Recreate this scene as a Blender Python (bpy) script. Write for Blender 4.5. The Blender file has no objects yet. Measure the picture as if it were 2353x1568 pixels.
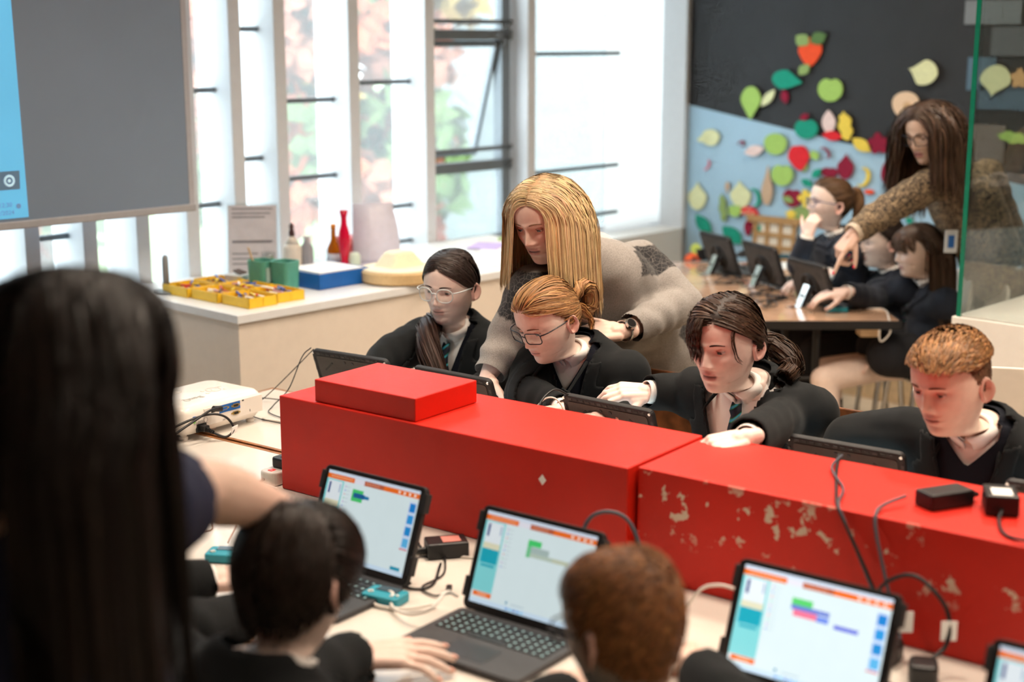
import bpy, bmesh, math, random
import numpy as np
from mathutils import Vector, Matrix
random.seed(7); rng = np.random.default_rng(7)
SC = bpy.context.scene
COL = SC.collection
# ------------------------------------------------------------------ camera
F_PX, CX, CY, CAM_H, PITCH = 3268.0, 1176.5, 784.0, 1.82, math.radians(12.0)
cam_d = bpy.data.cameras.new('camera'); cam = bpy.data.objects.new('camera', cam_d); COL.objects.link(cam)
cam.location = (0, 0, CAM_H); cam.rotation_euler = (math.pi/2 - PITCH, 0, 0)
cam_d.sensor_width = 36.0; cam_d.lens = 36.0*F_PX/2353.0; cam_d.clip_start = 0.05; cam_d.clip_end = 200
cam_d.dof.use_dof = True; cam_d.dof.focus_distance = 3.75; cam_d.dof.aperture_fstop = 1.8
SC.camera = cam
# ------------------------------------------------------------------ world (bright overcast sky), exposure
wd = bpy.data.worlds.new('overcast_sky'); SC.world = wd; wd.use_nodes = True
bg = wd.node_tree.nodes['Background']; bg.inputs[0].default_value = (0.86, 0.95, 1.0, 1); bg.inputs[1].default_value = 7.0
SC.view_settings.view_transform = 'Standard'; SC.view_settings.look = 'None'
SC.view_settings.exposure = 0.0; SC.view_settings.gamma = 1.0; SC.view_settings.use_curve_mapping = False
SC.cycles.max_bounces = 6; SC.cycles.diffuse_bounces = 3; SC.cycles.glossy_bounces = 3; SC.cycles.transmission_bounces = 4; SC.cycles.transparent_max_bounces = 10
SC.cycles.caustics_reflective = False; SC.cycles.caustics_refractive = False
SC.cycles.use_adaptive_sampling = True; SC.cycles.adaptive_threshold = 0.09; SC.cycles.adaptive_min_samples = 12
SC.cycles.use_denoising = True; SC.cycles.sample_clamp_indirect = 6.0
WARM = (1.0, 0.83, 0.66)
LAMP_POWER = 18.5
# ------------------------------------------------------------------ helpers
def S(r, g, b):
    f = lambda c: (c/255/12.92) if c/255 <= .04045 else ((c/255+.055)/1.055)**2.4
    return (f(r), f(g), f(b))
def ray(px, py):
    a = (px-CX)/F_PX; b = -(py-CY)/F_PX
    return np.array((a, math.cos(PITCH)+b*math.sin(PITCH), b*math.cos(PITCH)-math.sin(PITCH)))
def at(px, py, Y):
    r = ray(px, py); p = r*(Y/r[1]); p[2] += CAM_H; return p
def onz(px, py, z):
    r = ray(px, py); p = r*((z-CAM_H)/r[2]); p[2] = z; return p
TP = math.radians(53.13); RP = math.radians(47.15)       # table axes and room axes, turned against the camera
TM = Matrix.Rotation(TP, 4, 'Z'); RM = Matrix.Rotation(RP, 4, 'Z')
def tv(v, u, z=0.0): return np.array((v*math.cos(TP)-u*math.sin(TP), v*math.sin(TP)+u*math.cos(TP), z))
def rv(a, b, z=0.0): return np.array((a*math.cos(RP)-b*math.sin(RP), a*math.sin(RP)+b*math.cos(RP), z))
def wall_pt(px, py, a):
    r = ray(px, py); n = (math.cos(RP), math.sin(RP)); t = a/(r[0]*n[0]+r[1]*n[1])
    return (-r[0]*math.sin(RP)+r[1]*math.cos(RP))*t, CAM_H+r[2]*t
def nrm(v):
    v = np.asarray(v, float); return v/max(np.linalg.norm(v), 1e-9)
MATS = {}
def mat(name, col=(.5,.5,.5), rough=.5, metal=0., spec=.5, var=.05, vscale=30., bump=0., bscale=150., emit=0., sheen=0., attr=False, coat=0., trans=0., sss=0., alpha=1., ior=1.45, emitcol=None):
    if name in MATS: return MATS[name]
    m = bpy.data.materials.new(name); m.use_nodes = True; nt = m.node_tree; b = nt.nodes['Principled BSDF']
    N = nt.nodes.new; L = nt.links.new
    tc = N('ShaderNodeTexCoord')
    b.inputs['Roughness'].default_value = rough; b.inputs['Metallic'].default_value = metal
    b.inputs['Specular IOR Level'].default_value = spec; b.inputs['IOR'].default_value = ior
    b.inputs['Sheen Weight'].default_value = sheen; b.inputs['Coat Weight'].default_value = coat
    b.inputs['Transmission Weight'].default_value = trans; b.inputs['Alpha'].default_value = alpha
    if sss: b.inputs['Subsurface Weight'].default_value = sss; b.inputs['Subsurface Radius'].default_value = (.012,.005,.003); b.inputs['Subsurface Scale'].default_value = 1.0
    if attr:
        a = N('ShaderNodeAttribute'); a.attribute_name = 'Col'; src = a.outputs['Color']
    else:
        a = N('ShaderNodeRGB'); a.outputs[0].default_value = (*col, 1); src = a.outputs[0]
    nz = N('ShaderNodeTexNoise'); nz.inputs['Scale'].default_value = vscale; nz.inputs['Detail'].default_value = 3
    L(tc.outputs['Object'], nz.inputs['Vector'])
    mr = N('ShaderNodeMapRange'); mr.inputs[1].default_value = .3; mr.inputs[2].default_value = .7; mr.inputs[3].default_value = 1-var; mr.inputs[4].default_value = 1+var
    L(nz.outputs['Fac'], mr.inputs[0])
    mx = N('ShaderNodeVectorMath'); mx.operation = 'SCALE'; L(src, mx.inputs[0]); L(mr.outputs[0], mx.inputs['Scale'])
    L(mx.outputs[0], b.inputs['Base Color'])
    if bump:
        n2 = N('ShaderNodeTexNoise'); n2.inputs['Scale'].default_value = bscale; n2.inputs['Detail'].default_value = 4
        L(tc.outputs['Object'], n2.inputs['Vector'])
        bp = N('ShaderNodeBump'); bp.inputs['Strength'].default_value = bump; bp.inputs['Distance'].default_value = .004
        L(n2.outputs['Fac'], bp.inputs['Height']); L(bp.outputs[0], b.inputs['Normal'])
    if emit:
        b.inputs['Emission Strength'].default_value = emit
        if emitcol: b.inputs['Emission Color'].default_value = (*emitcol, 1)
        else: L(mx.outputs[0], b.inputs['Emission Color'])
    MATS[name] = m; return m
def nodes_of(m):
    nt = m.node_tree; return nt, nt.nodes, nt.links, nt.nodes['Principled BSDF']
def tag(o, label=None, cat=None, group=None, kind=None):
    if label: o['label'] = label
    if cat: o['category'] = cat
    if group: o['group'] = group
    if kind: o['kind'] = kind
    return o
def thing(name, label, cat, loc=(0,0,0), rz=0., group=None, kind=None):
    o = bpy.data.objects.new(name, None); COL.objects.link(o); o.empty_display_size = .05
    o.location = loc; o.rotation_euler = (0, 0, rz)
    return tag(o, label, cat, group, kind)
def mesh_data(name, verts, faces, mats, idx=None, smooth=False, col=None, bev=0., segs=2):
    me = bpy.data.meshes.new(name)
    verts = np.asarray(verts, float)
    lens = None
    if isinstance(faces, np.ndarray) and faces.ndim == 2: flat = faces.astype(np.int32).ravel(); lens = np.full(len(faces), faces.shape[1], np.int32)
    else:
        lens = np.fromiter((len(f) for f in faces), np.int32, len(faces)); flat = np.fromiter((int(i) for f in faces for i in f), np.int32, int(lens.sum()))
    me.vertices.add(len(verts)); me.vertices.foreach_set('co', verts.ravel()); me.loops.add(len(flat)); me.loops.foreach_set('vertex_index', flat)
    me.polygons.add(len(lens)); me.polygons.foreach_set('loop_start', np.concatenate([[0], np.cumsum(lens)[:-1]]).astype(np.int32) if len(lens) else lens); me.update(calc_edges=True)
    if bev:
        bm = bmesh.new(); bm.from_mesh(me)
        ed = [e for e in bm.edges if len(e.link_faces) == 2 and e.calc_face_angle(0) > .6]
        bmesh.ops.bevel(bm, geom=ed, offset=bev, segments=segs, profile=.5, affect='EDGES', clamp_overlap=True)
        bm.to_mesh(me); bm.free()
    if not isinstance(mats, (list, tuple)): mats = [mats]
    for m in mats: me.materials.append(m)
    if idx is not None and not bev: me.polygons.foreach_set('material_index', np.asarray(idx, dtype=np.int32))
    me.polygons.foreach_set('use_smooth', np.full(len(me.polygons), bool(smooth)))
    if col is not None:
        at_ = me.color_attributes.new('Col', 'FLOAT_COLOR', 'POINT')
        c = np.ones((len(verts), 4)); c[:, :3] = col; at_.data.foreach_set('color', c.ravel())
    me.update(); return me
def link(name, me, parent=None, label=None, cat=None, group=None, kind=None):
    o = bpy.data.objects.new(name, me); COL.objects.link(o)
    if parent is not None: o.parent = parent
    return tag(o, label, cat, group, kind)
def copy_tree(o, parent=None):
    c = o.copy(); COL.objects.link(c); c.parent = parent
    for ch in list(o.children): copy_tree(ch, c)
    return c
def catmull(pts, n=8):
    P = np.asarray(pts, float)
    if len(P) < 3: return P
    Q = np.vstack([2*P[0]-P[1], P, 2*P[-1]-P[-2]]); out = []
    for i in range(1, len(Q)-2):
        for k in range(n):
            t = k/n; a, b, c, d = Q[i-1], Q[i], Q[i+1], Q[i+2]
            out.append(.5*((2*b)+(-a+c)*t+(2*a-5*b+4*c-d)*t*t+(-a+3*b-3*c+d)*t**3))
    out.append(P[-1]); return np.array(out)
class MB:
    def __init__(s): s.v = []; s.f = []; s.m = []; s.n = 0
    def add(s, V, Fc, mi=0, M=None):
        V = np.asarray(V, float)
        if M is not None:
            A = np.array(M); V = V @ A[:3, :3].T + A[:3, 3]
        s.v.append(V); s.f += [[i+s.n for i in f] for f in Fc]; s.m += [mi]*len(Fc); s.n += len(V); return s
    def box(s, x0, x1, y0, y1, z0, z1, mi=0, M=None):
        V = [(x,y,z) for z in (z0,z1) for y in (y0,y1) for x in (x0,x1)]
        return s.add(V, [(0,2,3,1),(4,5,7,6),(0,1,5,4),(2,6,7,3),(0,4,6,2),(1,3,7,5)], mi, M)
    def cbox(s, c, d, mi=0, M=None):
        return s.box(c[0]-d[0]/2, c[0]+d[0]/2, c[1]-d[1]/2, c[1]+d[1]/2, c[2]-d[2]/2, c[2]+d[2]/2, mi, M)
    def lathe(s, prof, n=20, mi=0, M=None, cap=True):
        V = []; Fc = []
        for r, z in prof:
            for k in range(n): V.append((r*math.cos(2*math.pi*k/n), r*math.sin(2*math.pi*k/n), z))
        for i in range(len(prof)-1):
            for k in range(n):
                k2 = (k+1) % n; Fc.append((i*n+k, i*n+k2, (i+1)*n+k2, (i+1)*n+k))
        if cap: Fc.append(tuple(range(n-1, -1, -1))); Fc.append(tuple(range((len(prof)-1)*n, len(prof)*n)))
        return s.add(V, Fc, mi, M)
    def tube(s, pts, r, n=8, mi=0, M=None, cap=True):
        P = np.asarray(pts, float); k = len(P); R_ = np.broadcast_to(np.asarray(r, float), (k,)) if np.ndim(r) < 2 else None
        T = np.gradient(P, axis=0); T /= np.maximum(np.linalg.norm(T, axis=1), 1e-9)[:, None]
        up = np.array((0,0,1.)) if abs(T[0][2]) < .9 else np.array((1.,0,0)); V = []; Fc = []
        for i in range(k):
            a = up - T[i]*np.dot(up, T[i]); a = nrm(a); b = np.cross(T[i], a); up = a
            for j in range(n):
                w = 2*math.pi*j/n; V.append(P[i]+R_[i]*(a*math.cos(w)+b*math.sin(w)))
        for i in range(k-1):
            for j in range(n):
                j2 = (j+1) % n; Fc.append((i*n+j, i*n+j2, (i+1)*n+j2, (i+1)*n+j))
        if cap: Fc.append(tuple(range(n-1, -1, -1))); Fc.append(tuple(range((k-1)*n, k*n)))
        return s.add(V, Fc, mi, M)
    def cyl(s, p0, p1, r0, r1=None, n=14, mi=0, M=None):
        return s.tube([p0, p1], [r0, r0 if r1 is None else r1], n, mi, M)
    def cap(s, p0, p1, r0, r1, n=12, flat=None, mi=0):
        p0 = np.asarray(p0, float); p1 = np.asarray(p1, float); d = nrm(p1-p0); pts = []; rs = []
        for k in range(5):
            w = math.pi/2*(1-k/4.0); pts.append(p0-d*r0*math.sin(w)); rs.append(max(r0*math.cos(w), r0*.05))
        for k in range(5):
            w = math.pi/2*k/4.0; pts.append(p1+d*r1*math.sin(w)); rs.append(max(r1*math.cos(w), r1*.05))
        return s.tube(pts, rs, n, mi)
    def prism(s, poly, z0, z1, mi=0, M=None):
        n = len(poly); V = [(x,y,z0) for x,y in poly]+[(x,y,z1) for x,y in poly]
        Fc = [tuple(range(n-1,-1,-1)), tuple(range(n, 2*n))]+[(i,(i+1)%n,n+(i+1)%n,n+i) for i in range(n)]
        return s.add(V, Fc, mi, M)
    def ball(s, c, r, n=12, mi=0, M=None):
        r = np.broadcast_to(np.asarray(r, float), (3,)); V = []; Fc = []; h = n//2+1
        for i in range(h+1):
            t = math.pi*i/h
            for k in range(n):
                w = 2*math.pi*k/n; V.append((c[0]+r[0]*math.sin(t)*math.cos(w), c[1]+r[1]*math.sin(t)*math.sin(w), c[2]+r[2]*math.cos(t)))
        for i in range(h):
            for k in range(n): k2=(k+1)%n; Fc.append((i*n+k, (i+1)*n+k, (i+1)*n+k2, i*n+k2))
        return s.add(V, Fc, mi, M)
    def V(s): return np.vstack(s.v)
    def build(s, name, mats, parent=None, smooth=False, bev=0., segs=2, world=False, **kw):
        V = s.V()
        if world and parent is not None:
            A = np.array(Matrix.LocRotScale(parent.location, parent.rotation_euler, None).inverted()); V = V @ A[:3,:3].T + A[:3,3]
        o = link(name, mesh_data(name, V, s.f, mats, s.m, smooth, None, bev, segs), parent, **kw)
        if smooth and not bev:
            pass
        return o
def one(fn, name, mats, parent=None, **kw):
    m = MB(); fn(m); return m.build(name, mats, parent, **kw)
def rrect(w, h, r, n=5):
    out = []
    for cx, cy, a0 in ((w/2-r, h/2-r, 0), (-w/2+r, h/2-r, 90), (-w/2+r, -h/2+r, 180), (w/2-r, -h/2+r, 270)):
        for k in range(n+1):
            a = math.radians(a0+90*k/n); out.append((cx+r*math.cos(a), cy+r*math.sin(a)))
    return out
def frame3(o, x, y, z):
    M = Matrix.Identity(4)
    for i in range(3): M[i][0] = x[i]; M[i][1] = y[i]; M[i][2] = z[i]; M[i][3] = o[i]
    return M
def cable(name, label, pts, r, m, group=None, cat='cable', parent=None, n=6):
    P = catmull(pts, 8); mb = MB()
    if parent is None:
        base = P[0].copy(); o = link(name, mesh_data(name, *(lambda b: (b.V(), b.f))(MB().tube(P-base, r, n)), m, smooth=True), None, label, cat, group)
        o.location = base; return o
    mb.tube(P, r, n); return mb.build(name, m, parent, smooth=True, world=True, label=label)
_txt = {}
def text_mesh(s, size, depth=.0004):
    cu = bpy.data.curves.new('lettering', 'FONT'); cu.body = s; cu.size = size; cu.extrude = depth; cu.align_x = 'CENTER'; cu.align_y = 'CENTER'; cu.resolution_u = 2
    o = bpy.data.objects.new('lettering', cu); COL.objects.link(o)
    bpy.context.view_layer.update(); dg = bpy.context.evaluated_depsgraph_get()
    me = bpy.data.meshes.new_from_object(o.evaluated_get(dg)); bpy.data.objects.remove(o); bpy.data.curves.remove(cu); return me
def lettering(s, size, m, parent, M, name='lettering'):
    me = text_mesh(s, size); me.materials.clear(); me.materials.append(m); me.transform(M); return link(name, me, parent)
# ------------------------------------------------------------------ materials of the room
M_WHITE = mat('white_paint', S(228,226,222), .55, var=.02, bump=.03)
M_FIN = mat('fin_paint', S(214,218,222), .5, var=.02)
M_BLACKW = mat('charcoal_wall_paint', S(44,46,49), .75, var=.08, vscale=6, bump=.1, bscale=400)
M_BLUEW = mat('pale_blue_wall_paint', S(162,194,215), .75, var=.03, vscale=6, bump=.1, bscale=400)
M_FLOOR = mat('pale_oak_floor', S(202,184,160), .38, var=.12, vscale=5, bump=.05)
M_CEIL = mat('ceiling_paint', S(225,222,216), .8, var=.02)
M_ROOM = mat('back_wall_paint', S(150,146,142), .8, var=.02)
M_OAK = mat('pale_wood', S(206,178,140), .5, var=.15, vscale=25)
M_ALU = mat('grey_metal', S(120,128,134), .4, metal=.3, var=.04)
M_GLASS = bpy.data.materials.new('window_glass'); M_GLASS.use_nodes = True
def _glass(m, tint, refl=.08, haze=0., hz=(1,1,1)):
    nt = m.node_tree; nt.nodes.clear(); N = nt.nodes.new; L = nt.links.new
    o = N('ShaderNodeOutputMaterial'); t = N('ShaderNodeBsdfTransparent'); t.inputs[0].default_value = (*tint, 1)
    g = N('ShaderNodeBsdfGlossy'); g.inputs['Roughness'].default_value = .02
    fr = N('ShaderNodeFresnel'); ge = N('ShaderNodeNewGeometry'); io = N('ShaderNodeMapRange'); io.inputs[3].default_value = 1.45; io.inputs[4].default_value = 1/1.45; L(ge.outputs['Backfacing'], io.inputs[0]); L(io.outputs[0], fr.inputs[0])
    nz = N('ShaderNodeTexNoise'); nz.inputs['Scale'].default_value = 4
    mu = N('ShaderNodeMath'); mu.operation = 'MULTIPLY_ADD'; mu.inputs[1].default_value = refl*.2; L(nz.outputs['Fac'], mu.inputs[0]); L(fr.outputs[0], mu.inputs[2])
    mx = N('ShaderNodeMixShader'); L(mu.outputs[0], mx.inputs[0]); L(t.outputs[0], mx.inputs[1]); L(g.outputs[0], mx.inputs[2])
    if haze:
        d = N('ShaderNodeBsdfTranslucent'); d.inputs[0].default_value = (*hz, 1); m2 = N('ShaderNodeMixShader'); m2.inputs[0].default_value = haze
        L(mx.outputs[0], m2.inputs[1]); L(d.outputs[0], m2.inputs[2]); L(m2.outputs[0], o.inputs[0])
    else: L(mx.outputs[0], o.inputs[0])
_glass(M_GLASS, (.97,.99,.99), .05, .07, (.95,.98,1))  # translucent share puts the bright window glare into the glass as haze
M_VITR = bpy.data.materials.new('showcase_glass'); M_VITR.use_nodes = True; _glass(M_VITR, (.95,.975,.965), .3)
M_CLEAR = bpy.data.materials.new('clear_glass'); M_CLEAR.use_nodes = True; _glass(M_CLEAR, (.93,.96,.96), .3)
M_LENS = bpy.data.materials.new('spectacle_lens'); M_LENS.use_nodes = True; _glass(M_LENS, (.97,.98,.98), .15)
M_BACKLIT = bpy.data.materials.new('backlit_white'); M_BACKLIT.use_nodes = True  # lets daylight through so the added reveal panel turns bright white
nt, N_, L_, b_ = nodes_of(M_BACKLIT); b_.inputs['Base Color'].default_value = (.9,.9,.9,1)
tr = N_.new('ShaderNodeBsdfTranslucent'); tr.inputs[0].default_value = (.95,.95,.95,1); mx = N_.new('ShaderNodeMixShader'); mx.inputs[0].default_value = .75
wv = N_.new('ShaderNodeTexWave'); wv.inputs['Scale'].default_value = 60; bp = N_.new('ShaderNodeBump'); bp.inputs['Strength'].default_value = .1; L_.new(wv.outputs[0], bp.inputs['Height']); L_.new(bp.outputs[0], b_.inputs['Normal'])
L_.new(b_.outputs[0], mx.inputs[1]); L_.new(tr.outputs[0], mx.inputs[2]); L_.new(mx.outputs[0], N_['Material Output'].inputs[0])
# ------------------------------------------------------------------ room shell (room frame: a along the window wall, b towards it)
A0, A1, B0, B1, CEIL = -3.2, 6.51, -3.6, 5.0, 3.3
def room(name, fn, mats, kind='structure', parent=None, **kw):
    m = MB(); fn(m); o = m.build(name, mats, parent, kind=kind if parent is None else None, **kw)
    if parent is None: o.rotation_euler = (0, 0, RP)
    return o
room('floor', lambda m: m.box(A0, A1+.3, B0, B1+.3, -.12, 0), M_FLOOR)
room('ceiling', lambda m: m.box(A0-.2, A1+.3, B0-.2, B1+.3, CEIL, CEIL+.15), M_CEIL)
wr = room('wall_right', lambda m: m.box(A1, A1+.2, B0, B1+.3, 0, CEIL), [M_BLACKW])
def blue_part(m):    # the lower painted field with its slanting upper edge
    P = [(B0, 0), (4.70, 0), (4.70, 1.463), (3.408, 1.249), (B0, .15)]
    V = [(A1-.004, b, z) for b, z in P]+[(A1+.02, b, z) for b, z in P]; n = len(P)
    m.add(V, [tuple(range(n)), tuple(range(2*n-1, n-1, -1))]+[(i, n+i, n+(i+1)%n, (i+1)%n) for i in range(n)])
room('painted_panel', blue_part, M_BLUEW, parent=wr)
room('baseboard_right', lambda m: m.box(A1-.03, A1-.005, B0, 4.6, 0, .25), M_OAK, bev=.004)
room('wall_left', lambda m: m.box(A0-.2, A0, B0, B1+.3, 0, CEIL), M_ROOM)
room('wall_back', lambda m: m.box(A0, A1, B0-.2, B0, 0, CEIL), M_ROOM)
room('wall_window', lambda m: (m.box(A0, A1, 4.70, 5.05, 0, .78), m.box(A0, A1, 4.72, 5.05, 2.95, CEIL), m.box(A0, .66, 4.86, 5.05, .8, 2.95)), M_WHITE)
fins = [2.512-.229*k for k in range(8, 0, -1)]+[2.512, 2.743, 2.970, 3.199, 3.430, 3.652, 4.047, 4.496, 5.180]
for i, a in enumerate(fins):
    room('trim_%d' % (i+1), lambda m: m.box(a, a+.058, 4.70, 4.885, .70, 2.95), M_FIN, bev=.003)
room('trim_%d' % (len(fins)+1), lambda m: m.box(6.47, 6.509, 4.70, 5.0, 0, 2.95), M_FIN, bev=.003)
bars = {2.970: [1.45], 3.199: [1.162, 1.62], 3.430: [1.859, 1.335, 1.08], 3.652: [1.564, 1.238], 4.047: [1.631, 1.069, .905], 5.180: [1.746, 1.158, .905]}
edges = fins+[6.47]
for i in range(len(fins)):
    a0, a1 = edges[i]+.058, edges[i+1]
    def fr(m):
        m.box(a0-.045, a0-.005, 4.89, 4.93, .80, 2.95); m.box(a1+.005, a1+.02, 4.89, 4.93, .80, 2.95)
        m.box(a0, a1, 4.895, 4.93, .79, .82); m.box(a0, a1, 4.895, 4.93, 2.92, 2.95)
    w = room('window_%d' % (i+1), fr, M_FIN)
    centre = abs(edges[i]-4.496) < .01
    if not centre:
        room('pane', lambda m: m.box(a0-.004, a1+.004, 4.910, 4.916, .82, 2.92), M_GLASS, parent=w)
    for z in bars.get(edges[i], [1.3, 1.9] if i % 2 else [1.1, 2.1]):
        room('glazing_bar', lambda m: m.box(a0, (a1 if edges[i] < 5 else 6.02), 4.80, 4.83, z-.010, z+.010), M_ALU, parent=w, bev=.002)
    if edges[i] > 5:
        room('bright_reveal_panel', lambda m: m.box(5.98, 6.468, 4.86, 4.863, .80, 2.95), M_BACKLIT, parent=w)  # added translucent panel, stands in for the overexposed white wall reveal
    if centre:      # heavier frame round a top-hung sash that stands open
        z0, z1 = 1.219, 1.839
        for zz in (z0, z1): room('frame_rail', lambda m: m.box(a0, a1, 4.80, 4.86, zz-.024, zz+.024), M_ALU, parent=w, bev=.003)
        room('frame_stile', lambda m: m.box(a1-.075, a1-.02, 4.80, 4.86, .80, 2.95), M_ALU, parent=w, bev=.003)
        room('frame_stile', lambda m: m.box(a0, a0+.02, 4.80, 4.86, .80, 2.95), M_ALU, parent=w, bev=.003)
        room('glazing_bar', lambda m: m.box(a0, a1-.07, 4.80, 4.83, .858, .878), M_ALU, parent=w, bev=.002)
        for (p0, p1) in ((z1+.024, 2.92), (.82, z0-.024)): room('pane', lambda m: m.box(a0+.02, a1-.07, 4.83, 4.836, p0, p1), M_GLASS, parent=w)
        hz = z1-.03; Ms = Matrix.Translation((0, 4.83, hz)) @ Matrix.Rotation(math.radians(16), 4, 'X') @ Matrix.Translation((0, -4.83, -hz))
        s0, s1, sb = a0+.022, a1-.08, hz-.57
        sash = room('window_sash', lambda m: (m.box(s0, s0+.018, 4.815, 4.845, sb, hz, 0, Ms), m.box(s1-.018, s1, 4.815, 4.845, sb, hz, 0, Ms), m.box(s0, s1, 4.815, 4.845, hz-.022, hz, 0, Ms), m.box(s0, s1, 4.815, 4.845, sb, sb+.018, 0, Ms)), M_ALU, parent=w)
        room('sash_pane', lambda m: m.box(s0+.01, s1-.01, 4.828, 4.833, sb+.01, hz-.01, 0, Ms), M_GLASS, parent=sash)
# ------------------------------------------------------------------ ceiling lamps
def lamp(x, y, i, power, label):
    t = thing('ceiling_lamp', label, 'lamp', (x, y, CEIL), group='round ceiling lamps')
    one(lambda m: m.lathe([(.19,-.001),(.19,-.06),(.175,-.06),(.17,-.02)], 28), 'housing', M_ALU, t, smooth=False)
    one(lambda m: m.lathe([(.168,-.025),(.168,-.035)], 28), 'diffuser', mat('lamp_diffuser', (1,.86,.7), .5, emit=2.5), t)
    ld = bpy.data.lights.new('lamp_light', 'AREA'); ld.shape = 'DISK'; ld.size = .34; ld.spread = math.radians(128); ld.energy = power; ld.color = WARM
    lo = bpy.data.objects.new('lamp_light', ld); COL.objects.link(lo); lo.parent = t; lo.location = (0, 0, -.065)
LAMPL = ['round warm ceiling lamp '+q for q in ('above the left red box','above the ginger boy','above the right end of the red barrier','above the short haired boy','above the blonde woman','above the projector','above the glass showcase','above the folding table','behind the camera','behind the camera at the far right')]
lamps = [(.3,3.0,1.3),(1.7,1.9,1.0),(2.6,3.0,1.7),(1.4,3.4,1.7),(.1,4.2,1.2),(-1.0,3.5,.7),(2.0,5.4,1.4),(.9,5.6,.9),(.9,.2,.85),(2.8,.6,.8)]
for i, (x, y, k) in enumerate(lamps): lamp(x, y, i, LAMP_POWER*k, LAMPL[i])
# ------------------------------------------------------------------ outdoors
M_GRASS = mat('lawn', S(120,140,90), .9, var=.2, vscale=3)
gm = MB(); gm.box(-60, 60, 4, 90, -1.3, -1.2); g = gm.build('ground', M_GRASS, kind='structure')
g.rotation_euler = (0, 0, 0); g.data.transform(Matrix.Translation((0, 6, 0)))
M_PALE = mat('pale_render', S(142,150,154), .9, var=.06, vscale=8, bump=.3)
bt = thing('building', 'pale rendered building standing outside the windows', 'building', (4.6, 17, -1.2))
one(lambda m: m.box(-5.6, 9, -3, 4, 0, 9), 'wall', M_PALE, bt)
one(lambda m: m.box(-5.8, 9.2, -3.2, 4.2, 9, 9.4), 'roof', mat('roof_felt', S(120,120,122), .8), bt)
for k in range(6):
    one(lambda m: m.box(-4.4+2.2*k, -3.4+2.2*k, -3.04, -2.9, 5.2, 6.8), 'window', mat('far_window', S(150,170,180), .2), bt)
def tree(x, y, h, r, cols, label, seed):
    rg = np.random.default_rng(seed); t = thing('tree', label, 'tree', (x, y, -1.2), group='autumn trees outside')
    tm = MB(); tm.tube(catmull([(0,0,0),(.05,0,h*.3),(-.05,.05,h*.55),(0,0,h*.8)],4), np.linspace(.16,.04,13), 8)
    for k in range(7):
        a = k*2.4; z = h*(.35+.06*k); tm.tube([(0,0,z),(r*.6*math.cos(a), r*.6*math.sin(a), z+h*.18)], [.05,.015], 6)
    tm.build('trunk', mat('bark', S(110,95,85), .9, var=.2), t)
    n = 5200; d = rg.normal(size=(n,3)); d /= np.linalg.norm(d,axis=1)[:,None]
    cl = rg.normal(size=(34,3)); cl /= np.linalg.norm(cl,axis=1)[:,None]; cl *= (rg.uniform(.35,1,(34,1))**.5)*np.array((r*.8,r*.8,h*.36)); cl[:,2] += h*.62
    ci = rg.integers(0,34,n); P = cl[ci]+d*rg.uniform(.2,1,(n,1))**.5*r*.36
    a = rg.normal(size=(n,3)); a /= np.linalg.norm(a,axis=1)[:,None]; b = np.cross(a, d); b /= np.linalg.norm(b,axis=1)[:,None]
    s = rg.uniform(.08,.14,(n,1)); V = np.stack([P-a*s, P+b*s*.6, P+a*s, P-b*s*.6], 1).reshape(-1,3)
    cc = np.array(cols)[rg.integers(0,len(cols),34)][ci]*rg.uniform(.8,1.2,(n,1)); C = np.repeat(cc,4,0)
    me = mesh_data('crown', V, np.arange(4*n).reshape(-1,4), mat('leaves', attr=True, rough=.8), col=C); link('crown', me, t, kind='stuff')
OR, YE, GR, PK = S(172,92,60), S(168,138,64), S(92,116,68), S(172,112,90)
tree(-1.25, 10.2, 5.0, 1.15, [OR,PK,YE,OR,GR], 'autumn tree with peach and orange leaves seen through the middle left windows', 1)
tree(-3.6, 10.4, 4.8, 1.15, [YE,GR,OR,GR], 'yellow green tree seen beside the projection screen', 2)
tree(-5.0, 15.0, 6.5, 1.6, [GR,YE,GR,PK], 'taller pale green tree standing behind the orange one', 3)
tree(-2.4, 13.4, 5.2, 1.1, [OR,YE,GR], 'small far tree with orange leaves next to the pale building', 4)
tree(-7.6, 11.2, 4.6, 1.3, [GR,YE,GR], 'green tree outside beyond the left end of the screen', 5)
def hedge(m):
    for k in range(9): m.ball((k*.32, .1*math.sin(k), .45+.1*math.cos(k*2)), (.3,.32,.5), 10)
hb = one(hedge, 'hedge', mat('hedge_leaves', S(92,118,112), .9, var=.4, vscale=30, bump=.6, bscale=20), None, smooth=True, label='low dark green hedge outside under the opening window', cat='hedge'); hb.location = (-2.6, 9.4, -1.2)
# ------------------------------------------------------------------ materials of things
M_LAM = mat('white_laminate', S(214,207,198), .22, var=.02, vscale=3, coat=.2)
M_PLY = mat('plywood_edge', S(150,98,56), .5, var=.25, vscale=60)
M_BLK = mat('black_plastic', S(22,22,24), .42, var=.06, bump=.05, bscale=600)
M_BLK2 = mat('black_rubber', S(34,34,36), .62, var=.08, bump=.12, bscale=500)
M_DGREY = mat('dark_grey_plastic', S(54,54,57), .5, var=.08)
M_WPL = mat('white_plastic', S(232,226,218), .25, var=.015)
M_WPL2 = mat('matt_white_plastic', S(222,216,208), .45, var=.02)
M_CHROME = mat('chrome', S(205,205,205), .16, metal=1., var=.03)
M_PAPER = mat('white_paper', S(238,238,236), .8, var=.02)
M_COPPER = mat('gold_contact', S(190,160,90), .3, metal=.8)
M_BLUEPL = mat('blue_plastic', S(14,92,170), .4, var=.05)
M_TEALPL = mat('teal_green_plastic', S(86,158,140), .45, var=.06)
M_GADGET = mat('turquoise_plastic', S(30,140,160), .35, var=.05)
M_YELLOW = mat('yellow_plastic', S(242,196,48), .4, var=.06)
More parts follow.
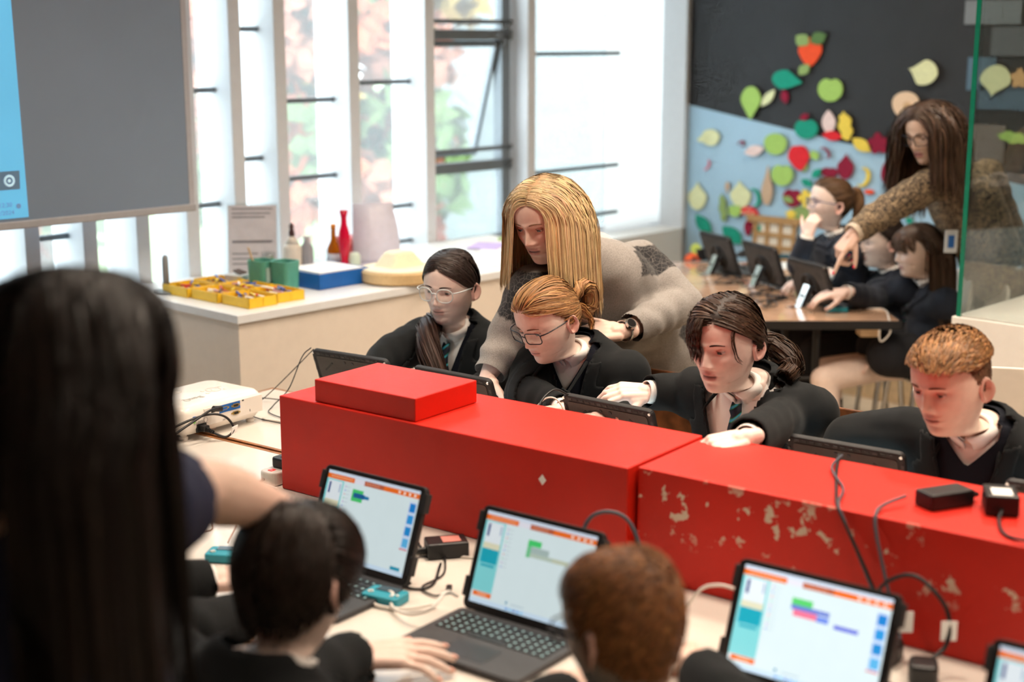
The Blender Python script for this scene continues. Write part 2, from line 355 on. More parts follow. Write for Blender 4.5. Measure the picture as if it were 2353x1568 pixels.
def chip_red():
    m = mat('red_paint', S(198,28,8), .5, spec=.42, var=.10, vscale=4, bump=.06, bscale=90)
    return m
M_RED = chip_red()
M_REDCHIP = mat('chipped_red_paint', S(198,28,8), .5, spec=.42, var=.10, vscale=4, bump=.06, bscale=90)
nt, N_, L_, b_ = nodes_of(M_REDCHIP)
tc = [n for n in N_ if n.type == 'TEX_COORD'][0]; old = b_.inputs['Base Color'].links[0].from_socket
n1 = N_.new('ShaderNodeTexNoise'); n1.inputs['Scale'].default_value = 26; n1.inputs['Detail'].default_value = 5; n1.inputs['Roughness'].default_value = .62
n2 = N_.new('ShaderNodeTexNoise'); n2.inputs['Scale'].default_value = 7; n2.inputs['Detail'].default_value = 1
L_.new(tc.outputs['Object'], n1.inputs['Vector']); L_.new(tc.outputs['Object'], n2.inputs['Vector'])
sx = N_.new('ShaderNodeSeparateXYZ'); L_.new(tc.outputs['Object'], sx.inputs[0])
def mapr(src, a, b, c, d):
    r = N_.new('ShaderNodeMapRange'); r.inputs[1].default_value = a; r.inputs[2].default_value = b; r.inputs[3].default_value = c; r.inputs[4].default_value = d
    L_.new(src, r.inputs[0]); return r.outputs[0]
def mth(op, a, b):
    r = N_.new('ShaderNodeMath'); r.operation = op
    for i, x in enumerate((a, b)):
        if isinstance(x, (int, float)): r.inputs[i].default_value = x
        else: L_.new(x, r.inputs[i])
    return r.outputs[0]
band = mth('MULTIPLY', mapr(sx.outputs['Z'], .80, .87, 0, 1), mapr(sx.outputs['Z'], .935, .958, 1, .35))
face = mapr(sx.outputs['X'], 2.402, 2.408, 1, 0)
thr = mth('ADD', n1.outputs['Fac'], mth('MULTIPLY', mth('SUBTRACT', n2.outputs['Fac'], .5), .55))
thr = mth('ADD', thr, mapr(sx.outputs['Y'], .5, 1.5, .045, -.02))
fac = mth('MULTIPLY', mth('MULTIPLY', mapr(thr, .60, .615, 0, 1), band), face)
mxc = N_.new('ShaderNodeMix'); mxc.data_type = 'RGBA'; L_.new(fac, mxc.inputs['Factor']); L_.new(old, mxc.inputs[6]); mxc.inputs[7].default_value = (*S(214,196,176), 1)
L_.new(mxc.outputs[2], b_.inputs['Base Color'])
# ------------------------------------------------------------------ work tables
TZ = .72
def tabl(name, label, v0, v1, u0, u1):
    t = thing(name, label, 'table', (0,0,0), TP)
    one(lambda m: m.box(v0+.012, v1-.012, u0+.012, u1-.012, TZ-.028, TZ), 'tabletop', M_LAM, t, bev=.001)
    one(lambda m: (m.box(v0, v0+.012, u0, u1, TZ-.03, TZ), m.box(v1-.012, v1, u0, u1, TZ-.03, TZ), m.box(v0+.012, v1-.012, u1-.012, u1, TZ-.03, TZ), m.box(v0+.012, v1-.012, u0, u0+.012, TZ-.03, TZ)), 'edge_strip', M_PLY, t)
    one(lambda m: (m.box(v0+.08, v1-.08, u0+.1, u0+.12, TZ-.1, TZ-.03), m.box(v0+.08, v1-.08, u1-.12, u1-.1, TZ-.1, TZ-.03), m.box(v0+.08, v0+.1, u0+.1, u1-.1, TZ-.1, TZ-.03), m.box(v1-.1, v1-.08, u0+.1, u1-.1, TZ-.1, TZ-.03)), 'apron', M_PLY, t)
    for v in (v0+.09, v1-.09):
        for u in (u0+.12, (u0+u1)/2, u1-.12): one(lambda m: m.box(v-.025, v+.025, u-.025, u+.025, 0, TZ-.03), 'leg', M_OAK, t, bev=.004)
    return t
tabl('work_table', 'long white laminate table with wood edging nearest the camera, holding the open laptops', 1.69, 2.594, -.9, 3.27)
tabl('work_table', 'long white laminate table behind the red barrier, holding the cased tablets', 2.606, 3.10, -.9, 3.29)
# ------------------------------------------------------------------ red barrier boxes
b1 = one(lambda m: m.box(2.376, 2.686, 1.486, 2.50, TZ+.0005, .96), 'barrier_box', M_RED, None, bev=.003, label='red painted box forming the left half of the table barrier', cat='box'); b1.rotation_euler = (0,0,TP)
one(lambda m: m.prism([(0,-.012),(.010,0),(0,.012),(-.010,0)], 0, .0006, 0, frame3((2.3755,1.70,.895),(0,1,0),(0,0,1),(-1,0,0))), 'sticker', M_PAPER, b1)
b2 = one(lambda m: m.box(2.402, 2.702, -.9, 1.478, TZ+.0005, .958), 'barrier_box', M_REDCHIP, None, bev=.003, label='red painted box with chipped white paint, right half of the barrier', cat='box'); b2.rotation_euler = (0,0,TP)
b3 = one(lambda m: m.box(2.385, 2.612, 2.065, 2.385, .961, 1.016), 'block', M_RED, None, bev=.002, label='small flat red block lying on top of the left red box', cat='block'); b3.rotation_euler = (0,0,TP)
# ------------------------------------------------------------------ projector
def projector():
    t = thing('projector', 'white desktop projector with black power lead beside the red boxes', 'projector', tv(2.645, 3.125, TZ), TP)
    W, D, z0, z1 = .315, .235, .018, .098
    bm = bmesh.new()
    rings = []
    for z, k in ((z0,-.012),(z0+.02,0),(z0+.058,0),(z1-.012,-.003),(z1-.003,-.011),(z1,-.024)):
        rings.append([bm.verts.new((x,y,z)) for x,y in rrect(W+2*k, D+2*k, .036+k*.4, 6)])
    for a, b in zip(rings, rings[1:]):
        n = len(a)
        for i in range(n): bm.faces.new((a[i], a[(i+1)%n], b[(i+1)%n], b[i]))
    bm.faces.new(rings[-1]); bm.faces.new(rings[0][::-1])
    me = bpy.data.meshes.new('body'); bm.to_mesh(me); bm.free(); me.materials.append(M_WPL)
    me.polygons.foreach_set('use_smooth', np.ones(len(me.polygons), bool)); body = link('body', me, t)
    y0 = -D/2
    pp = one(lambda m: m.box(-.075, .145, y0-.0015, y0+.01, z0+.016, z0+.066), 'port_panel', M_WPL2, t, bev=.001)
    one(lambda m: m.box(-.02, .058, y0-.0025, y0, z0+.042, z0+.064), 'port_label', M_BLUEPL, pp)
    def vga(x, z, c):
        one(lambda m: (m.prism(rrect(.022,.0095,.003), 0, .003, 0, frame3((x,y0-.0015,z),(1,0,0),(0,0,1),(0,-1,0))),), 'port', M_COPPER, pp)
        one(lambda m: (m.prism(rrect(.0165,.0065,.002), .0025, .004, 0, frame3((x,y0-.0015,z),(1,0,0),(0,0,1),(0,-1,0))),), 'port_socket', c, pp)
        for s in (-1, 1): one(lambda m: m.cyl((x+s*.0145, y0, z), (x+s*.0145, y0-.004, z), .0025, n=8), 'port_screw', M_COPPER, pp)
    vga(-.002, z0+.054, M_BLUEPL); vga(.040, z0+.054, M_BLK); vga(.040, z0+.032, M_BLK)
    one(lambda m: m.box(-.050,-.036, y0-.002, y0, z0+.050, z0+.056), 'port', M_BLK, pp)
    one(lambda m: m.box(.066,.073, y0-.002, y0, z0+.060, z0+.064), 'port', M_BLK, pp)
    one(lambda m: m.box(.0945,.0965, y0-.002, y0, z0+.024, z0+.031), 'lock_slot', M_BLK, pp)
    one(lambda m: m.cyl((-.112,y0,z0+.036),(-.112,y0-.002,z0+.036),.004,n=10), 'audio_port', mat('green_plastic', S(120,190,90), .4), t)
    one(lambda m: m.box(-.116,-.106, y0-.002, y0, z0+.044, z0+.052), 'port', M_BLUEPL, t)
    gt = mat('grey_print', S(168,164,160), .5)
    lettering('BenQ', .022, gt, t, frame3((-.088,y0-.0012,z0+.034),(1,0,0),(0,0,1),(0,-1,0)))
    lettering('BenQ', .030, gt, t, frame3((-.05,-.045,z1+.0006),(-1,0,0),(0,-1,0),(0,0,1)))
    lettering('HDMI', .007, gt, t, frame3((.0,y0-.0018,z0+.021),(1,0,0),(0,0,1),(0,-1,0)))
    def pring(m):
        a = np.linspace(0, 2*math.pi, 33); m.tube(np.c_[.022*np.cos(a), .022*np.sin(a), np.zeros(33)]+np.array((.055,-.01,z1)), .0007, 6)
    one(pring, 'control_ring', mat('red_print', S(214,130,120), .5), t)
    for dx, dy in ((-.036,-.018),(-.030,.012),(.036,.016),(.030,-.018),(0,.0)): one(lambda m: m.lathe([(.007,z1-.001),(.007,z1+.0012)], 14, 0, Matrix.Translation((.055+dx,-.01+dy,0))), 'button', M_WPL2, t)
    one(lambda m: m.box(-.10,-.02,.04,.09,z1-.001,z1+.0008), 'lens_cover', M_WPL2, t)
    for i in range(9):
        for j in range(7):
            y = -.075+j*.021+(.005 if i % 2 else 0)
            one(lambda m: m.box(-W/2-.0012,-W/2+.004, y-.008, y+.008, z0+.014+i*.0058, z0+.0168+i*.0058), 'vent_slot', M_BLK, t)
    for x, y in ((-.125,-.085),(.125,-.085),(0,-.06),(-.1,.09),(.1,.09)):
        one(lambda m: m.lathe([(.012,0),(.0125,.002),(.0125,.009),(.009,.010),(.009,.03)], 18, 0, Matrix.Translation((x,y,.0005))), 'foot', M_WPL2, t)
    one(lambda m: m.box(-.104,-.070, y0-.003, y0+.004, z0+.004, z0+.027), 'power_inlet', M_BLK, t)
    pl = one(lambda m: (m.box(-.098,-.076, y0-.024, y0-.001, z0+.007, z0+.024),), 'plug', M_BLK, t, bev=.003)
    one(lambda m: [m.cyl((-.087,y0-.022-.006*k,z0+.014-.001*k),(-.087,y0-.026-.006*k,z0+.0135-.001*k),.0075-.0006*k,n=10) for k in range(5)], 'strain_relief', M_BLK, pl)
    return t
pj_ = projector()
yA = -.235/2
def L2W(p): return np.array(pj_.matrix_basis @ Vector(p)) if False else np.array(Matrix.LocRotScale(pj_.location, pj_.rotation_euler, None) @ Vector(p))
pw = cable('power_lead', 'black power lead looping from the back of the white projector', [L2W(p) for p in [(-.087,yA-.05,.026),(-.06,yA-.07,.012),(-.035,yA-.075,.03),(-.045,yA-.06,.062),(-.08,yA-.045,.078),(-.13,yA-.03,.075),(-.20,yA-.02,.062),(-.30,yA-.02,.045),(-.40,yA+.03,.03),(-.5,yA+.1,.004)]], .0036, M_BLK)
cable('video_lead', 'second black lead with round plug crossing the projector corner', [L2W(p) for p in [(-.055,yA-.035,.088),(-.085,yA-.04,.089),(-.12,yA-.045,.082),(-.2,yA-.05,.06),(-.3,yA-.05,.03),(-.42,yA-.02,.004)]], .0038, M_BLK)
tg = one(lambda m: m.add([(-.012,0,-.012),(.012,.004,-.010),(.014,0,.012),(-.010,-.003,.010),(-.012,.002,-.012),(.012,.006,-.010),(.014,.002,.012),(-.010,-.001,.010)], [(0,1,2,3),(7,6,5,4),(0,4,5,1),(1,5,6,2),(2,6,7,3),(3,7,4,0)]), 'cable_tag', M_PAPER, pw); tg.location = Vector(L2W((-.035,yA-.078,.028)))-pw.location; tg.rotation_euler = (0,0,TP)
jp = one(lambda m: m.cyl((-.014,0,0),(.014,0,0),.0085,n=14), 'jack_plug', M_BLK, None, smooth=False, label='round black cable plug lying against the projector back', cat='plug'); jp.location = L2W((-.052,yA-.030,.085)); jp.rotation_euler = (0,.2,TP)
cable('white_lead', 'thin white lead running from under the projector to the power strip', [tv(2.80,3.02,TZ+.004), tv(2.81,2.92,TZ+.004), tv(2.76,2.78,TZ+.004), tv(2.72,2.66,TZ+.004), tv(2.70,2.60,TZ+.02)], .003, M_WPL2)
# ------------------------------------------------------------------ power strip with plugs
ps = thing('power_strip', 'white multi-socket power strip at the left end of the red box', 'power strip', tv(2.545, 2.548, TZ), TP)
bm_ = MB(); bm_.prism(rrect(.36,.056,.02), .001, .036); bm_.build('body', M_WPL, ps, bev=.004)
one(lambda m: m.box(-.165,-.150,-.008,.006,.036,.0375), 'switch_light', mat('red_indicator', S(220,60,50), .3, emit=.6), ps)
for k, (x, mm) in enumerate(((-.115,M_BLK),(-.055,M_BLK),(.01,M_WPL2),(.085,M_BLK))):
    p = thing('plug', ['black mains plug nearest the camera on the white power strip','second black mains plug on the white power strip','white mains plug between black ones on the power strip','farthest black mains plug on the white power strip'][k], 'plug', tv(2.545+x, 2.548, TZ+.037), TP, group='mains plugs on the power strip')
    q = MB(); q.prism([(-.024,-.02),(-.016,-.026),(.016,-.026),(.024,-.02),(.024,.016),(.014,.026),(-.014,.026),(-.024,.016)], 0, .024); q.build('plug_body', mm, p, bev=.004)
    one(lambda m: m.box(-.006,.006,-.004,.004,.0235,.0255), 'grip', mm, p)
cable('plug_lead', 'black lead curling down from the white power strip', [tv(2.40,2.545,TZ+.03), tv(2.355,2.56,TZ+.012), tv(2.35,2.62,TZ+.004), tv(2.36,2.70,TZ+.004), tv(2.40,2.80,TZ+.004)], .0035, M_BLK)
cable('white_cable', 'white cable looping at the foot of the left red box', [tv(2.36,2.50,TZ+.004), tv(2.345,2.54,TZ+.012), tv(2.32,2.52,TZ+.008), tv(2.31,2.45,TZ+.004), tv(2.29,2.33,TZ+.004)], .003, M_WPL2)
# ------------------------------------------------------------------ laptops
def screen_mesh(t, Ms, w, h, variant, strength):
    V = []; Fc = []; C = []
    def rect(x0, y0, x1, y1, c, lay):
        n = len(V); d = -.0002*lay
        for x, y in ((x0,y0),(x1,y0),(x1,y1),(x0,y1)): V.append(((x-.5)*w, d, (y-.5)*h)); C.append(c)
        Fc.append((n,n+1,n+2,n+3))
    WH, ORG, TEA, DT, NAV, CRM = S(222,238,240), S(240,110,30), S(130,214,216), S(20,166,186), S(20,60,130), S(226,222,190)
    rect(0,0,1,1,WH,0); rect(0,.965,1,1,S(214,226,242),1)
    rect(0,.905,.30,.962,ORG,1); rect(.30,.905,.41,.962,S(232,230,240),1); rect(.41,.905,.62,.962,S(188,92,60),1); rect(.62,.905,1,.962,ORG,1)
    for k in range(9): rect(.04+.027*k,.928,.058+.027*k,.942,S(250,190,150),2)
    for k in range(5): rect(.43+.03*k,.926,.452+.03*k,.942,S(224,150,120),2)
    for k in range(4): rect(.78+.055*k,.918,.80+.055*k,.95,S(255,235,220),2)
    rect(.0,.13,.19,.90,TEA,1); rect(.02,.66,.175,.885,S(232,240,244),2); rect(.035,.73,.055,.865,NAV,3); rect(.15,.76,.165,.86,S(170,190,214),3)
    rect(.02,.595,.175,.66,CRM,2); rect(.02,.44,.175,.595,DT,2); rect(.035,.40,.16,.425,DT,2); rect(.02,.075,.19,.125,ORG,1); rect(.06,.092,.15,.108,S(255,190,150),2)
    for k in range(10): rect(.215,.84-.045*k,.225,.855-.045*k,[S(190,120,200),S(90,120,220),S(230,120,120),S(120,200,160)][k%4],1); 
    for k in range(10): rect(.232,.843-.045*k,.27,.852-.045*k,S(200,214,220),1)
    rect(0,0,1,.05,S(206,228,246),1); rect(.86,.055,.96,.095,S(20,150,180),1); rect(.33,.07,.345,.10,S(20,140,180),1); rect(.38,.075,.5,.085,S(180,200,214),1)
    for k in range(5): rect(.34+.035*k,.012,.36+.035*k,.035,[S(80,160,230),S(120,200,240),S(60,120,200)][k%3],2)
    if variant == 0:
        rect(.30,.70,.42,.84,S(70,200,110),1); rect(.32,.745,.44,.80,S(20,90,150),2); rect(.44,.75,.49,.79,S(30,120,170),2)
    elif variant == 1:
        rect(.42,.735,.54,.80,S(70,206,110),1); rect(.42,.61,.455,.735,S(110,200,140),1); rect(.455,.66,.62,.73,S(170,190,186),2); rect(.455,.62,.80,.665,S(186,202,186),2); rect(.66,.622,.80,.662,S(200,206,180),3)
    else:
        rect(.36,.72,.50,.80,S(90,210,110),1); rect(.36,.69,.62,.735,S(110,130,210),2); rect(.38,.63,.54,.69,S(244,120,150),2); rect(.54,.625,.62,.68,S(110,140,230),2); rect(.66,.60,.82,.64,S(100,110,220),2)
    if variant != 1:
        rect(.915,.32,.99,.86,S(206,222,246),1)
        for k in range(4): rect(.925,.74-.135*k,.985,.84-.135*k,[S(20,130,210),S(40,150,220),S(30,140,210),S(90,180,230)][k],2)
        rect(.91,.30,.99,.318,S(220,120,130),1)
    A = np.array(Ms); Vn = np.array(V) @ A[:3,:3].T + A[:3,3]
    key = 'laptop_display_%g' % strength
    m = mat(key, attr=True, rough=.3, var=.01, emit=strength)
    m.node_tree.nodes['Principled BSDF'].inputs['Base Color'].links and m.node_tree.links.remove(m.node_tree.nodes['Principled BSDF'].inputs['Base Color'].links[0])
    m.node_tree.nodes['Principled BSDF'].inputs['Base Color'].default_value = (.01,.01,.012,1)
    return link('display', mesh_data('display', Vn, Fc, m, col=np.array(C)), t)
KEYS = {}
def laptop(uc, vh, label, variant, strength, yaw=0., w=.285):
    t = thing('laptop', label, 'laptop', tv(vh, uc, TZ), TP-math.pi/2+yaw, group='open laptops on the near table')   # local x = to the right for the user (-u), local y = away (+v)
    h = .205; tilt = math.radians(-21)
    bm_ = MB(); bm_.prism(rrect(w, .205, .012), .002, .013, 0, Matrix.Translation((0,-.105,0))); kb = bm_.build('keyboard_base', M_DGREY, t, bev=.0015)
    kw = (w-.03)/14
    if 'k' not in KEYS: q = MB(); q.box(-kw*.43, kw*.43, -.0068, .0068, 0, .002); KEYS['k'] = mesh_data('key', q.V(), q.f, mat('key_cap', S(30,32,34), .4), q.m)
    if 'g' not in KEYS: q = MB(); q.box(-.0022,.0022,-.0028,.0028,.002,.0022); KEYS['g'] = mesh_data('key_legend', q.V(), q.f, mat('key_legend', S(150,190,196), .5), q.m)
    for r in range(5):
        for c in range(14):
            if r == 4 and 3 < c < 9 and c != 6: continue
            k = link('key', KEYS['k'], kb); k.location = (-w/2+.015+kw*(c+.5), -.03-.0165*r, .0125)
            if r == 4 and c == 6: k.scale = (5.4,1,1)
            elif variant == 1 or r % 2 == 0: l = link('key_legend', KEYS['g'], k); l.location = (0,0,0)
    one(lambda m: m.box(-.05,.05,-.185,-.125,.0128,.0135), 'touchpad', mat('touchpad', S(44,44,46), .35), kb)
    Ms = Matrix.Translation((0,.004,.010)) @ Matrix.Rotation(tilt, 4, 'X') @ Matrix.Translation((0,0,h/2))
    lid = MB(); lid.prism(rrect(w, h, .014), -.007, .007, 0, Ms @ Matrix.Rotation(math.pi/2, 4, 'X')); ld = lid.build('screen_case', M_BLK, t, bev=.002)
    for s in (-1,1):
        for y in (-.06,.07): one(lambda m: m.box(s*w/2-.006, s*w/2+.006, -.009, .009, y-.02, y+.02, 0, Ms), 'case_clip', M_BLK2, ld, bev=.002)
    one(lambda m: m.box(-w/2+.02, w/2-.02, .006, .04, -.0, .004, 0, Matrix.Translation((0,.0,.001))), 'hinge', M_BLK2, t)
    screen_mesh(ld, Ms @ Matrix.Translation((0,-.0075,.003)), w-.028, h-.026, variant, strength)
    return t
laptop(1.945, 2.045, 'open laptop with a code editor screen, farthest left on the near table', 0, .78, 0)
laptop(1.505, 2.035, 'open laptop with a code editor screen between the two boys seen from behind', 1, .8, 0)
laptop(.955, 2.075, 'open laptop with the brightest white screen, right of the ginger boy', 2, 1.15, 0, .30)
laptop(.49, 2.0, 'open laptop cut off by the bottom right corner of the picture', 0, .95, 0)
# ------------------------------------------------------------------ rugged tablets on the far table
def tablet_proto():
    t = thing('tablet', 'tablet', 'tablet', (0,0,0), 0, group='rugged tablets behind the red barrier')   # back faces local -y
    w, h = .285, .20; Ms = Matrix.Rotation(math.radians(20), 4, 'X') @ Matrix.Translation((0,0,h/2))
    R90 = Matrix.Rotation(math.pi/2, 4, 'X')
    q = MB(); q.prism(rrect(w,h,.016), -.008, .008, 0, Ms @ R90); case = q.build('case', M_BLK2, t, bev=.004)
    q = MB(); q.prism(rrect(w-.034,h-.034,.008), .0075, .0095, 0, Ms @ R90); q.build('back_plate', mat('case_back', S(66,64,62), .6, var=.1, bump=.15, bscale=300), t)
    for k in range(13): one(lambda m: m.box(-.122+.019*k, -.110+.019*k, -.0095, -.006, h/2-.013, h/2-.006, 0, Ms), 'edge_rib', M_BLK if k % 5 else M_DGREY, case, bev=.001)
    for s in (-1,1):
        for k in range(5): one(lambda m: m.box(s*(w/2-.006)-.0035, s*(w/2-.006)+.0035, -.0095, -.006, .06-.03*k, .072-.03*k, 0, Ms), 'edge_rib', M_DGREY, case, bev=.001)
    def ring(m):
        a = np.linspace(0, 2*math.pi, 41); m.tube(np.c_[.058*np.cos(a), np.full(41,-.013), .058*np.sin(a)-.015], .0045, 8, 0, Ms)
    one(ring, 'stand_ring', M_BLK, t, smooth=True)
    one(lambda m: (m.box(-.055,.055,-.016,-.009,-.022,-.008,0,Ms), m.box(-.016,.016,-.018,-.009,-.06,.03,0,Ms)), 'hand_strap', M_BLK, t, bev=.003)
    for sx in (-1,1):
        for sz in (-1,1): one(lambda m: m.box(sx*.085-.022, sx*.085+.022, -.0105, -.009, sz*.05-.003, sz*.05+.003, 0, Ms @ Matrix.Translation((sx*.085,0,sz*.05)) @ Matrix.Rotation(sx*sz*.7,4,'Y') @ Matrix.Translation((-sx*.085,0,-sz*.05))), 'groove', M_BLK, t)
    for x in (-.02,.01): one(lambda m: m.cyl((x,-.0095,.072),(x,-.0115,.072),.005,n=12,M=Ms), 'camera_lens', M_DGREY, t)
    for s in (-1,1): one(lambda m: m.cyl((s*.135,-.0085,.092),(s*.135,-.011,.092),.004,n=8,M=Ms), 'screw', M_CHROME, t)
    q = MB(); q.prism(rrect(w-.04,h-.04,.004), -.0088, -.0078, 0, Ms @ R90); q.build('display', mat('tablet_display', S(190,214,220), .2, emit=2.4), t)
    q = MB(); q.box(-.03,.03,.0,.004,0,.12,0,Matrix.Translation((0,-.09,.002)) @ Matrix.Rotation(math.radians(-28),4,'X')); q.build('kickstand', M_BLK2, t)
    return t
tabs = [(3.045,2.835,'cased tablet at the far left, with loose cables beside it'),(3.045,2.44,'cased tablet mostly hidden behind the small red block'),(3.03,1.915,'cased tablet behind the red box in front of the girl with the bangs'),(3.035,1.275,'cased tablet behind the chipped red box in front of the short haired boy'),(3.0,.755,'cased tablet cut off at the right edge of the picture, behind the adapters')]
tp0 = tablet_proto()
for i, (v, u, lb) in enumerate(tabs):
    o = tp0 if i == 0 else copy_tree(tp0)
    o['label'] = lb; o.location = tv(v, u, TZ+.006); o.rotation_euler = (0, 0, TP-math.pi/2+math.radians([4,-2,-3,2,4][i]))
BLKC = [M_BLK]
cable('charging_cable', 'thin black cable rising to the corner of the far left tablet', [tv(2.985,2.995,TZ+.19), tv(2.97,3.02,TZ+.16), tv(2.95,3.06,TZ+.06), tv(2.92,3.10,TZ+.006), tv(2.86,3.05,TZ+.004), tv(2.84,2.92,TZ+.004), tv(2.86,2.8,TZ+.004)], .0017, M_BLK)
cable('charging_cable', 'second thin black cable arching from the far left tablet to the table', [tv(2.99,2.99,TZ+.185), tv(3.0,3.06,TZ+.13), tv(2.96,3.13,TZ+.05), tv(2.94,3.18,TZ+.004), tv(2.86,3.16,TZ+.004), tv(2.80,3.05,TZ+.004), tv(2.80,2.9,TZ+.004)], .0017, M_BLK)
cable('charging_cable', 'thin dark cable lying loose on the white table left of the red box', [tv(2.86,3.22,TZ+.004), tv(2.93,3.2,TZ+.014), tv(3.0,3.12,TZ+.004), tv(3.02,3.0,TZ+.012), tv(2.95,2.9,TZ+.004), tv(2.83,2.86,TZ+.004), tv(2.76,2.75,TZ+.004)], .0017, M_BLK)
cable('charging_cable', 'thick black cable arching up to the tablet in front of the bespectacled girl', [tv(2.80,2.02,TZ+.02), tv(2.85,2.06,TZ+.16), tv(2.92,2.06,TZ+.21), tv(2.97,2.04,TZ+.19)], .0028, M_BLK)
cable('white_cable', 'white cable arching beside the tablet in front of the girl with the bangs', [tv(2.84,2.10,TZ+.05), tv(2.88,2.08,TZ+.17), tv(2.92,2.05,TZ+.19), tv(2.94,2.01,TZ+.12)], .0022, M_WPL2)
# ------------------------------------------------------------------ adapters
def adapter(v, u, z, yaw, label, sticker, dims=(.10,.052,.032)):
    t = thing('power_adapter', label, 'adapter', tv(v,u,z), TP+yaw, group='black power adapters')
    one(lambda m: m.cbox((0,0,dims[2]/2+.0005),dims), 'brick', M_BLK, t, bev=.004)
    if sticker: one(lambda m: m.cbox((.01,0,dims[2]+.0008),(.04,.036,.0006)), 'sticker', sticker, t)
    one(lambda m: m.tube([(-dims[0]/2,0,.014),(-dims[0]/2-.02,0,.013),(-dims[0]/2-.03,0,.011)],[.009,.007,.004],8), 'strain_relief', M_BLK, t)
    return t
adapter(2.262,1.875,TZ, math.radians(-40), 'black power adapter brick on the near white table between the laptops', mat('pink_label', S(196,120,110), .6), (.09,.06,.035))
adapter(2.54,.885,.958, math.radians(150), 'black power adapter brick lying on the chipped red box', None)
adapter(2.57,.79,.958, math.radians(205), 'black power adapter with a white label, on the red box at the right edge', M_PAPER, (.075,.06,.04))
cable('adapter_cable', 'pair of dark cables running over the red box top and down its front', [tv(2.712,1.175,.965), tv(2.60,1.13,.962), tv(2.50,1.085,.962), tv(2.415,1.045,.962), tv(2.392,1.02,.94), tv(2.375,.96,.85), tv(2.37,.91,.76), tv(2.33,.90,TZ+.02)], .0035, M_BLK)
cable('adapter_cable', 'thin cable beside the pair lying over the red box', [tv(2.712,1.168,.965), tv(2.61,1.145,.966), tv(2.51,1.075,.962), tv(2.41,1.04,.964), tv(2.390,1.012,.93), tv(2.37,.95,.83), tv(2.36,.90,.75), tv(2.31,.89,TZ+.02)], .0025, mat('grey_cable', S(70,74,84), .5))
cable('adapter_cable', 'grey cable dropping from the adapter brick down the red box front', [tv(2.50,.945,.975), tv(2.45,.965,.968), tv(2.41,.965,.962), tv(2.39,.955,.93), tv(2.37,.92,.84), tv(2.36,.89,.77), tv(2.33,.875,TZ+.03)], .0035, mat('grey_cable', S(70,74,84), .5))
cable('adapter_cable', 'black cable running off the right adapter toward the right edge', [tv(2.535,.775,.972), tv(2.49,.765,.964), tv(2.43,.73,.962), tv(2.405,.66,.962), tv(2.39,.58,.90)], .0035, M_BLK)
lp_ = cable('adapter_cable', 'black cable arching in a loop with a paper tag before the chipped box', [tv(2.34,.93,TZ+.06), tv(2.34,.92,TZ+.13), tv(2.34,.86,TZ+.165), tv(2.34,.80,TZ+.12), tv(2.33,.79,TZ+.06), tv(2.29,.81,TZ+.03)], .004, M_BLK)
one(lambda m: m.box(-.014,.014,-.001,.001,-.018,.018), 'cable_tag', M_PAPER, lp_).location = Vector(tv(2.335,.79,TZ+.08))-lp_.location
one(lambda m: m.box(-.014,.014,-.001,.001,-.02,.02), 'cable_tag', M_PAPER, lp_).location = Vector(tv(2.35,.875,TZ+.07))-lp_.location
for k, (v,u,lb) in enumerate(((2.32,.895,'black mains plug standing at the foot of the chipped red box'),(2.275,.81,'black mains plug next to the bottom right laptop'))):
    p = thing('plug', lb, 'plug', tv(v,u,TZ), TP+.4*k, group='plugs before the chipped box')
    q = MB(); q.prism(rrect(.055,.05,.015), 0.001, .04); q.build('plug_body', M_BLK, p, bev=.006)
cable('usb_cable', 'grey white usb cable plugged into the left side of the bright laptop', [tv(2.16,1.115,TZ+.135), tv(2.17,1.16,TZ+.13), tv(2.19,1.21,TZ+.10), tv(2.18,1.25,TZ+.03), tv(2.12,1.26,TZ+.004), tv(2.0,1.22,TZ+.004)], .003, M_WPL2)
cable('usb_cable', 'white cable leaving the second laptop and curling over its keyboard', [tv(2.035,1.66,TZ+.03), tv(2.0,1.66,TZ+.05), tv(1.95,1.655,TZ+.035), tv(1.93,1.69,TZ+.02), tv(1.955,1.76,TZ+.01), tv(1.99,1.79,TZ+.02), tv(1.985,1.82,TZ+.012), tv(1.95,1.80,TZ+.006), tv(1.97,1.74,TZ+.006), tv(2.02,1.70,TZ+.01)], .0035, M_WPL2)
cable('usb_cable', 'dark grey usb cable arching behind the second laptop', [tv(2.14,1.46,TZ+.10), tv(2.17,1.44,TZ+.20), tv(2.2,1.38,TZ+.205), tv(2.21,1.34,TZ+.12), tv(2.22,1.33,TZ+.02)], .004, mat('grey_cable', S(70,74,84), .5))
cable('black_lead', 'black lead looping on the table between the first two laptops', [tv(2.24,1.93,TZ+.012), tv(2.29,2.0,TZ+.004), tv(2.2,2.03,TZ+.004), tv(2.1,1.9,TZ+.004), tv(2.06,1.81,TZ+.004), tv(2.1,1.78,TZ+.004), tv(2.2,1.84,TZ+.006)], .003, M_BLK)
cable('black_lead', 'thin black lead curving below the adapter on the near table', [tv(2.24,1.86,TZ+.006), tv(2.16,1.80,TZ+.004), tv(2.08,1.79,TZ+.004), tv(2.06,1.74,TZ+.004), tv(2.09,1.73,TZ+.004)], .0022, M_BLK)
cable('white_cable', 'pale cable running along the table below the left red box', [tv(2.30,1.75,TZ+.003), tv(2.26,1.85,TZ+.003), tv(2.2,2.0,TZ+.003), tv(2.25,2.2,TZ+.003)], .003, M_WPL2)
jk = one(lambda m: m.box(-.013,.013,-.006,.006,0.001,.012), 'cable_connector', M_BLK, None, bev=.002, label='small black cable connector lying on the white table', cat='connector'); jk.location = tv(2.1,1.735,TZ); jk.rotation_euler = (0,0,TP+.6)
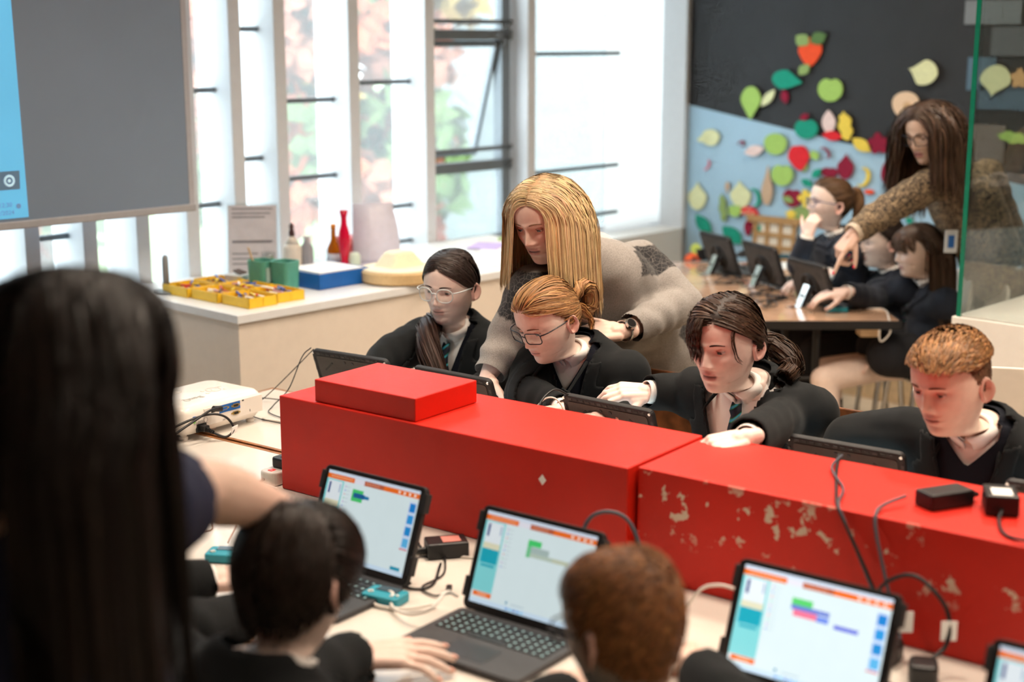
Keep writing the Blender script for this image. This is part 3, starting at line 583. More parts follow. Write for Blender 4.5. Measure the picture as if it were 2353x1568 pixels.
us = one(lambda m: m.box(-.018,.018,-.008,.008,-.005,.005), 'usb_plug', M_WPL2, None, bev=.002, label='white usb plug at the left edge of the first laptop', cat='plug'); us.location = tv(2.12,2.13,TZ+.03); us.rotation_euler = (0,0,TP+1.6)
cable('usb_cable', 'short white cable lying from the first laptop to the usb plug', [tv(2.12,2.145,TZ+.03), tv(2.14,2.2,TZ+.01), tv(2.2,2.28,TZ+.004), tv(2.28,2.34,TZ+.004)], .003, M_WPL2)
cable('thin_wire', 'thin brown wire curling on the white table left of the dark haired boy', [tv(1.99,2.27,TZ+.02), tv(2.08,2.34,TZ+.04), tv(2.05,2.42,TZ+.05), tv(2.02,2.36,TZ+.02), tv(1.95,2.5,TZ+.006), tv(1.9,2.6,TZ+.004)], .0015, mat('brown_wire', S(150,110,90), .5))
cable('thin_wire', 'pale wire lying on the white table beyond the reaching arm', [tv(2.2,2.45,TZ+.004), tv(2.16,2.38,TZ+.004), tv(2.1,2.28,TZ+.004), tv(2.08,2.22,TZ+.004)], .0015, mat('brown_wire', S(150,110,90), .5))
def gadget(loc, rz, label):
    t = thing('game_handheld', label, 'gadget', loc, rz, group='turquoise handheld gadgets')
    q = MB(); q.prism(rrect(.085,.055,.008), .001, .02); q.build('shell', M_GADGET, t, bev=.003)
    one(lambda m: m.box(-.024,.026,.002,.024,.02,.0215), 'display', mat('dark_display', S(40,60,70), .15), t)
    one(lambda m: (m.box(-.034,-.022,-.012,-.008,.02,.0225), m.box(-.030,-.026,-.016,-.004,.02,.0225)), 'direction_pad', M_WPL, t)
    for x, y in ((.024,-.014),(.034,-.008)): one(lambda m: m.lathe([(.0035,.02),(.0035,.0225)], 10, 0, Matrix.Translation((x,y,0))), 'button', M_WPL, t)
    return t
gadget(tv(1.985,1.805,TZ), TP-math.pi/2+.15, 'turquoise handheld gadget with white buttons between the first two laptops')
gadget(tv(1.955,2.235,TZ), TP-math.pi/2+.5, 'turquoise handheld gadget partly hidden by the dark haired boy')
ab = adapter(2.07,2.20,TZ, .3, 'dark box shaped adapter hidden behind the dark haired boy', None, (.08,.06,.035))
# ------------------------------------------------------------------ white counter and what stands on it
CZ = .90
ct = thing('counter', 'long white built-in counter below the windows', 'counter', (0,0,0), RP)
one(lambda m: m.box(2.85, 4.89, 3.915, 4.68, 0, CZ-.03), 'body', mat('counter_paint', S(226,214,200), .6, var=.02), ct)
one(lambda m: m.box(2.84, 4.9, 3.905, 4.695, CZ-.03, CZ), 'worktop', mat('counter_top', S(228,230,232), .3, var=.02), ct, bev=.002)
def rthing(name, label, cat, a, b, rz=0., z=CZ, group=None): return thing(name, label, cat, rv(a,b,z), RP+rz, group)
# yellow trays with crayons
TRL = ['yellow tray of crayons nearest the counter corner','yellow tray of crayons in the front row, next to the nearest corner tray','yellow tray at the left end of the front row','yellow tray in the back row behind the front left tray','yellow tray in the middle of the back row','yellow tray of crayons at the right end beside the green pots']
CR = [S(200,70,60),S(60,90,170),S(240,240,235),S(90,70,60),S(200,150,160),S(120,150,190),S(230,200,60)]
for k, (a, b) in enumerate(((3.0,4.05),(2.99,4.22),(2.98,4.39),(3.125,4.40),(3.13,4.23),(3.135,4.065))):
    t = rthing('craft_tray', TRL[k], 'tray', a, b, group='yellow craft trays on the counter')
    x, y = .062, .078
    one(lambda m: (m.box(-x,x,-y,y,.001,.005), m.box(-x,-x+.004,-y,y,.005,.036), m.box(x-.004,x,-y,y,.005,.036), m.box(-x,x,-y,-y+.004,.005,.036), m.box(-x,x,y-.004,y,.005,.036), m.box(-.002,.002,-y,y,.005,.032)), 'tray', M_YELLOW, t)
    for j in range(16):
        rr = np.random.default_rng(100*k+j); cx = rr.uniform(-.03,.03); cy = rr.uniform(-.05,.05); an = rr.uniform(0,3.1); ln = rr.uniform(.02,.032); zz = rr.uniform(.012,.036)
        one(lambda m: m.cyl((cx-ln*math.cos(an)*.6, cy-ln*math.sin(an),zz),(cx+ln*math.cos(an)*.6,cy+ln*math.sin(an),zz+.004),.004,n=7), 'crayon', mat('crayon_%d' % (j % 7), CR[j % 7], .6), t)
# sign in an acrylic stand
t = rthing('paper_sign', 'printed sheet in a leaning clear stand on the counter', 'sign', 3.37, 4.52, math.radians(-42))
Ms = Matrix.Rotation(math.radians(-14), 4, 'X')
one(lambda m: m.box(-.095,.095,0,.003,0,.285,0,Ms), 'sheet', mat('sign_paper', S(196,192,196), .7), t)
one(lambda m: (m.box(-.1,.1,.0035,.006,0,.295,0,Ms), m.box(-.1,.1,-.06,.08,0,.003)), 'stand', M_CLEAR, t)
gp = mat('grey_ink', S(120,118,124), .7)
one(lambda m: [m.box(-.08, -.08+w_, -.0006, 0, z_, z_+.005, 0, Ms) for z_, w_ in ((.268,.16),(.25,.15),(.235,.13),(.14,.16),(.135,.155),(.09,.1),(.07,.12),(.05,.09))], 'printed_lines', gp, t)
t = rthing('book_box', 'small white and grey box left of the green pots', 'box', 3.225, 4.40, .3)
one(lambda m: m.box(-.05,.05,-.04,.04,.001,.045), 'box', mat('grey_card', S(200,200,196), .7), t, bev=.002)
one(lambda m: [m.cyl((-.03+.02*k,-.02,.046),(-.01+.012*k,.025,.056),.005,n=7) for k in range(3)], 'crayon', mat('crayon_3', CR[3], .6), t)
for k, (a, b, lb) in enumerate(((3.23,4.275,'green plastic pot with a pale label on the counter'),(3.275,4.195,'green plastic pot in front, next to the blue tray'))):
    t = rthing('storage_pot', lb, 'pot', a, b, .2, group='green storage pots')
    def pot(m):
        o = rrect(.088,.088,.02); i = rrect(.078,.078,.016); h = .11; n = len(o)
        V = [(x*.9,y*.9,.001) for x,y in o]+[(x,y,h) for x,y in o]+[(x,y,h) for x,y in i]+[(x*.9,y*.9,.01) for x,y in i]
        F = [tuple(range(n-1,-1,-1))]+[(r*n+j, r*n+(j+1)%n, (r+1)*n+(j+1)%n, (r+1)*n+j) for r in range(3) for j in range(n)]+[tuple(range(3*n,4*n))]
        m.add(V, F)
    one(pot, 'pot', M_TEALPL, t)
    if k == 0:
        one(lambda m: m.box(-.028,.028,-.0455,-.043,.03,.085), 'label', mat('pale_label', S(170,196,190), .6), t)
        one(lambda m: [m.cyl((0,.01,.02),(-.04,.03,.16),.004,n=7)], 'brush', M_OAK, t)
t = rthing('glass_jar', 'clear glass jar with a green sprig behind the green pots', 'jar', 3.41, 4.47)
one(lambda m: m.lathe([(.030,.001),(.032,.01),(.032,.07),(.026,.082),(.027,.10)], 18), 'jar', M_CLEAR, t, smooth=True)
one(lambda m: [m.add([(0,0,.01),(.012*math.cos(k),.012*math.sin(k),.05),(.02*math.cos(k),.02*math.sin(k),.085),(.002,.01,.05)],[(0,1,2,3)]) for k in range(7)], 'sprig', mat('leaf_green', S(140,180,90), .6), t)
# blue tray with paper
t = rthing('paper_tray', 'bright blue plastic tray holding white paper', 'tray', 3.47, 4.20, .0)
def btr(m):
    x, y, h = .125, .115, .06; m.box(-x,x,-y,y,.001,.006); m.box(-x,-x+.005,-y,y,.006,h); m.box(x-.005,x,-y,y,.006,h); m.box(-x,x,-y,-y+.005,.006,h); m.box(-x,x,y-.005,y,.006,h)
one(btr, 'tray', M_BLUEPL, t, bev=.0015)
for k in range(5): one(lambda m: m.box(-.105,.105,-.1,.1,.008+.011*k,.0185+.011*k,0,Matrix.Rotation(.03*math.sin(3*k),4,'Z')), 'paper', M_PAPER, t)
# bottles and vase
def latheth(name, label, cat, a, b, parts, group=None):
    t = rthing(name, label, cat, a, b, group=group)
    for pn, prof, m in parts: one(lambda q: q.lathe(prof, 24), pn, m, t, smooth=True)
    return t
M_STONE = mat('stoneware_glaze', S(214,204,190), .4); M_BROWN = mat('brown_glaze', S(74,48,44), .3)
latheth('stoneware_bottle', 'cream and brown stoneware bottle left of the glass flask', 'bottle', 3.60, 4.56, [('body',[(.036,.001),(.038,.01),(.038,.085),(.030,.105)],M_STONE),('shoulder',[(.030,.105),(.016,.125),(.012,.135)],M_STONE),('stopper',[(.012,.135),(.013,.15),(.008,.165),(.011,.175),(.005,.19)],M_BROWN)])
latheth('bottle', 'grey bottle half hidden by the stoneware bottle', 'bottle', 3.655, 4.535, [('body',[(.026,.001),(.027,.01),(.027,.085),(.012,.11),(.012,.13)],mat('grey_glass', S(150,150,156), .25))])
latheth('glass_flask', 'clear conical glass flask with a round stopper', 'flask', 3.715, 4.55, [('body',[(.05,.001),(.052,.008),(.040,.08),(.022,.15),(.018,.21),(.022,.214)],M_CLEAR),('stopper',[(.012,.214),(.014,.225),(.024,.245),(.026,.262),(.018,.28),(.004,.286)],M_CLEAR)])
M_AMB = mat('amber_glass', S(196,110,20), .12, trans=.4)
latheth('amber_bottle', 'small amber glass bottle beside the red vase', 'bottle', 3.785, 4.52, [('body',[(.026,.001),(.028,.006),(.028,.07),(.012,.105),(.010,.15),(.012,.152)],M_AMB),('label',[(.0285,.018),(.0285,.05)],mat('pale_bottle_label', S(206,214,230), .6)),('stopper',[(.011,.152),(.012,.17),(.008,.172)],mat('orange_cork', S(226,140,40), .5))])
M_RVASE = mat('red_glass', S(226,20,64), .12, trans=.25)
latheth('bud_vase', 'tall slim red glass bud vase', 'vase', 3.775, 4.44, [('vase',[(.02,.001),(.021,.006),(.014,.03),(.02,.07),(.026,.11),(.022,.145),(.013,.18),(.012,.205),(.019,.235),(.017,.235),(.010,.205)],M_RVASE)])
t = rthing('pink_box', 'pink cardboard box behind the red vase', 'box', 3.87, 4.52, .2)
one(lambda m: m.box(-.05,.05,-.045,.045,.001,.11), 'box', mat('pink_card', S(238,120,122), .7), t, bev=.002)
one(lambda m: m.box(-.052,.052,-.047,.047,.085,.112), 'lid', mat('pink_card_lid', S(240,150,150), .7), t, bev=.002)
latheth('jar_of_shells', 'small pale green jar beside the red vase', 'jar', 3.81, 4.42, [('jar',[(.022,.001),(.026,.02),(.024,.05),(.016,.06)],mat('pale_green_glaze', S(206,222,206), .4))])
# folded white stand (curved plastic panels)
t = rthing('brochure_stand', 'curved translucent white plastic stand behind the cream hat', 'stand', 3.93, 4.42, -.5)
def curved(m, off, wd, h):
    n = 10; V = []
    for th_ in (0,.003):
        for i in range(n+1):
            z = h*i/n; y = off+.05*(i/n)**2
            V += [(-wd*(1-.12*(i/n)**3),y+th_,z+.001),(wd*(1-.25*(i/n)**3),y+th_,z+.001)]
    k = 2*(n+1); F = [(2*i,2*i+1,2*i+3,2*i+2) for i in range(n)]+[(k+2*i,k+2*i+2,k+2*i+3,k+2*i+1) for i in range(n)]
    F += [(2*i,2*i+2,k+2*i+2,k+2*i) for i in range(n)]+[(2*i+1,k+2*i+1,k+2*i+3,2*i+3) for i in range(n)]+[(2*n,2*n+1,k+2*n+1,k+2*n),(0,k,k+1,1)]
    m.add(V,F)
M_LIL = mat('lilac_white_plastic', S(214,212,228), .35)
one(lambda m: curved(m, -.02, .10, .25), 'front_panel', M_LIL, t, smooth=True); one(lambda m: curved(m, .04, .08, .20), 'back_panel', M_LIL, t, smooth=True); one(lambda m: m.box(-.1,.1,-.06,.09,.0005,.004), 'base', M_LIL, t)
# cream hat
t = rthing('straw_hat', 'cream hat with a thick flat brim on the counter edge', 'hat', 3.70, 4.03)
STW = mat('straw', S(222,190,140), .7, var=.06, vscale=90, bump=.2, bscale=300); STW2 = mat('cream_straw', S(240,226,196), .7, var=.04, vscale=90, bump=.2, bscale=300)
one(lambda m: m.lathe([(.140,.002),(.152,.01),(.155,.045),(.150,.052)], 48), 'brim', STW, t, smooth=False)
one(lambda m: m.lathe([(.150,.052),(.142,.056),(.07,.058)], 48), 'brim_top', STW2, t, smooth=True)
one(lambda m: m.add([(sx*w_,sy*d_,z_) for z_,w_,d_ in ((.058,.085,.06),(.115,.045,.034)) for sx,sy in ((-1,-1),(1,-1),(1,1),(-1,1))], [(0,1,5,4),(1,2,6,5),(2,3,7,6),(3,0,4,7),(4,5,6,7)]), 'crown', STW2, t, bev=.012).location = (.02,.02,0)
# papers further along the counter
PC = [(4.20,4.35,.2,'white sheet of paper on the counter right of the hat'),(4.32,4.10,-.3,'white sheet lying near the counter edge behind the girl'),(4.62,4.3,.4,'white sheet lying beside the lilac sheet'),(4.70,4.55,-.1,'white sheet at the far end of the counter'),(4.72,4.06,.1,'white sheet on the counter edge beside the blonde woman')]
for a, b, r_, lb in PC:
    o = one(lambda m: m.box(-.148,.148,-.105,.105,.0005,.003), 'paper_sheet', M_PAPER, None, label=lb, cat='paper', group='loose sheets on the counter'); o.location = rv(a,b,CZ); o.rotation_euler = (0,0,RP+r_)
o = one(lambda m: m.box(-.1,.1,-.07,.07,.0035,.006), 'paper_sheet', mat('lilac_paper', S(196,176,226), .7), None, label='lilac sheet of paper on the counter', cat='paper'); o.location = rv(4.6,4.42,CZ); o.rotation_euler = (0,0,RP+.5)
for k, (a,b,c,lb) in enumerate(((4.78,4.40,S(220,190,90),'small yellow felt scrap on the counter by the window'),(4.84,4.33,S(220,110,90),'small red felt scrap on the counter by the window'),(4.82,4.5,S(160,190,110),'small green felt scrap on the counter by the window'))):
    o = one(lambda m: m.prism([(.05*math.cos(j)*(1+.2*math.sin(3*j)),.04*math.sin(j)) for j in np.linspace(0,6.0,9)], .0035, .012), 'felt_scrap', mat('scrap_%d' % k, c, .9), None, label=lb, cat='felt scrap'); o.location = rv(a,b,CZ); o.rotation_euler = (0,0,RP)
# grey flat post at the left
t = thing('gooseneck_stand', 'grey rounded metal post standing left of the yellow trays', 'stand', rv(2.93,4.46,CZ), RP)
one(lambda m: m.lathe([(.05,.001),(.05,.008),(.012,.012)], 20), 'base', M_ALU, t); one(lambda m: m.tube([(0,0,.01),(0,0,.10),(0,0,.135),(0,0,.143)],[.012,.012,.011,.004],12), 'post', mat('grey_post', S(136,140,144), .4), t, smooth=True)
# ------------------------------------------------------------------ projection screen
t = thing('projection_screen', 'grey roll-down projection screen hanging before the windows', 'screen', (0,0,0), RP)
one(lambda m: m.box(.6, 3.062, 4.448, 4.452, 1.22, 2.95), 'fabric', mat('screen_fabric', S(126,144,166), .75, var=.03, vscale=2), t)
one(lambda m: m.box(.6, 3.066, 4.440, 4.460, 1.195, 1.222), 'bottom_bar', mat('screen_bar', S(168,170,176), .5), t, bev=.004)
one(lambda m: m.box(3.040, 3.062, 4.4465, 4.4475, 1.222, 2.95), 'side_border', mat('screen_border', S(176,178,186), .6), t)
one(lambda m: m.box(.55, 3.12, 4.40, 4.50, 2.95, 3.05), 'roller_case', M_WPL2, t, bev=.01)
def proj(m):
    m.add([(.9,4.4462,1.235),(2.396,4.4462,1.232),(2.380,4.4462,2.5),(.9,4.4462,2.5)],[(0,1,2,3)],0)
one(proj, 'projected_image', mat('projected_light', S(96,180,226), .8, emit=.55, var=.1, vscale=1.5), t)
one(lambda m: m.add([(1.2,4.4458,1.33),(2.372,4.4458,1.328),(2.374,4.4458,1.39),(1.2,4.4458,1.39)],[(0,1,2,3)]), 'projected_button', mat('projected_grey', S(96,124,150), .8, emit=.25), t)
def icon(m):
    a = np.linspace(0,2*math.pi,25); m.tube(np.c_[2.335+.016*np.cos(a), np.full(25,4.4452), 1.358+.016*np.sin(a)], .004, 6); m.ball((2.335,4.4452,1.358),(.006,.001,.006),8)
one(icon, 'projected_icon', mat('projected_white', S(190,226,244), .8, emit=.5), t)
pg = mat('projected_text', S(110,150,196), .8, emit=.3)
lettering('12:30', .022, pg, t, frame3((2.315,4.4455,1.278),(1,0,0),(0,0,1),(0,-1,0))); lettering('2/2024', .022, pg, t, frame3((2.315,4.4455,1.252),(1,0,0),(0,0,1),(0,-1,0)))
one(lambda m: m.lathe([(.009,0),(.009,.001)],12,0,frame3((2.362,4.4460,1.272),(1,0,0),(0,0,1),(0,-1,0))), 'projected_bell', pg, t)
# ------------------------------------------------------------------ people: library
def smst(x, a, b):
    t = np.clip((x-a)/(b-a), 0, 1); return t*t*(3-2*t)
def G(x, c, s): return np.exp(-.5*((x-c)/s)**2)
PROF = np.array([  # z, front, back, half width
 (.2200,.004,.004,.004),(.2185,.026,.032,.024),(.214,.044,.052,.038),(.206,.060,.070,.051),(.193,.074,.083,.062),(.176,.0835,.091,.0695),(.158,.0885,.0955,.0738),
 (.140,.0905,.0975,.0758),(.124,.0905,.0970,.0760),(.110,.0890,.0945,.0752),(.095,.0885,.0890,.0732),(.080,.0880,.0805,.0700),(.065,.0875,.0710,.0655),
 (.050,.0865,.0630,.0605),(.036,.0850,.0575,.0550),(.022,.0830,.0545,.0485),(.010,.0790,.0525,.0420),(.002,.0710,.0520,.0395),(-.006,.0580,.0520,.0400),
 (-.016,.0450,.0525,.0425),(-.030,.0380,.0535,.0455),(-.050,.0360,.0550,.0475),(-.075,.0385,.0575,.0500),(-.100,.0430,.0610,.0560),(-.125,.0480,.0650,.0680)])
def head_grid(nt=96, feat=None):
    zs = np.concatenate([np.linspace(.2200,.20,7), np.linspace(.196,.14,13), np.linspace(.137,-.004,68), np.linspace(-.008,-.125,16)])
    Fz = np.interp(-zs, -PROF[:,0], PROF[:,1]); Bz = np.interp(-zs, -PROF[:,0], PROF[:,2]); Wz = np.interp(-zs, -PROF[:,0], PROF[:,3])
    k = np.array([1,2,3,2,1])/9.0
    for A in (Fz,Bz,Wz): A[3:-2] = np.convolve(A, k, 'same')[3:-2]
    s = np.linspace(-1, 1, nt, endpoint=False); th = np.pi*(.55*s+.45*s**3)      # denser in front (th=0)
    Z, TH = np.meshgrid(zs, th, indexing='ij')
    F_, B_, W_ = Fz[:,None], Bz[:,None], Wz[:,None]
    c, sn = np.cos(TH), np.sin(TH)
    pf = np.where(Z > .03, .90, np.where(Z > -.005, 1.0, .95))
    X = W_*np.sign(sn)*np.abs(sn)**np.where(c > 0, .92, .95)
    Y = np.where(c > 0, -F_*np.abs(c)**pf, B_*np.abs(c)**.92)
    f = dict(nose=1., lips=1., chin=1., cheek=1., brow=1.); f.update(feat or {})
    fr = np.clip(-Y/.05, 0, 1)*(c > 0)
    ax = np.abs(X); d = np.zeros_like(X)
    nzr = np.interp(Z, [.066,.070,.074,.079,.084,.095,.105,.115,.125,.135], [0,.009,.0155,.0205,.0195,.0145,.0095,.0055,.0025,0])*f['nose']
    wid = np.interp(Z, [.066,.072,.08,.09,.11,.13], [.012,.0105,.0085,.0068,.0060,.0075])
    d += nzr*np.exp(-(ax/wid)**2*.75)
    d += .0065*f['nose']*G(ax,.0125,.0045)*G(Z,.0745,.0045)
    d -= .0095*G(ax,.031,.0135)*G(Z,.1115,.0085)
    d -= .0035*G(ax,.016,.006)*G(Z,.113,.009)
    d += .0038*f['brow']*G(ax,.026,.018)*G(Z,.1265,.0055)
    d += .0042*f['cheek']*G(ax,.041,.015)*G(Z,.085,.014)
    d -= .0030*G(ax,.046,.012)*G(Z,.055,.014)
    d += .0052*f['lips']*G(ax,.0,.0165)*G(Z,.0545,.0042) + .0056*f['lips']*G(ax,0,.0145)*G(Z,.0435,.0048)
    d -= .0045*G(ax,0,.019)*G(Z,.0492,.0015)
    d -= .0012*G(ax,0,.0035)*G(Z,.0625,.005)
    d -= .0030*G(ax,0,.018)*G(Z,.0335,.005)
    d += .0048*f['chin']*G(ax,0,.017)*G(Z,.015,.009)
    Y = Y-d*fr
    X = X+np.sign(X)*.002*G(Z,.085,.02)*G(Y,-.045,.03)
    return X, Y, Z, TH
HEADS = {}
def head_mesh(nt=96, feat=None):
    key = (nt, tuple(sorted((feat or {}).items())))
    if key in HEADS: return HEADS[key]
    X, Y, Z, TH = head_grid(nt, feat); nz_, nth = X.shape
    V = np.stack([X,Y,Z],-1).reshape(-1,3); Fc = []
    idx = np.arange(nz_*nth).reshape(nz_,nth)
    a = idx[:-1,:]; b = np.roll(idx,-1,1)[:-1,:]; c = np.roll(idx,-1,1)[1:,:]; d = idx[1:,:]
    Fc = np.stack([a,d,c,b],-1).reshape(-1,4).tolist(); Fc.append(idx[0].tolist())
    me = bpy.data.meshes.new('tmp'); me.from_pydata(V.tolist(), [], Fc); me.update(); N = np.empty(len(V)*3); me.vertices.foreach_get('normal', N); N = N.reshape(-1,3); bpy.data.meshes.remove(me)
    N[idx[0]] = (0,0,1)
    from mathutils.bvhtree import BVHTree
    bvh = BVHTree.FromPolygons(V.tolist(), Fc)
    HEADS[key] = (V, Fc, N, bvh); return HEADS[key]
def hairline(x, y):      # height of the hairline round the head
    phi = np.degrees(np.arctan2(np.abs(x), -y))
    return np.interp(phi, [0,25,45,60,72,84,95,110,135,180], [.182,.181,.175,.163,.149,.124,.100,.075,.045,.030])
def ear_mesh(side):
    V = []; Fc = []; n, m = 20, 6
    for j in range(m+1):
        r = j/m
        for i in range(n):
            a = 2*math.pi*i/n
            ro = 1+.08*math.cos(a-1.0); zz = .031*ro*math.sin(a)*r*(1.0 if math.sin(a) > 0 else .95); yy = .018*ro*math.cos(a)*r*(1 if math.sin(a) > -.3 else .8)
            h = .010*r+.007*math.exp(-((r-.86)/.13)**2)-.006*math.exp(-((r-.35)/.22)**2)
            if r == 1: h = .006
            V.append((side*(h+.012*max(math.cos(a),0)*r), yy, zz))
    for j in range(m):
        for i in range(n):
            q = (j*n+i, j*n+(i+1)%n, (j+1)*n+(i+1)%n, (j+1)*n+i); Fc.append(q if side > 0 else q[::-1])
    V = np.array(V); V = V @ np.array(Matrix.Rotation(-.22,3,'X')).T
    return V+np.array((side*.0685,.012,.090)), Fc
TS_ = bpy.data.scenes.new('tmp')
def remesh(mb, voxel, smooth=6, fac=.5):
    me = bpy.data.meshes.new('tmp'); me.from_pydata(mb.V().tolist(), [], mb.f); o = bpy.data.objects.new('tmp', me); TS_.collection.objects.link(o)
    r = o.modifiers.new('r','REMESH'); r.mode = 'VOXEL'; r.voxel_size = voxel
    if smooth: s = o.modifiers.new('s','SMOOTH'); s.iterations = smooth; s.factor = fac
    vl = TS_.view_layers[0]; vl.update(); dg = vl.depsgraph; dg.update(); e = o.evaluated_get(dg); m2 = bpy.data.meshes.new_from_object(e)
    V = np.empty(len(m2.vertices)*3); m2.vertices.foreach_get('co', V); V = V.reshape(-1,3)
    Q = np.empty(len(m2.loops), dtype=np.int64); m2.loops.foreach_get('vertex_index', Q)
    ls = np.empty(len(m2.polygons), dtype=np.int32); m2.polygons.foreach_get('loop_total', ls); Fc = np.split(Q, np.cumsum(ls)[:-1]) if ls.min() != ls.max() else Q.reshape(-1, ls[0])
    N = np.empty(len(V)*3); m2.vertices.foreach_get('normal', N); N = N.reshape(-1,3)
    bpy.data.objects.remove(o); bpy.data.meshes.remove(me); bpy.data.meshes.remove(m2)
    return V, np.array(Fc), N
def wob(P, sc, seed):
    r = np.random.default_rng(seed); out = np.zeros(len(P))
    for k in range(7):
        d = r.normal(size=3); d /= np.linalg.norm(d); out += np.sin(P @ d*sc*r.uniform(.6,1.6)+r.uniform(0,6.28))
    return out/3.5
def hand_parts(mb, wrist, fdir, dors, side, s=1., curl=(.35,.35,.4,.45), thumb=(.5,.3), spread=.09):
    x = nrm(fdir); n = np.asarray(dors, float); n = nrm(n-x*np.dot(n,x)); y = np.cross(n, x)*(1 if side == 'R' else -1)
    W = lambda a,b,c: np.asarray(wrist)+s*(x*a+y*b+n*c)
    for b in (-.026,-.009,.009,.026): mb.cap(W(.012,b*.75,0), W(.086-abs(b)*.25,b,0), .0135*s, .0125*s, 10)
    mb.cap(W(-.03,0,0), W(.02,0,0), .021*s, .021*s, 12)
    mb.cap(W(.02,.028,-.006), W(.055,.034,-.008), .014*s, .012*s, 10)
    spec = [(.028,.046,.027,.022,.0092),(.0095,.050,.031,.023,.0095),(-.010,.046,.029,.023,.0090),(-.028,.036,.022,.020,.0080)]
    tips = []
    for i, (b,l1,l2,l3,r) in enumerate(spec):
        p = W(.086-abs(b)*.25, b, 0); c = curl[i]; sp = spread*(1.5-i)/1.5; ang = 0.; fd = x*math.cos(sp)+y*math.sin(sp)
        for l, k, ra, rb in ((l1,.75,r,r*.95),(l2,1.25,r*.95,r*.88),(l3,.7,r*.88,r*.74)):
            ang += c*k; d = fd*math.cos(ang)-n*math.sin(ang); q = p+d*l*s; mb.cap(p, q, ra*s, rb*s, 10); p = q
        tips.append((p, d, n))
    p = W(.022,.024,-.006); a0 = thumb[0]
    for l, k, ra, rb in ((.044,1.,.0135,.011),(.034,.75,.0108,.0098),(.026,.55,.0096,.0078)):
        d = nrm(x*math.cos(a0*k*1.6)+y*math.sin(a0*k*1.6)-n*thumb[1]); q = p+d*l*s; mb.cap(p, q, ra*s, rb*s, 10); p = q
    tips.append((p, d, n)); return tips
class Person:
    def __init__(s, label, base, cat='person'):
        s.e = thing('person', label, cat, (base[0], base[1], 0)); s.base = np.array((base[0], base[1], 0.)); s.bv = []; s.bf = []; s.bt = []; s.bc = []; s.n = 0
    def part(s, name, V, Fc, m, smooth=True, col=None, label=None, parent=None, kind=None):
        return link(name, mesh_data(name, np.asarray(V)-s.base, Fc, m, None, smooth, col), parent or s.e, label, None, None, kind)
    def body(s, V, Fc, col):
        s.bv.append(np.asarray(V)); Q = np.asarray([f for f in Fc if len(f) == 4] if not isinstance(Fc, np.ndarray) else Fc)
        if not isinstance(Fc, np.ndarray):
            for f in Fc:
                if len(f) != 4: f = list(f); m_ = [(f[0], f[i], f[i+1], f[i+1]) for i in range(1, len(f)-1)]; s.bt += [(a+s.n, b+s.n, c+s.n) for a, b, c, _ in m_]
        s.bf.append(Q+s.n); s.n += len(V)
        c = np.asarray(col); s.bc.append(np.broadcast_to(c, (len(V),3)) if c.ndim == 1 else c)
    def finish(s): return s.part('body', np.vstack(s.bv), np.vstack(s.bf).tolist()+s.bt, M_SKIN, True, np.vstack(s.bc))
M_SKIN = mat('skin', attr=True, rough=.48, var=.04, vscale=60, bump=.04, bscale=500, spec=.4)
M_HAIR = mat('hair', attr=True, rough=.45, var=.12, vscale=25, spec=.22)
M_EYE = mat('eyeball', attr=True, rough=.12, var=.0)
M_BLAZER = mat('blazer_wool', S(17,20,22), .88, var=.12, vscale=200, bump=.25, bscale=900, sheen=.04, spec=.25)
M_JUMPER = mat('navy_jumper', S(15,18,28), .9, var=.12, vscale=200, bump=.3, bscale=700, sheen=.04, spec=.2)
M_SHIRT = mat('white_shirt', S(232,228,224), .75, var=.02, bump=.08, bscale=600)
M_TROUS = mat('dark_trousers', S(24,25,30), .9, var=.1)
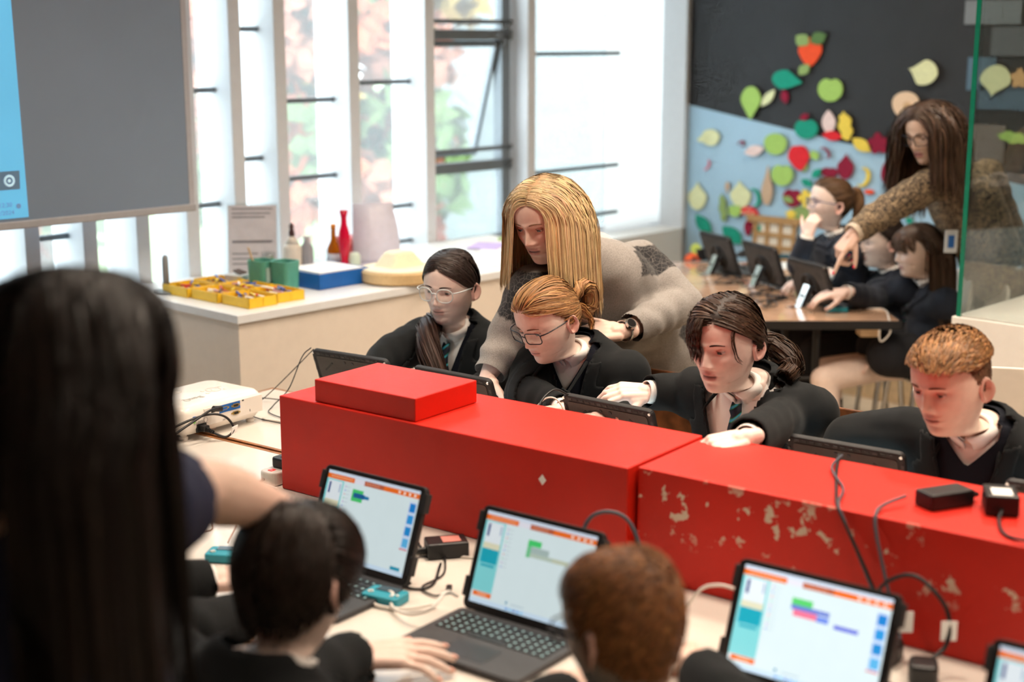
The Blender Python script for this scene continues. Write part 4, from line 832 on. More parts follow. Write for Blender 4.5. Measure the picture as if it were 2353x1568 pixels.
def head(P, hc, hfwd, roll=0., s=1., skin=(.62,.37,.28), lip=(.58,.30,.27), hairc=(.05,.03,.02), feat=None, nt=96, neckb=None, tfr=None, eyes=True, iris=(.10,.13,.16), lid=.35, browc=None, hl=0., ears=True, blush=.14, gaze=(0,-.28), scalp=True, open_mouth=0.):
    f = nrm(hfwd); Yb = -f; Z0 = np.array((0,0,1.)); Xl = nrm(np.cross(Z0, f)); Zu = np.cross(Xl, Yb)
    Zu = np.cross(Xl, Yb); Zu = nrm(Zu)
    if Zu[2] < 0: Zu = -Zu
    c, sn = math.cos(roll), math.sin(roll); Xl, Zu = Xl*c+Zu*sn, Zu*c-Xl*sn
    R = np.stack([Xl,Yb,Zu],1)*s; o = np.asarray(hc)-R @ np.array((0,0,.11))
    to = lambda V: np.asarray(V) @ R.T+o
    V, Fc, N, bvh = head_mesh(nt, feat)
    V = V.copy()
    if open_mouth:
        low = smst(-V[:,2], -.0495, -.044)*smst(-V[:,1], .03, .06)*smst(V[:,2], -.01, .01); V[:,2] -= open_mouth*low
    x, y, z = V.T
    col = np.tile(np.array(skin), (len(V),1))
    red = blush*(G(np.abs(x),.043,.016)*G(z,.083,.013)+.7*G(np.abs(x),0,.012)*G(z,.078,.007)+.35*G(z,.01,.012)*G(x,0,.02))*(y < -.02)
    col *= (1-np.stack([0*red,.42*red,.40*red],1))
    up = G(z,.0535,.0030)+G(z,.0438,.0040); lm = np.clip(up*1.35,0,1)*smst(-np.abs(x)-.35*np.abs(z-.049), -.0235,-.017)*(y < -.05)
    lm = lm*.85; col = col*(1-lm[:,None])+np.array(lip)*lm[:,None]
    ml = G(z,.0492-open_mouth*.3,.0011+open_mouth*.35)*smst(-np.abs(x),-.021,-.016)*(y < -.05); col *= (1-.8*np.clip(ml,0,1))[:,None]
    nost = G(np.abs(x),.0065,.0028)*G(z,.0685,.0022)*(y < -.05); col *= (1-.6*nost)[:,None]
    es = G(np.abs(x),.031,.014)*G(z,.1105,.008)*(y < -.05); col *= (1-np.stack([.06*es,.12*es,.10*es],1))
    if scalp:
        hm = smst(z-(hairline(x,y)+hl), -.004, .004)*(z > .02); col = col*(1-hm[:,None])+np.array(hairc)*hm[:,None]
    W = to(V)
    if neckb is not None:
        TZ_, tX, tY, tZ = neckb, *tfr
        loc = np.stack([x, y-.008, z+.105],1)*s
        Wt = np.asarray(neckb)+loc[:,:1]*tX+loc[:,1:2]*tY+loc[:,2:3]*tZ
        w = smst(-z, -.006, .105)[:,None]; W = W*(1-w)+Wt*w
    P.body(W, Fc, col)
    if ears:
        for sd in (-1,1):
            ev, ef = ear_mesh(sd); P.body(to(ev), ef, np.array(skin)*np.array((1,.78,.76)))
    surf = lambda xx, zz: (lambda h: h[0].y if h and h[0] is not None else -.04)(bvh.ray_cast(Vector((xx,-.3,zz)), Vector((0,1,0))))
    if eyes:
        for sd in (-1,1):
            ec = np.array((sd*.0305, surf(sd*.0305,.111)+.0060, .1105)); r = .0120
            n = 18; V_ = []; C_ = []; F_ = []
            for i in range(n+1):
                t = math.pi*i/n
                for k in range(16):
                    w = 2*math.pi*k/16; d = np.array((math.sin(t)*math.cos(w), -math.cos(t), math.sin(t)*math.sin(w)))
                    V_.append(d*r); C_.append((.012,.010,.010) if t < .26 else iris if t < .53 else (.80,.78,.77))
            for i in range(n):
                for k in range(16): F_.append((i*16+k, i*16+(k+1)%16, (i+1)*16+(k+1)%16, (i+1)*16+k))
            gx, gz = gaze; Rg = np.array(Matrix.Rotation(gx,3,'Z') @ Matrix.Rotation(-gz,3,'X'))
            P.part('eye', to(np.array(V_) @ Rg.T+ec), F_, M_EYE, True, np.array(C_))
            for (e0, e1, lash) in ((lid*.9, 1.35, True), (-1.3, -.36, False)):
                V_ = []; F_ = []; C_ = []; nu, nv = 18, 6
                for j in range(nv+1):
                    for i in range(nu+1):
                        q = -1.25+2.5*i/nu; q0 = math.cos(q*1.15)
                        ea, eb = e0*max(q0,.0)+(.06 if lash else -.10)*(1-max(q0,0)), e1
                        if not lash: ea, eb = e0, e1*max(q0,0.)+(-.10)*(1-max(q0,0))
                        el = ea+(eb-ea)*j/nv; rr = r*1.06+(.0012 if lash and j == 0 else 0)
                        V_.append((rr*math.cos(el)*math.sin(q), -rr*math.cos(el)*math.cos(q), rr*math.sin(el)))
                        C_.append(np.array(skin)*np.array((.92,.80,.78))*(1 if not (lash and j == 0) else .18))
                for j in range(nv):
                    for i in range(nu): a = j*(nu+1)+i; F_.append((a,a+1,a+nu+2,a+nu+1))
                P.body(to(np.array(V_)+ec), F_, np.array(C_))
        bc = np.array(browc if browc is not None else np.array(hairc)*.8)
        for sd in (-1,1):
            V_ = []; F_ = []; n = 12
            for i in range(n+1):
                t = i/n; xx = sd*(.013+.034*t); zz = .1290+.0030*math.sin(t*2.8)-.0020*t*t; th_ = .0026*(1-.65*t)*(.6+.4*min(1,t*5))
                for dz in (-th_, th_): V_.append((xx, surf(xx,zz+dz)-.0009, zz+dz))
            for i in range(n): F_.append((2*i,2*i+1,2*i+3,2*i+2))
            P.part('eyebrow', to(V_), F_, M_HAIR, True, np.tile(bc,(len(V_),1)))
    return dict(to=to, R=R, o=o, s=s, Rn=R/s, V=V, Fc=Fc, N=N, bvh=bvh, surf=surf)
# ---- hair
EC = np.array((0,.001,.1200)); ER = np.array((.0805,.1010,.1030))
def ribbons(P, H, pts, width, colr, cvar=.25, name='hair', tipw=.25, rootdark=.0, seed=0, up=None):
    # pts: strands x steps x 3 in head space
    r = np.random.default_rng(seed); n, k, _ = pts.shape
    T = np.gradient(pts, axis=1); T /= np.maximum(np.linalg.norm(T,axis=2),1e-9)[...,None]
    out = pts-EC if up is None else np.broadcast_to(up, pts.shape)
    out = out/np.maximum(np.linalg.norm(out,axis=2),1e-9)[...,None]+r.normal(size=(n,1,3))*.25
    Sd = np.cross(T, out); Sd /= np.maximum(np.linalg.norm(Sd,axis=2),1e-9)[...,None]
    tt = np.linspace(0,1,k); prof = np.minimum(1, .55+tt*6)*(1-(1-tipw)*np.clip((tt-.55)/.45,0,1)**1.5)
    w = (width*r.uniform(.6,1.25,(n,1)))*prof[None,:]
    A = pts-Sd*w[...,None]*.5; B = pts+Sd*w[...,None]*.5
    V = np.stack([A,B],2).reshape(-1,3)
    base = (np.arange(n)*k*2)[:,None]+(np.arange(k-1)*2)[None,:]
    Fc = np.stack([base,base+1,base+3,base+2],-1).reshape(-1,4)
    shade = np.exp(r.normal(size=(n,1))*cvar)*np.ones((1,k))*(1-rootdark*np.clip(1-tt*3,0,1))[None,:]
    hue = 1+r.normal(size=(n,1,3))*.04
    C = np.repeat((np.array(colr)[None,None,:]*shade[...,None]*hue),2,axis=1).reshape(-1,3)
    return P.part(name, H['to'](V), Fc, M_HAIR, True, np.clip(C,0,1))
def roots(H, n, seed, cond=None, hl=0.):
    r = np.random.default_rng(seed); V, N = H['V'], H['N']; F = np.array([f for f in H['Fc'] if len(f) == 4]); c = V[F].mean(1)
    ar = np.linalg.norm(np.cross(V[F[:,1]]-V[F[:,0]], V[F[:,3]]-V[F[:,0]]),axis=1)
    m = (c[:,2] > hairline(c[:,0],c[:,1])+hl) & (c[:,2] > .02)
    if cond is not None: m &= cond(c)
    w = ar*m; w /= w.sum(); i = r.choice(len(F), n, p=w); uv = r.uniform(0,1,(n,2,1)); f = F[i]
    p = (V[f[:,0]]*(1-uv[:,0])+V[f[:,1]]*uv[:,0])*(1-uv[:,1])+(V[f[:,3]]*(1-uv[:,0])+V[f[:,2]]*uv[:,0])*uv[:,1]
    return p, N[f].mean(1)
def push(p, off, cols=None, bvh=None):
    if bvh is not None:
        off = np.broadcast_to(off, (len(p),1)); l = np.linalg.norm((p-EC)/(ER*1.22+.03), axis=1); p = p.copy()
        for i in np.nonzero(l < 1)[0]:
            loc, nn, ix, dd = bvh.find_nearest(Vector(p[i]))
            if loc is not None:
                sd = (p[i][0]-loc.x)*nn.x+(p[i][1]-loc.y)*nn.y+(p[i][2]-loc.z)*nn.z; o_ = off[i,0]
                if sd < o_: p[i] = (loc.x+nn.x*o_, loc.y+nn.y*o_, loc.z+nn.z*o_)
        for (c, rr) in (cols or []):
            d = p-c; l = np.linalg.norm(d,axis=1,keepdims=True); p = np.where(l < rr, c+d/np.maximum(l,1e-6)*rr, p)
        return p
    q = (p-EC)/(ER+off); l = np.linalg.norm(q,axis=1,keepdims=True); ins = l < 1
    p = np.where(ins, EC+q/np.maximum(l,1e-6)*(ER+off), p)
    for (c, rr) in (cols or []):
        d = p-c; l = np.linalg.norm(d,axis=1,keepdims=True); p = np.where(l < rr, c+d/np.maximum(l,1e-6)*rr, p)
    return p
def strands(p0, n0, steps, L, comb, seed, off=(.002,.012), grav=None, gw=lambda t: 0., cols=None, wav=.0, face=True, stop=None, bvh=None):
    r = np.random.default_rng(seed); n = len(p0); o = r.uniform(off[0],off[1],(n,1))
    Ls = (L(p0) if callable(L) else np.full(n, L))*r.uniform(.80,1.1,n); ds = (Ls/(steps-1))[:,None]
    p = push(p0, o*.3+.0008, None, bvh); out = [p]; wv = r.normal(size=(n,3)); ph = r.uniform(0,6.28,(n,1))
    for i in range(1, steps):
        t = i/(steps-1); d = comb(p, t, p0); d /= np.maximum(np.linalg.norm(d,axis=1,keepdims=True),1e-9); g = gw(t)
        if grav is not None: d = d*(1-g)+grav*g
        if wav: d = d+wv*wav*np.sin(ph+t*9)
        d /= np.maximum(np.linalg.norm(d,axis=1,keepdims=True),1e-9)
        step = ds
        if stop is not None:
            dist = np.linalg.norm(stop-p,axis=1,keepdims=True); step = np.minimum(ds, np.maximum(dist-.004,0))
        p = push(p+d*step, o*min(1,.3+t*3)+.0008, cols, bvh); out.append(p)
    return np.stack(out,1)
def grav_of(H): return H['Rn'].T @ np.array((0,0,-1.))
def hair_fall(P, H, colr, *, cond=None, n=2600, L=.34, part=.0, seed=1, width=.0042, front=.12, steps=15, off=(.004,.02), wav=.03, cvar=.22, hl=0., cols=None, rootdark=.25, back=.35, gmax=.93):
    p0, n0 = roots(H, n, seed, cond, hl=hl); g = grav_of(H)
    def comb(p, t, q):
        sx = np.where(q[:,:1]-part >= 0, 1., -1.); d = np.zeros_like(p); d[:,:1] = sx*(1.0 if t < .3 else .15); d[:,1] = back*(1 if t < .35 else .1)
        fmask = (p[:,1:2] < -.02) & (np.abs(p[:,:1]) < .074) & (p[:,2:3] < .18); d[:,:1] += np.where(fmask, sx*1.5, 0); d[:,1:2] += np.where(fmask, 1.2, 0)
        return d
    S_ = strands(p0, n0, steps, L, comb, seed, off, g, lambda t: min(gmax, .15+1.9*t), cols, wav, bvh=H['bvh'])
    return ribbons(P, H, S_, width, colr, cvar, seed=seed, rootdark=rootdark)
def hair_back(P, H, colr, tie, n=1700, cond=None, seed=1, width=.0045, off=(.001,.009), cvar=.22, hl=0., steps=11, part=None, wav=.02, rootdark=0.):
    p0, n0 = roots(H, n, seed, cond, hl=hl); tie = np.array(tie)
    def comb(p, t, q):
        d = tie-p; d = d/np.maximum(np.linalg.norm(d,axis=1,keepdims=True),1e-9)
        if part is not None and t < .5:
            sx = np.where(q[:,:1] >= part, 1., -1.); e = np.zeros_like(p); e[:,:1] = sx*(1-t*1.6)*1.1; e[:,2] = -.15; d = d+e*(np.abs(q[:,:1]-part) < .06)
        return d
    Ln = lambda q: np.linalg.norm(tie-q,axis=1)*1.4
    S_ = strands(p0, n0, steps, Ln, comb, seed, off, None, lambda t: 0, None, wav, stop=tie, bvh=H['bvh'])
    return ribbons(P, H, S_, width, colr, cvar, seed=seed, tipw=.8, rootdark=rootdark)
def hair_tail(P, H, colr, guide, radf, n=260, seed=3, width=.0045, cvar=.25, local=True, steps=14, wav=.004, name='ponytail'):
    r = np.random.default_rng(seed); g = catmull(guide, 6); tt = np.linspace(0,1,len(g)); T = np.linspace(0,1,steps)
    C = np.stack([np.interp(T, tt, g[:,i]) for i in range(3)],1); Tn = np.gradient(C,axis=0); Tn /= np.linalg.norm(Tn,axis=1)[:,None]
    up = np.array((.3,.9,.2)); A = up-Tn*(Tn @ up)[:,None]; A /= np.linalg.norm(A,axis=1)[:,None]; B = np.cross(Tn, A)
    rad = np.array([radf(t) for t in T]); a = r.uniform(0,6.28,(n,1)); q = r.uniform(.15,1,(n,1))**.5; ln = r.uniform(.8,1.,(n,1))
    a = a+np.linspace(0,1.2,steps)[None,:]*r.normal(.2,.3,(n,1)); W = q*rad[None,:]+wav*np.sin(np.linspace(0,12,steps)[None,:]+r.uniform(0,6,(n,1)))
    pts = C[None]+W[...,None]*(np.cos(a)[...,None]*A[None]+np.sin(a)[...,None]*B[None])
    if not local:
        pts = (pts-H['o']) @ np.linalg.inv(H['R']).T
    # face the ribbons outward from the tail axis
    Cl = C if local else (C-H['o']) @ np.linalg.inv(H['R']).T
    out = pts-Cl[None]
    return ribbons(P, H, pts, width, colr, cvar, name, tipw=.4, seed=seed, up=out+1e-6)
def hair_short(P, H, colr, n=2200, L=.03, seed=1, width=.0032, comb=(0,-1,.2), off=(.003,.010), cond=None, cvar=.25, hl=0., name='hair', wav=.05, lift=.25, steps=6, rootdark=.2):
    p0, n0 = roots(H, n, seed, cond, hl); cv = None if callable(comb) else np.array(comb, float)
    def cf(p, t, q):
        d = np.tile(cv,(len(p),1)) if not callable(comb) else comb(p,q)
        nn = (p-EC)/ER; nn /= np.linalg.norm(nn,axis=1,keepdims=True); d = d-nn*np.sum(d*nn,1,keepdims=True)*.9+nn*lift*(1-t); return d
    S_ = strands(p0, n0, steps, L, cf, seed, off, None, lambda t: 0, None, wav, bvh=H['bvh'])
    return ribbons(P, H, S_, width, colr, cvar, name, seed=seed, rootdark=rootdark, tipw=.3)
# ---- glasses
def glasses(P, H, shape, m, w=.052, h=.038, r=.001, lens=M_LENS, z=.108, rad=.016):
    mb = MB(); yy = min(H['surf'](0,z+.006), H['surf'](.03,z-.012))-.0085; lenses = []
    for sd in (-1,1):
        pl = [(x+sd*(w/2+.0085), yy+.012*(abs(x+sd*(w/2+.0085))/.06)**2, zz+z) for x, zz in rrect(w,h,rad,6)]
        pts = np.array(pl+[pl[0], pl[1]]); mb.tube(H['to'](pts), r*H['s'], 6, cap=False)
        lenses.append(H['to'](np.array(pl)))
        mb.tube(H['to'](catmull([(sd*(w+.0085), yy+.014, z+.008), (sd*.0755, yy+.03, z+.010), (sd*.079, -.02, z+.004), (sd*.077, .008, z-.001), (sd*.073,.022,z-.022)],5)), r*1.1*H['s'], 6)
    mb.tube(H['to'](catmull([(-.0085,yy,z+.004),(0,yy-.002,z+.008),(.0085,yy,z+.004)],4)), r*H['s'], 6)
    g = P.part('glasses', mb.V(), mb.f, m)
    for L in lenses: P.part('lens', L, [list(range(len(L)))], lens, False, parent=g)
    return g
# ---- torso clothes
def torso_frame(pelvis, neck, fwd):
    Z = nrm(np.asarray(neck)-np.asarray(pelvis)); f = np.asarray(fwd, float); f = nrm(f-Z*np.dot(f,Z)); X = np.cross(Z, f); return X, -f, Z
def loft(mb, o, fr, rings):    # rings: (z, cx, cy, rx, ryfront, ryback)
    X, Y, Z = fr; n = 28; V = []; Fc = []
    for (z,cy,rx,rf,rb) in rings:
        for k in range(n):
            a = 2*math.pi*k/n; c, s_ = math.cos(a), math.sin(a)
            px = rx*np.sign(c)*abs(c)**.85; py = (rb if s_ > 0 else rf)*np.sign(s_)*abs(s_)**.85+cy
            V.append(o+X*px+Y*py+Z*z)
    for i in range(len(rings)-1):
        for k in range(n): Fc.append((i*n+k,i*n+(k+1)%n,(i+1)*n+(k+1)%n,(i+1)*n+k))
    Fc.append(tuple(range(n-1,-1,-1))); Fc.append(tuple(range((len(rings)-1)*n, len(rings)*n))); mb.add(V,Fc)
def torso_rings(L, k=1., bust=0., waist=1., drop=0.):
    return [(-.04-drop,0,.155*k,.10*k,.115*k),(.06,0,.158*k,.105*k,.115*k),(.16,0,.145*k*waist,.10*k,.10*k),(.26,-.004,.150*k,.108*k+bust,.10*k),(L-.14,-.004,.160*k,.108*k+bust*.8,.10*k),(L-.075,0,.165*k,.088*k,.088*k),(L-.035,0,.135*k,.066*k,.072*k),(L-.005,0,.085*k,.052*k,.058*k),(L+.018,0,.060*k,.047*k,.052*k)]
class Torso:
    def __init__(s, P, pelvis, neck, fwd, k=1., bust=0., waist=1., sh=None, sw=None, drop=0., twist=0.):
        s.P = P; s.o = np.asarray(pelvis, float); s.nk = np.asarray(neck, float); s.fr = torso_frame(pelvis, neck, fwd); s.L = float(np.linalg.norm(s.nk-s.o)); s.k = k
        X, Y, Z = s.fr; sw = sw or .165*k
        s.shL = s.o+X*sw+Z*(s.L-.065); s.shR = s.o-X*sw+Z*(s.L-.065)
        if sh is not None: s.shR, s.shL = np.asarray(sh[0]), np.asarray(sh[1])
        s.bust, s.waist, s.drop = bust, waist, drop
        s.arms = {}
    def loc(s, V): X,Y,Z = s.fr; D = np.asarray(V)-s.o; return np.stack([D @ X, D @ Y, D @ Z],1)
    def w(s, x, y, z): X,Y,Z = s.fr; return s.o+X*x+Y*y+Z*z
    def arm(s, side, elbow, wrist): s.arms[side] = (s.shR if side == 'R' else s.shL, np.asarray(elbow, float), np.asarray(wrist, float))
    def garment(s, name, m, infl=0., sleeve=(.064,.052,.044), full=1., vox=.0078, wr=.003, seed=1, vneck=None, neck_r=.058, lapel=False, extra=None, cut=None, solid=.0035, smooth=7, col=None, cuff=None, label=None, arms=('R','L'), bottom=None, legs=None):
        P = s.P; mb = MB(); k = s.k; rg = torso_rings(s.L, k, s.bust, s.waist, s.drop)
        loft(mb, s.o, s.fr, [(z+(infl if i > 5 else 0),cy,rx+infl,rf+infl,rb+infl) for i,(z,cy,rx,rf,rb) in enumerate(rg)])
        ends = []
        for sd in arms:
            if sd not in s.arms: continue
            sh, el, wr_ = s.arms[sd]; a, b, c = [q*k+infl*.6 for q in sleeve]
            mb.cap(sh-(sh-s.w(0,0,s.L-.09))*.28, sh, a*1.02, a, 14); mb.cap(sh, el, a, b, 14)
            if full > 0: e = el+(wr_-el)*full; mb.cap(el, e, b, c, 14); ends.append((el, e, c))
            else: ends.append((sh, sh+(el-sh)*abs(full), b))
        if extra: extra(mb)
        V, Fc, N = remesh(mb, vox, smooth)
        d = wob(V, 38, seed)*wr*.55+wob(V, 90, seed+1)*wr*.3
        for sd in arms:
            if sd not in s.arms: continue
            sh, el, wr_ = s.arms[sd]
            for p in (el, sh*.7+el*.3, el*.5+wr_*.5):
                q = V-p; ax = nrm(wr_-sh); d += wr*1.25*np.exp(-np.sum(q*q,1)/.075**2)*np.sin(q @ ax*72+3.2*np.sin(q @ np.cross(ax,(.3,.5,.8))*30+1.0)+2.2*wob(V,22,seed+9))
        l = s.loc(V)
        V = V+N*d[:,None]
        l = s.loc(V)
        fc = V[Fc].mean(1); lf = s.loc(fc); kill = np.zeros(len(Fc), bool); near = np.zeros(len(Fc), bool)
        for sd in arms:
            if sd not in s.arms: continue
            sh, el, wr_ = s.arms[sd]
            for p, q, rr in ((sh+(el-sh)*.22, el, sleeve[0]*k), (el, wr_, sleeve[1]*k)):
                ab = q-p; t = np.clip(((fc-p) @ ab)/np.dot(ab,ab), 0, 1); near |= np.linalg.norm(fc-p-t[:,None]*ab,axis=1) < rr+infl+.008
        nk = (np.hypot(lf[:,0], lf[:,1]+.004) < neck_r*k) & (lf[:,2] > s.L-.05) & ~near; kill |= nk
        vfun = None
        if vneck:
            zb, zt, wt = vneck; vfun = lambda z: wt*np.clip((z-zb)/(zt-zb),0,1)**.9
            kill |= (lf[:,1] < -.0) & (np.abs(lf[:,0]) < vfun(lf[:,2])) & (lf[:,2] > zb) & (lf[:,1] > -.175*k) & ~near
        if full > 0:
            for (p, e, c) in ends:
                ax = nrm(e-p); kill |= ((fc-e) @ ax > c*.30) & (np.linalg.norm(fc-e,axis=1) < c*1.7)
        if full <= 0:
            for (p, e, c) in ends:
                ax = nrm(e-p); kill |= ((fc-e) @ ax > 0) & (np.linalg.norm(np.cross(fc-e, ax),axis=1) < .12) & (np.linalg.norm(fc-e,axis=1) < .6) & ((fc-s.w(0,0,s.L*.6)) @ ax > .1)
        if cut is not None: kill |= cut(lf, fc)
        K = Fc[~kill]; used = np.zeros(len(V), bool); used[K.ravel()] = True
        if vfun is not None:
            from collections import Counter
            E = np.sort(np.concatenate([K[:,[0,1]],K[:,[1,2]],K[:,[2,3]],K[:,[3,0]]]),1); u_, cn = np.unique(E, axis=0, return_counts=True); be = np.unique(u_[cn == 1])
            be = be[(l[be,1] < 0) & (np.abs(np.abs(l[be,0])-vfun(l[be,2])) < .012) & (l[be,2] > vneck[0]-.004)]
            tx = np.sign(l[be,0])*vfun(l[be,2])-l[be,0]; V[be] += tx[:,None]*s.fr[0]
        if ends and full > 0:
            E = np.sort(np.concatenate([K[:,[0,1]],K[:,[1,2]],K[:,[2,3]],K[:,[3,0]]]),1); u_, cn = np.unique(E, axis=0, return_counts=True); be = np.unique(u_[cn == 1])
            for (p, e, c) in ends:
                ax = nrm(e-p); h = (V[be]-e) @ ax; ok = (np.abs(h-c*.30) < .014) & (np.linalg.norm(V[be]-e,axis=1) < c*1.8); V[be[ok]] -= (h[ok]-c*.30)[:,None]*ax
        if neck_r > .03:
            E = np.sort(np.concatenate([K[:,[0,1]],K[:,[1,2]],K[:,[2,3]],K[:,[3,0]]]),1); u_, cn = np.unique(E, axis=0, return_counts=True); be = np.unique(u_[cn == 1])
            lb = s.loc(V[be]); rr = np.hypot(lb[:,0], lb[:,1]+.004); ok = (lb[:,2] > s.L-.07) & (np.abs(rr-neck_r*k) < .016) & (lb[:,1] > -.02); be = be[ok]; lb = lb[ok]; rr = rr[ok]
            V[be] += ((lb[:,0]*(neck_r*k/rr-1))[:,None]*s.fr[0]+((lb[:,1]+.004)*(neck_r*k/rr-1))[:,None]*s.fr[1])
        mp = np.cumsum(used)-1; V2, N2, l2 = V[used], N[used], s.loc(V)[used]; K2 = mp[K]
        Vi = V2-N2*solid; n = len(V2)      # inner side gives the cloth its thickness
        o = P.part(name, V2, K2, m, True, None if col is None else col(l2, V2), label=label)
        if solid: 
            md = o.modifiers.new('cloth', 'SOLIDIFY'); md.thickness = solid; md.offset = -1
        if lapel and vfun is not None:
            lw = lambda z: np.interp((z-vneck[0])/(vneck[1]-vneck[0]), [0,.15,.62,.70,.74,1.], [.006,.030,.062,.066,.038,.030])
            fcl = l2[K2].mean(1); m2 = (fcl[:,1] < .02) & (np.abs(fcl[:,0]) >= vfun(fcl[:,2])-.004) & (np.abs(fcl[:,0]) < vfun(fcl[:,2])+lw(fcl[:,2])) & (fcl[:,2] > vneck[0]) & (fcl[:,2] < s.L-.01)
            Q = K2[m2]; u2 = np.unique(Q); inv = np.full(n, -1); inv[u2] = np.arange(len(u2))
            for sd, nm in ((-1,'lapel'),(1,'lapel')):
                qm = Q[(fcl[m2][:,0]*sd) > 0]
                if len(qm) < 6: continue
                u3 = np.unique(qm); iv = np.full(n, -1); iv[u3] = np.arange(len(u3))
                qi = iv[qm]; E = np.sort(np.concatenate([qi[:,[0,1]],qi[:,[1,2]],qi[:,[2,3]],qi[:,[3,0]]]),1); u_, cn = np.unique(E, axis=0, return_counts=True); be = np.unique(u_[cn == 1]); Vl = V2[u3]+N2[u3]*.0065; lb = s.loc(Vl[be])
                tgt = vfun(lb[:,2])+lw(lb[:,2]); ok = (np.abs(np.abs(lb[:,0])-tgt) < .011) & (np.abs(lb[:,0]) > vfun(lb[:,2])+.006); Vl[be[ok]] += ((np.sign(lb[:,0])*tgt-lb[:,0])[ok])[:,None]*s.fr[0]
                xo = P.part(nm, Vl, qi, m, True, parent=o); md = xo.modifiers.new('cloth', 'SOLIDIFY'); md.thickness = .0055; md.offset = -1
        if lapel:
            cr_ = MB(); a = np.linspace(-1.9, 1.9, 27); zz = s.L+infl-.004
            arc = [((neck_r+.004)*k*math.sin(q), (neck_r+.004)*k*math.cos(q)*.96-.002, zz-.016*max(0,abs(q)-1.2)/.7-.004) for q in a]
            fr_ = l2[(l2[:,1] < 0)]; sides = []
            for sd in (-1,1):
                row = []
                for z_ in np.linspace(vneck[0]+.004, s.L-.045, 12):
                    x_ = sd*vfun(z_); j = np.argmin((fr_[:,0]-x_)**2+(fr_[:,2]-z_)**2); row.append((x_, fr_[j,1]-.003, z_))
                sides.append(row)
            pth = sides[0]+arc+sides[1][::-1]; rad = [.0035]*12+[.005+.006*math.cos(q*.75) for q in a]+[.0035]*12
            cr_.tube(np.array([s.w(*q) for q in catmull(pth, 3)]), np.interp(np.linspace(0,1,3*(len(pth)-1)+1), np.linspace(0,1,len(pth)), rad), 8)
            P.part('blazer_collar', cr_.V(), cr_.f, m, True, parent=o)
        if cuff is not None:
            for sd in arms:
                if sd not in s.arms: continue
                sh, el, wr_ = s.arms[sd]; ax = nrm(wr_-el); e = el+(wr_-el)*full; c = sleeve[2]*k
                cb = MB(); cb.tube([e-ax*.03, e+ax*(c*.30), e+ax*(c*.30+.013)], [c*.84,c*.80,c*.76], 20, cap=False)
                q = P.part('shirt_cuff', cb.V(), cb.f, cuff); md = q.modifiers.new('cloth','SOLIDIFY'); md.thickness = .002
        return o
    def inner(s, skin, hands):
        # the body itself under the clothes, arms and hands as one surface each
        mb = MB(); k = s.k
        loft(mb, s.o, s.fr, [(z,cy,rx*.86,rf*.84,rb*.84) for z,cy,rx,rf,rb in torso_rings(s.L, k)[:8]])
        V, Fc, N = remesh(mb, .012, 3); s.P.body(V, Fc, np.array(skin))
        for sd, hd in hands.items():
            sh, el, wr_ = s.arms[sd]; mb = MB(); q = hd.get('s', 1.)
            ra = hd.get('r', (.043,.036,.0235)); ax = nrm(wr_-el)
            mid = el+(wr_-el)*.32; rm = ra[1]*k*1.05; bare = hd.get('bare')
            ub = MB() if not bare else mb
            ub.cap(sh, el, ra[0]*k*1.02, ra[1]*k, 14); ub.cap(el, mid, ra[1]*k, rm, 14)
            if not bare:
                ub.cap(mid, el+(wr_-el)*.62, rm, rm*.82, 14); V, Fc, N = remesh(ub, .009, 3); s.P.body(V, Fc, np.array(skin)); cut_ = el+(wr_-el)*.62; mb.cap(cut_, wr_, rm*.80+ra[2]*q*.0, ra[2]*q, 14)
            else: mb.cap(mid, wr_, rm, ra[2]*q, 14)
            tips = hand_parts(mb, wr_, hd['dir'], hd['dors'], sd, q, hd.get('curl',(.35,.35,.4,.45)), hd.get('thumb',(.5,.3)), hd.get('spread',.09))
            V, Fc, N = remesh(mb, max(.0027, hd.get('vox',.0027)), 4, .5)
            c = np.tile(np.array(skin),(len(V),1)); 
            for (p, d, n_) in tips:
                dd = np.linalg.norm(V-p,axis=1); c *= (1-.16*np.exp(-(dd/.012)**2))[:,None]*np.array((1,1,1)); 
                kn = np.linalg.norm(V-(p-d*.0),axis=1)
            hz = np.exp(-(np.linalg.norm(V-wr_,axis=1)/.14)**2); c *= (1-np.stack([0*hz,.10*hz,.10*hz],1))
            s.P.body(V, Fc, c)
            nb = MB()
            for (p, d, n_) in tips:
                t_ = nrm(np.cross(d, n_)); nn = np.cross(t_, d); nn = nn if np.dot(nn,n_) > 0 else -nn
                M = frame3(p+nn*.0062*q, d, t_, nn); nb.prism([(-.006*q+.0*q,-.0042*q),(.004*q,-.0042*q),(.0065*q,-.002*q),(.0065*q,.002*q),(.004*q,.0042*q),(-.006*q,.0042*q)], -.001, .0012*q, 0, M)
            s.P.part('fingernail', nb.V(), nb.f, hd.get('nail', M_NAIL), True, kind='stuff')
M_NAIL = mat('fingernail', S(222,168,150), .3)
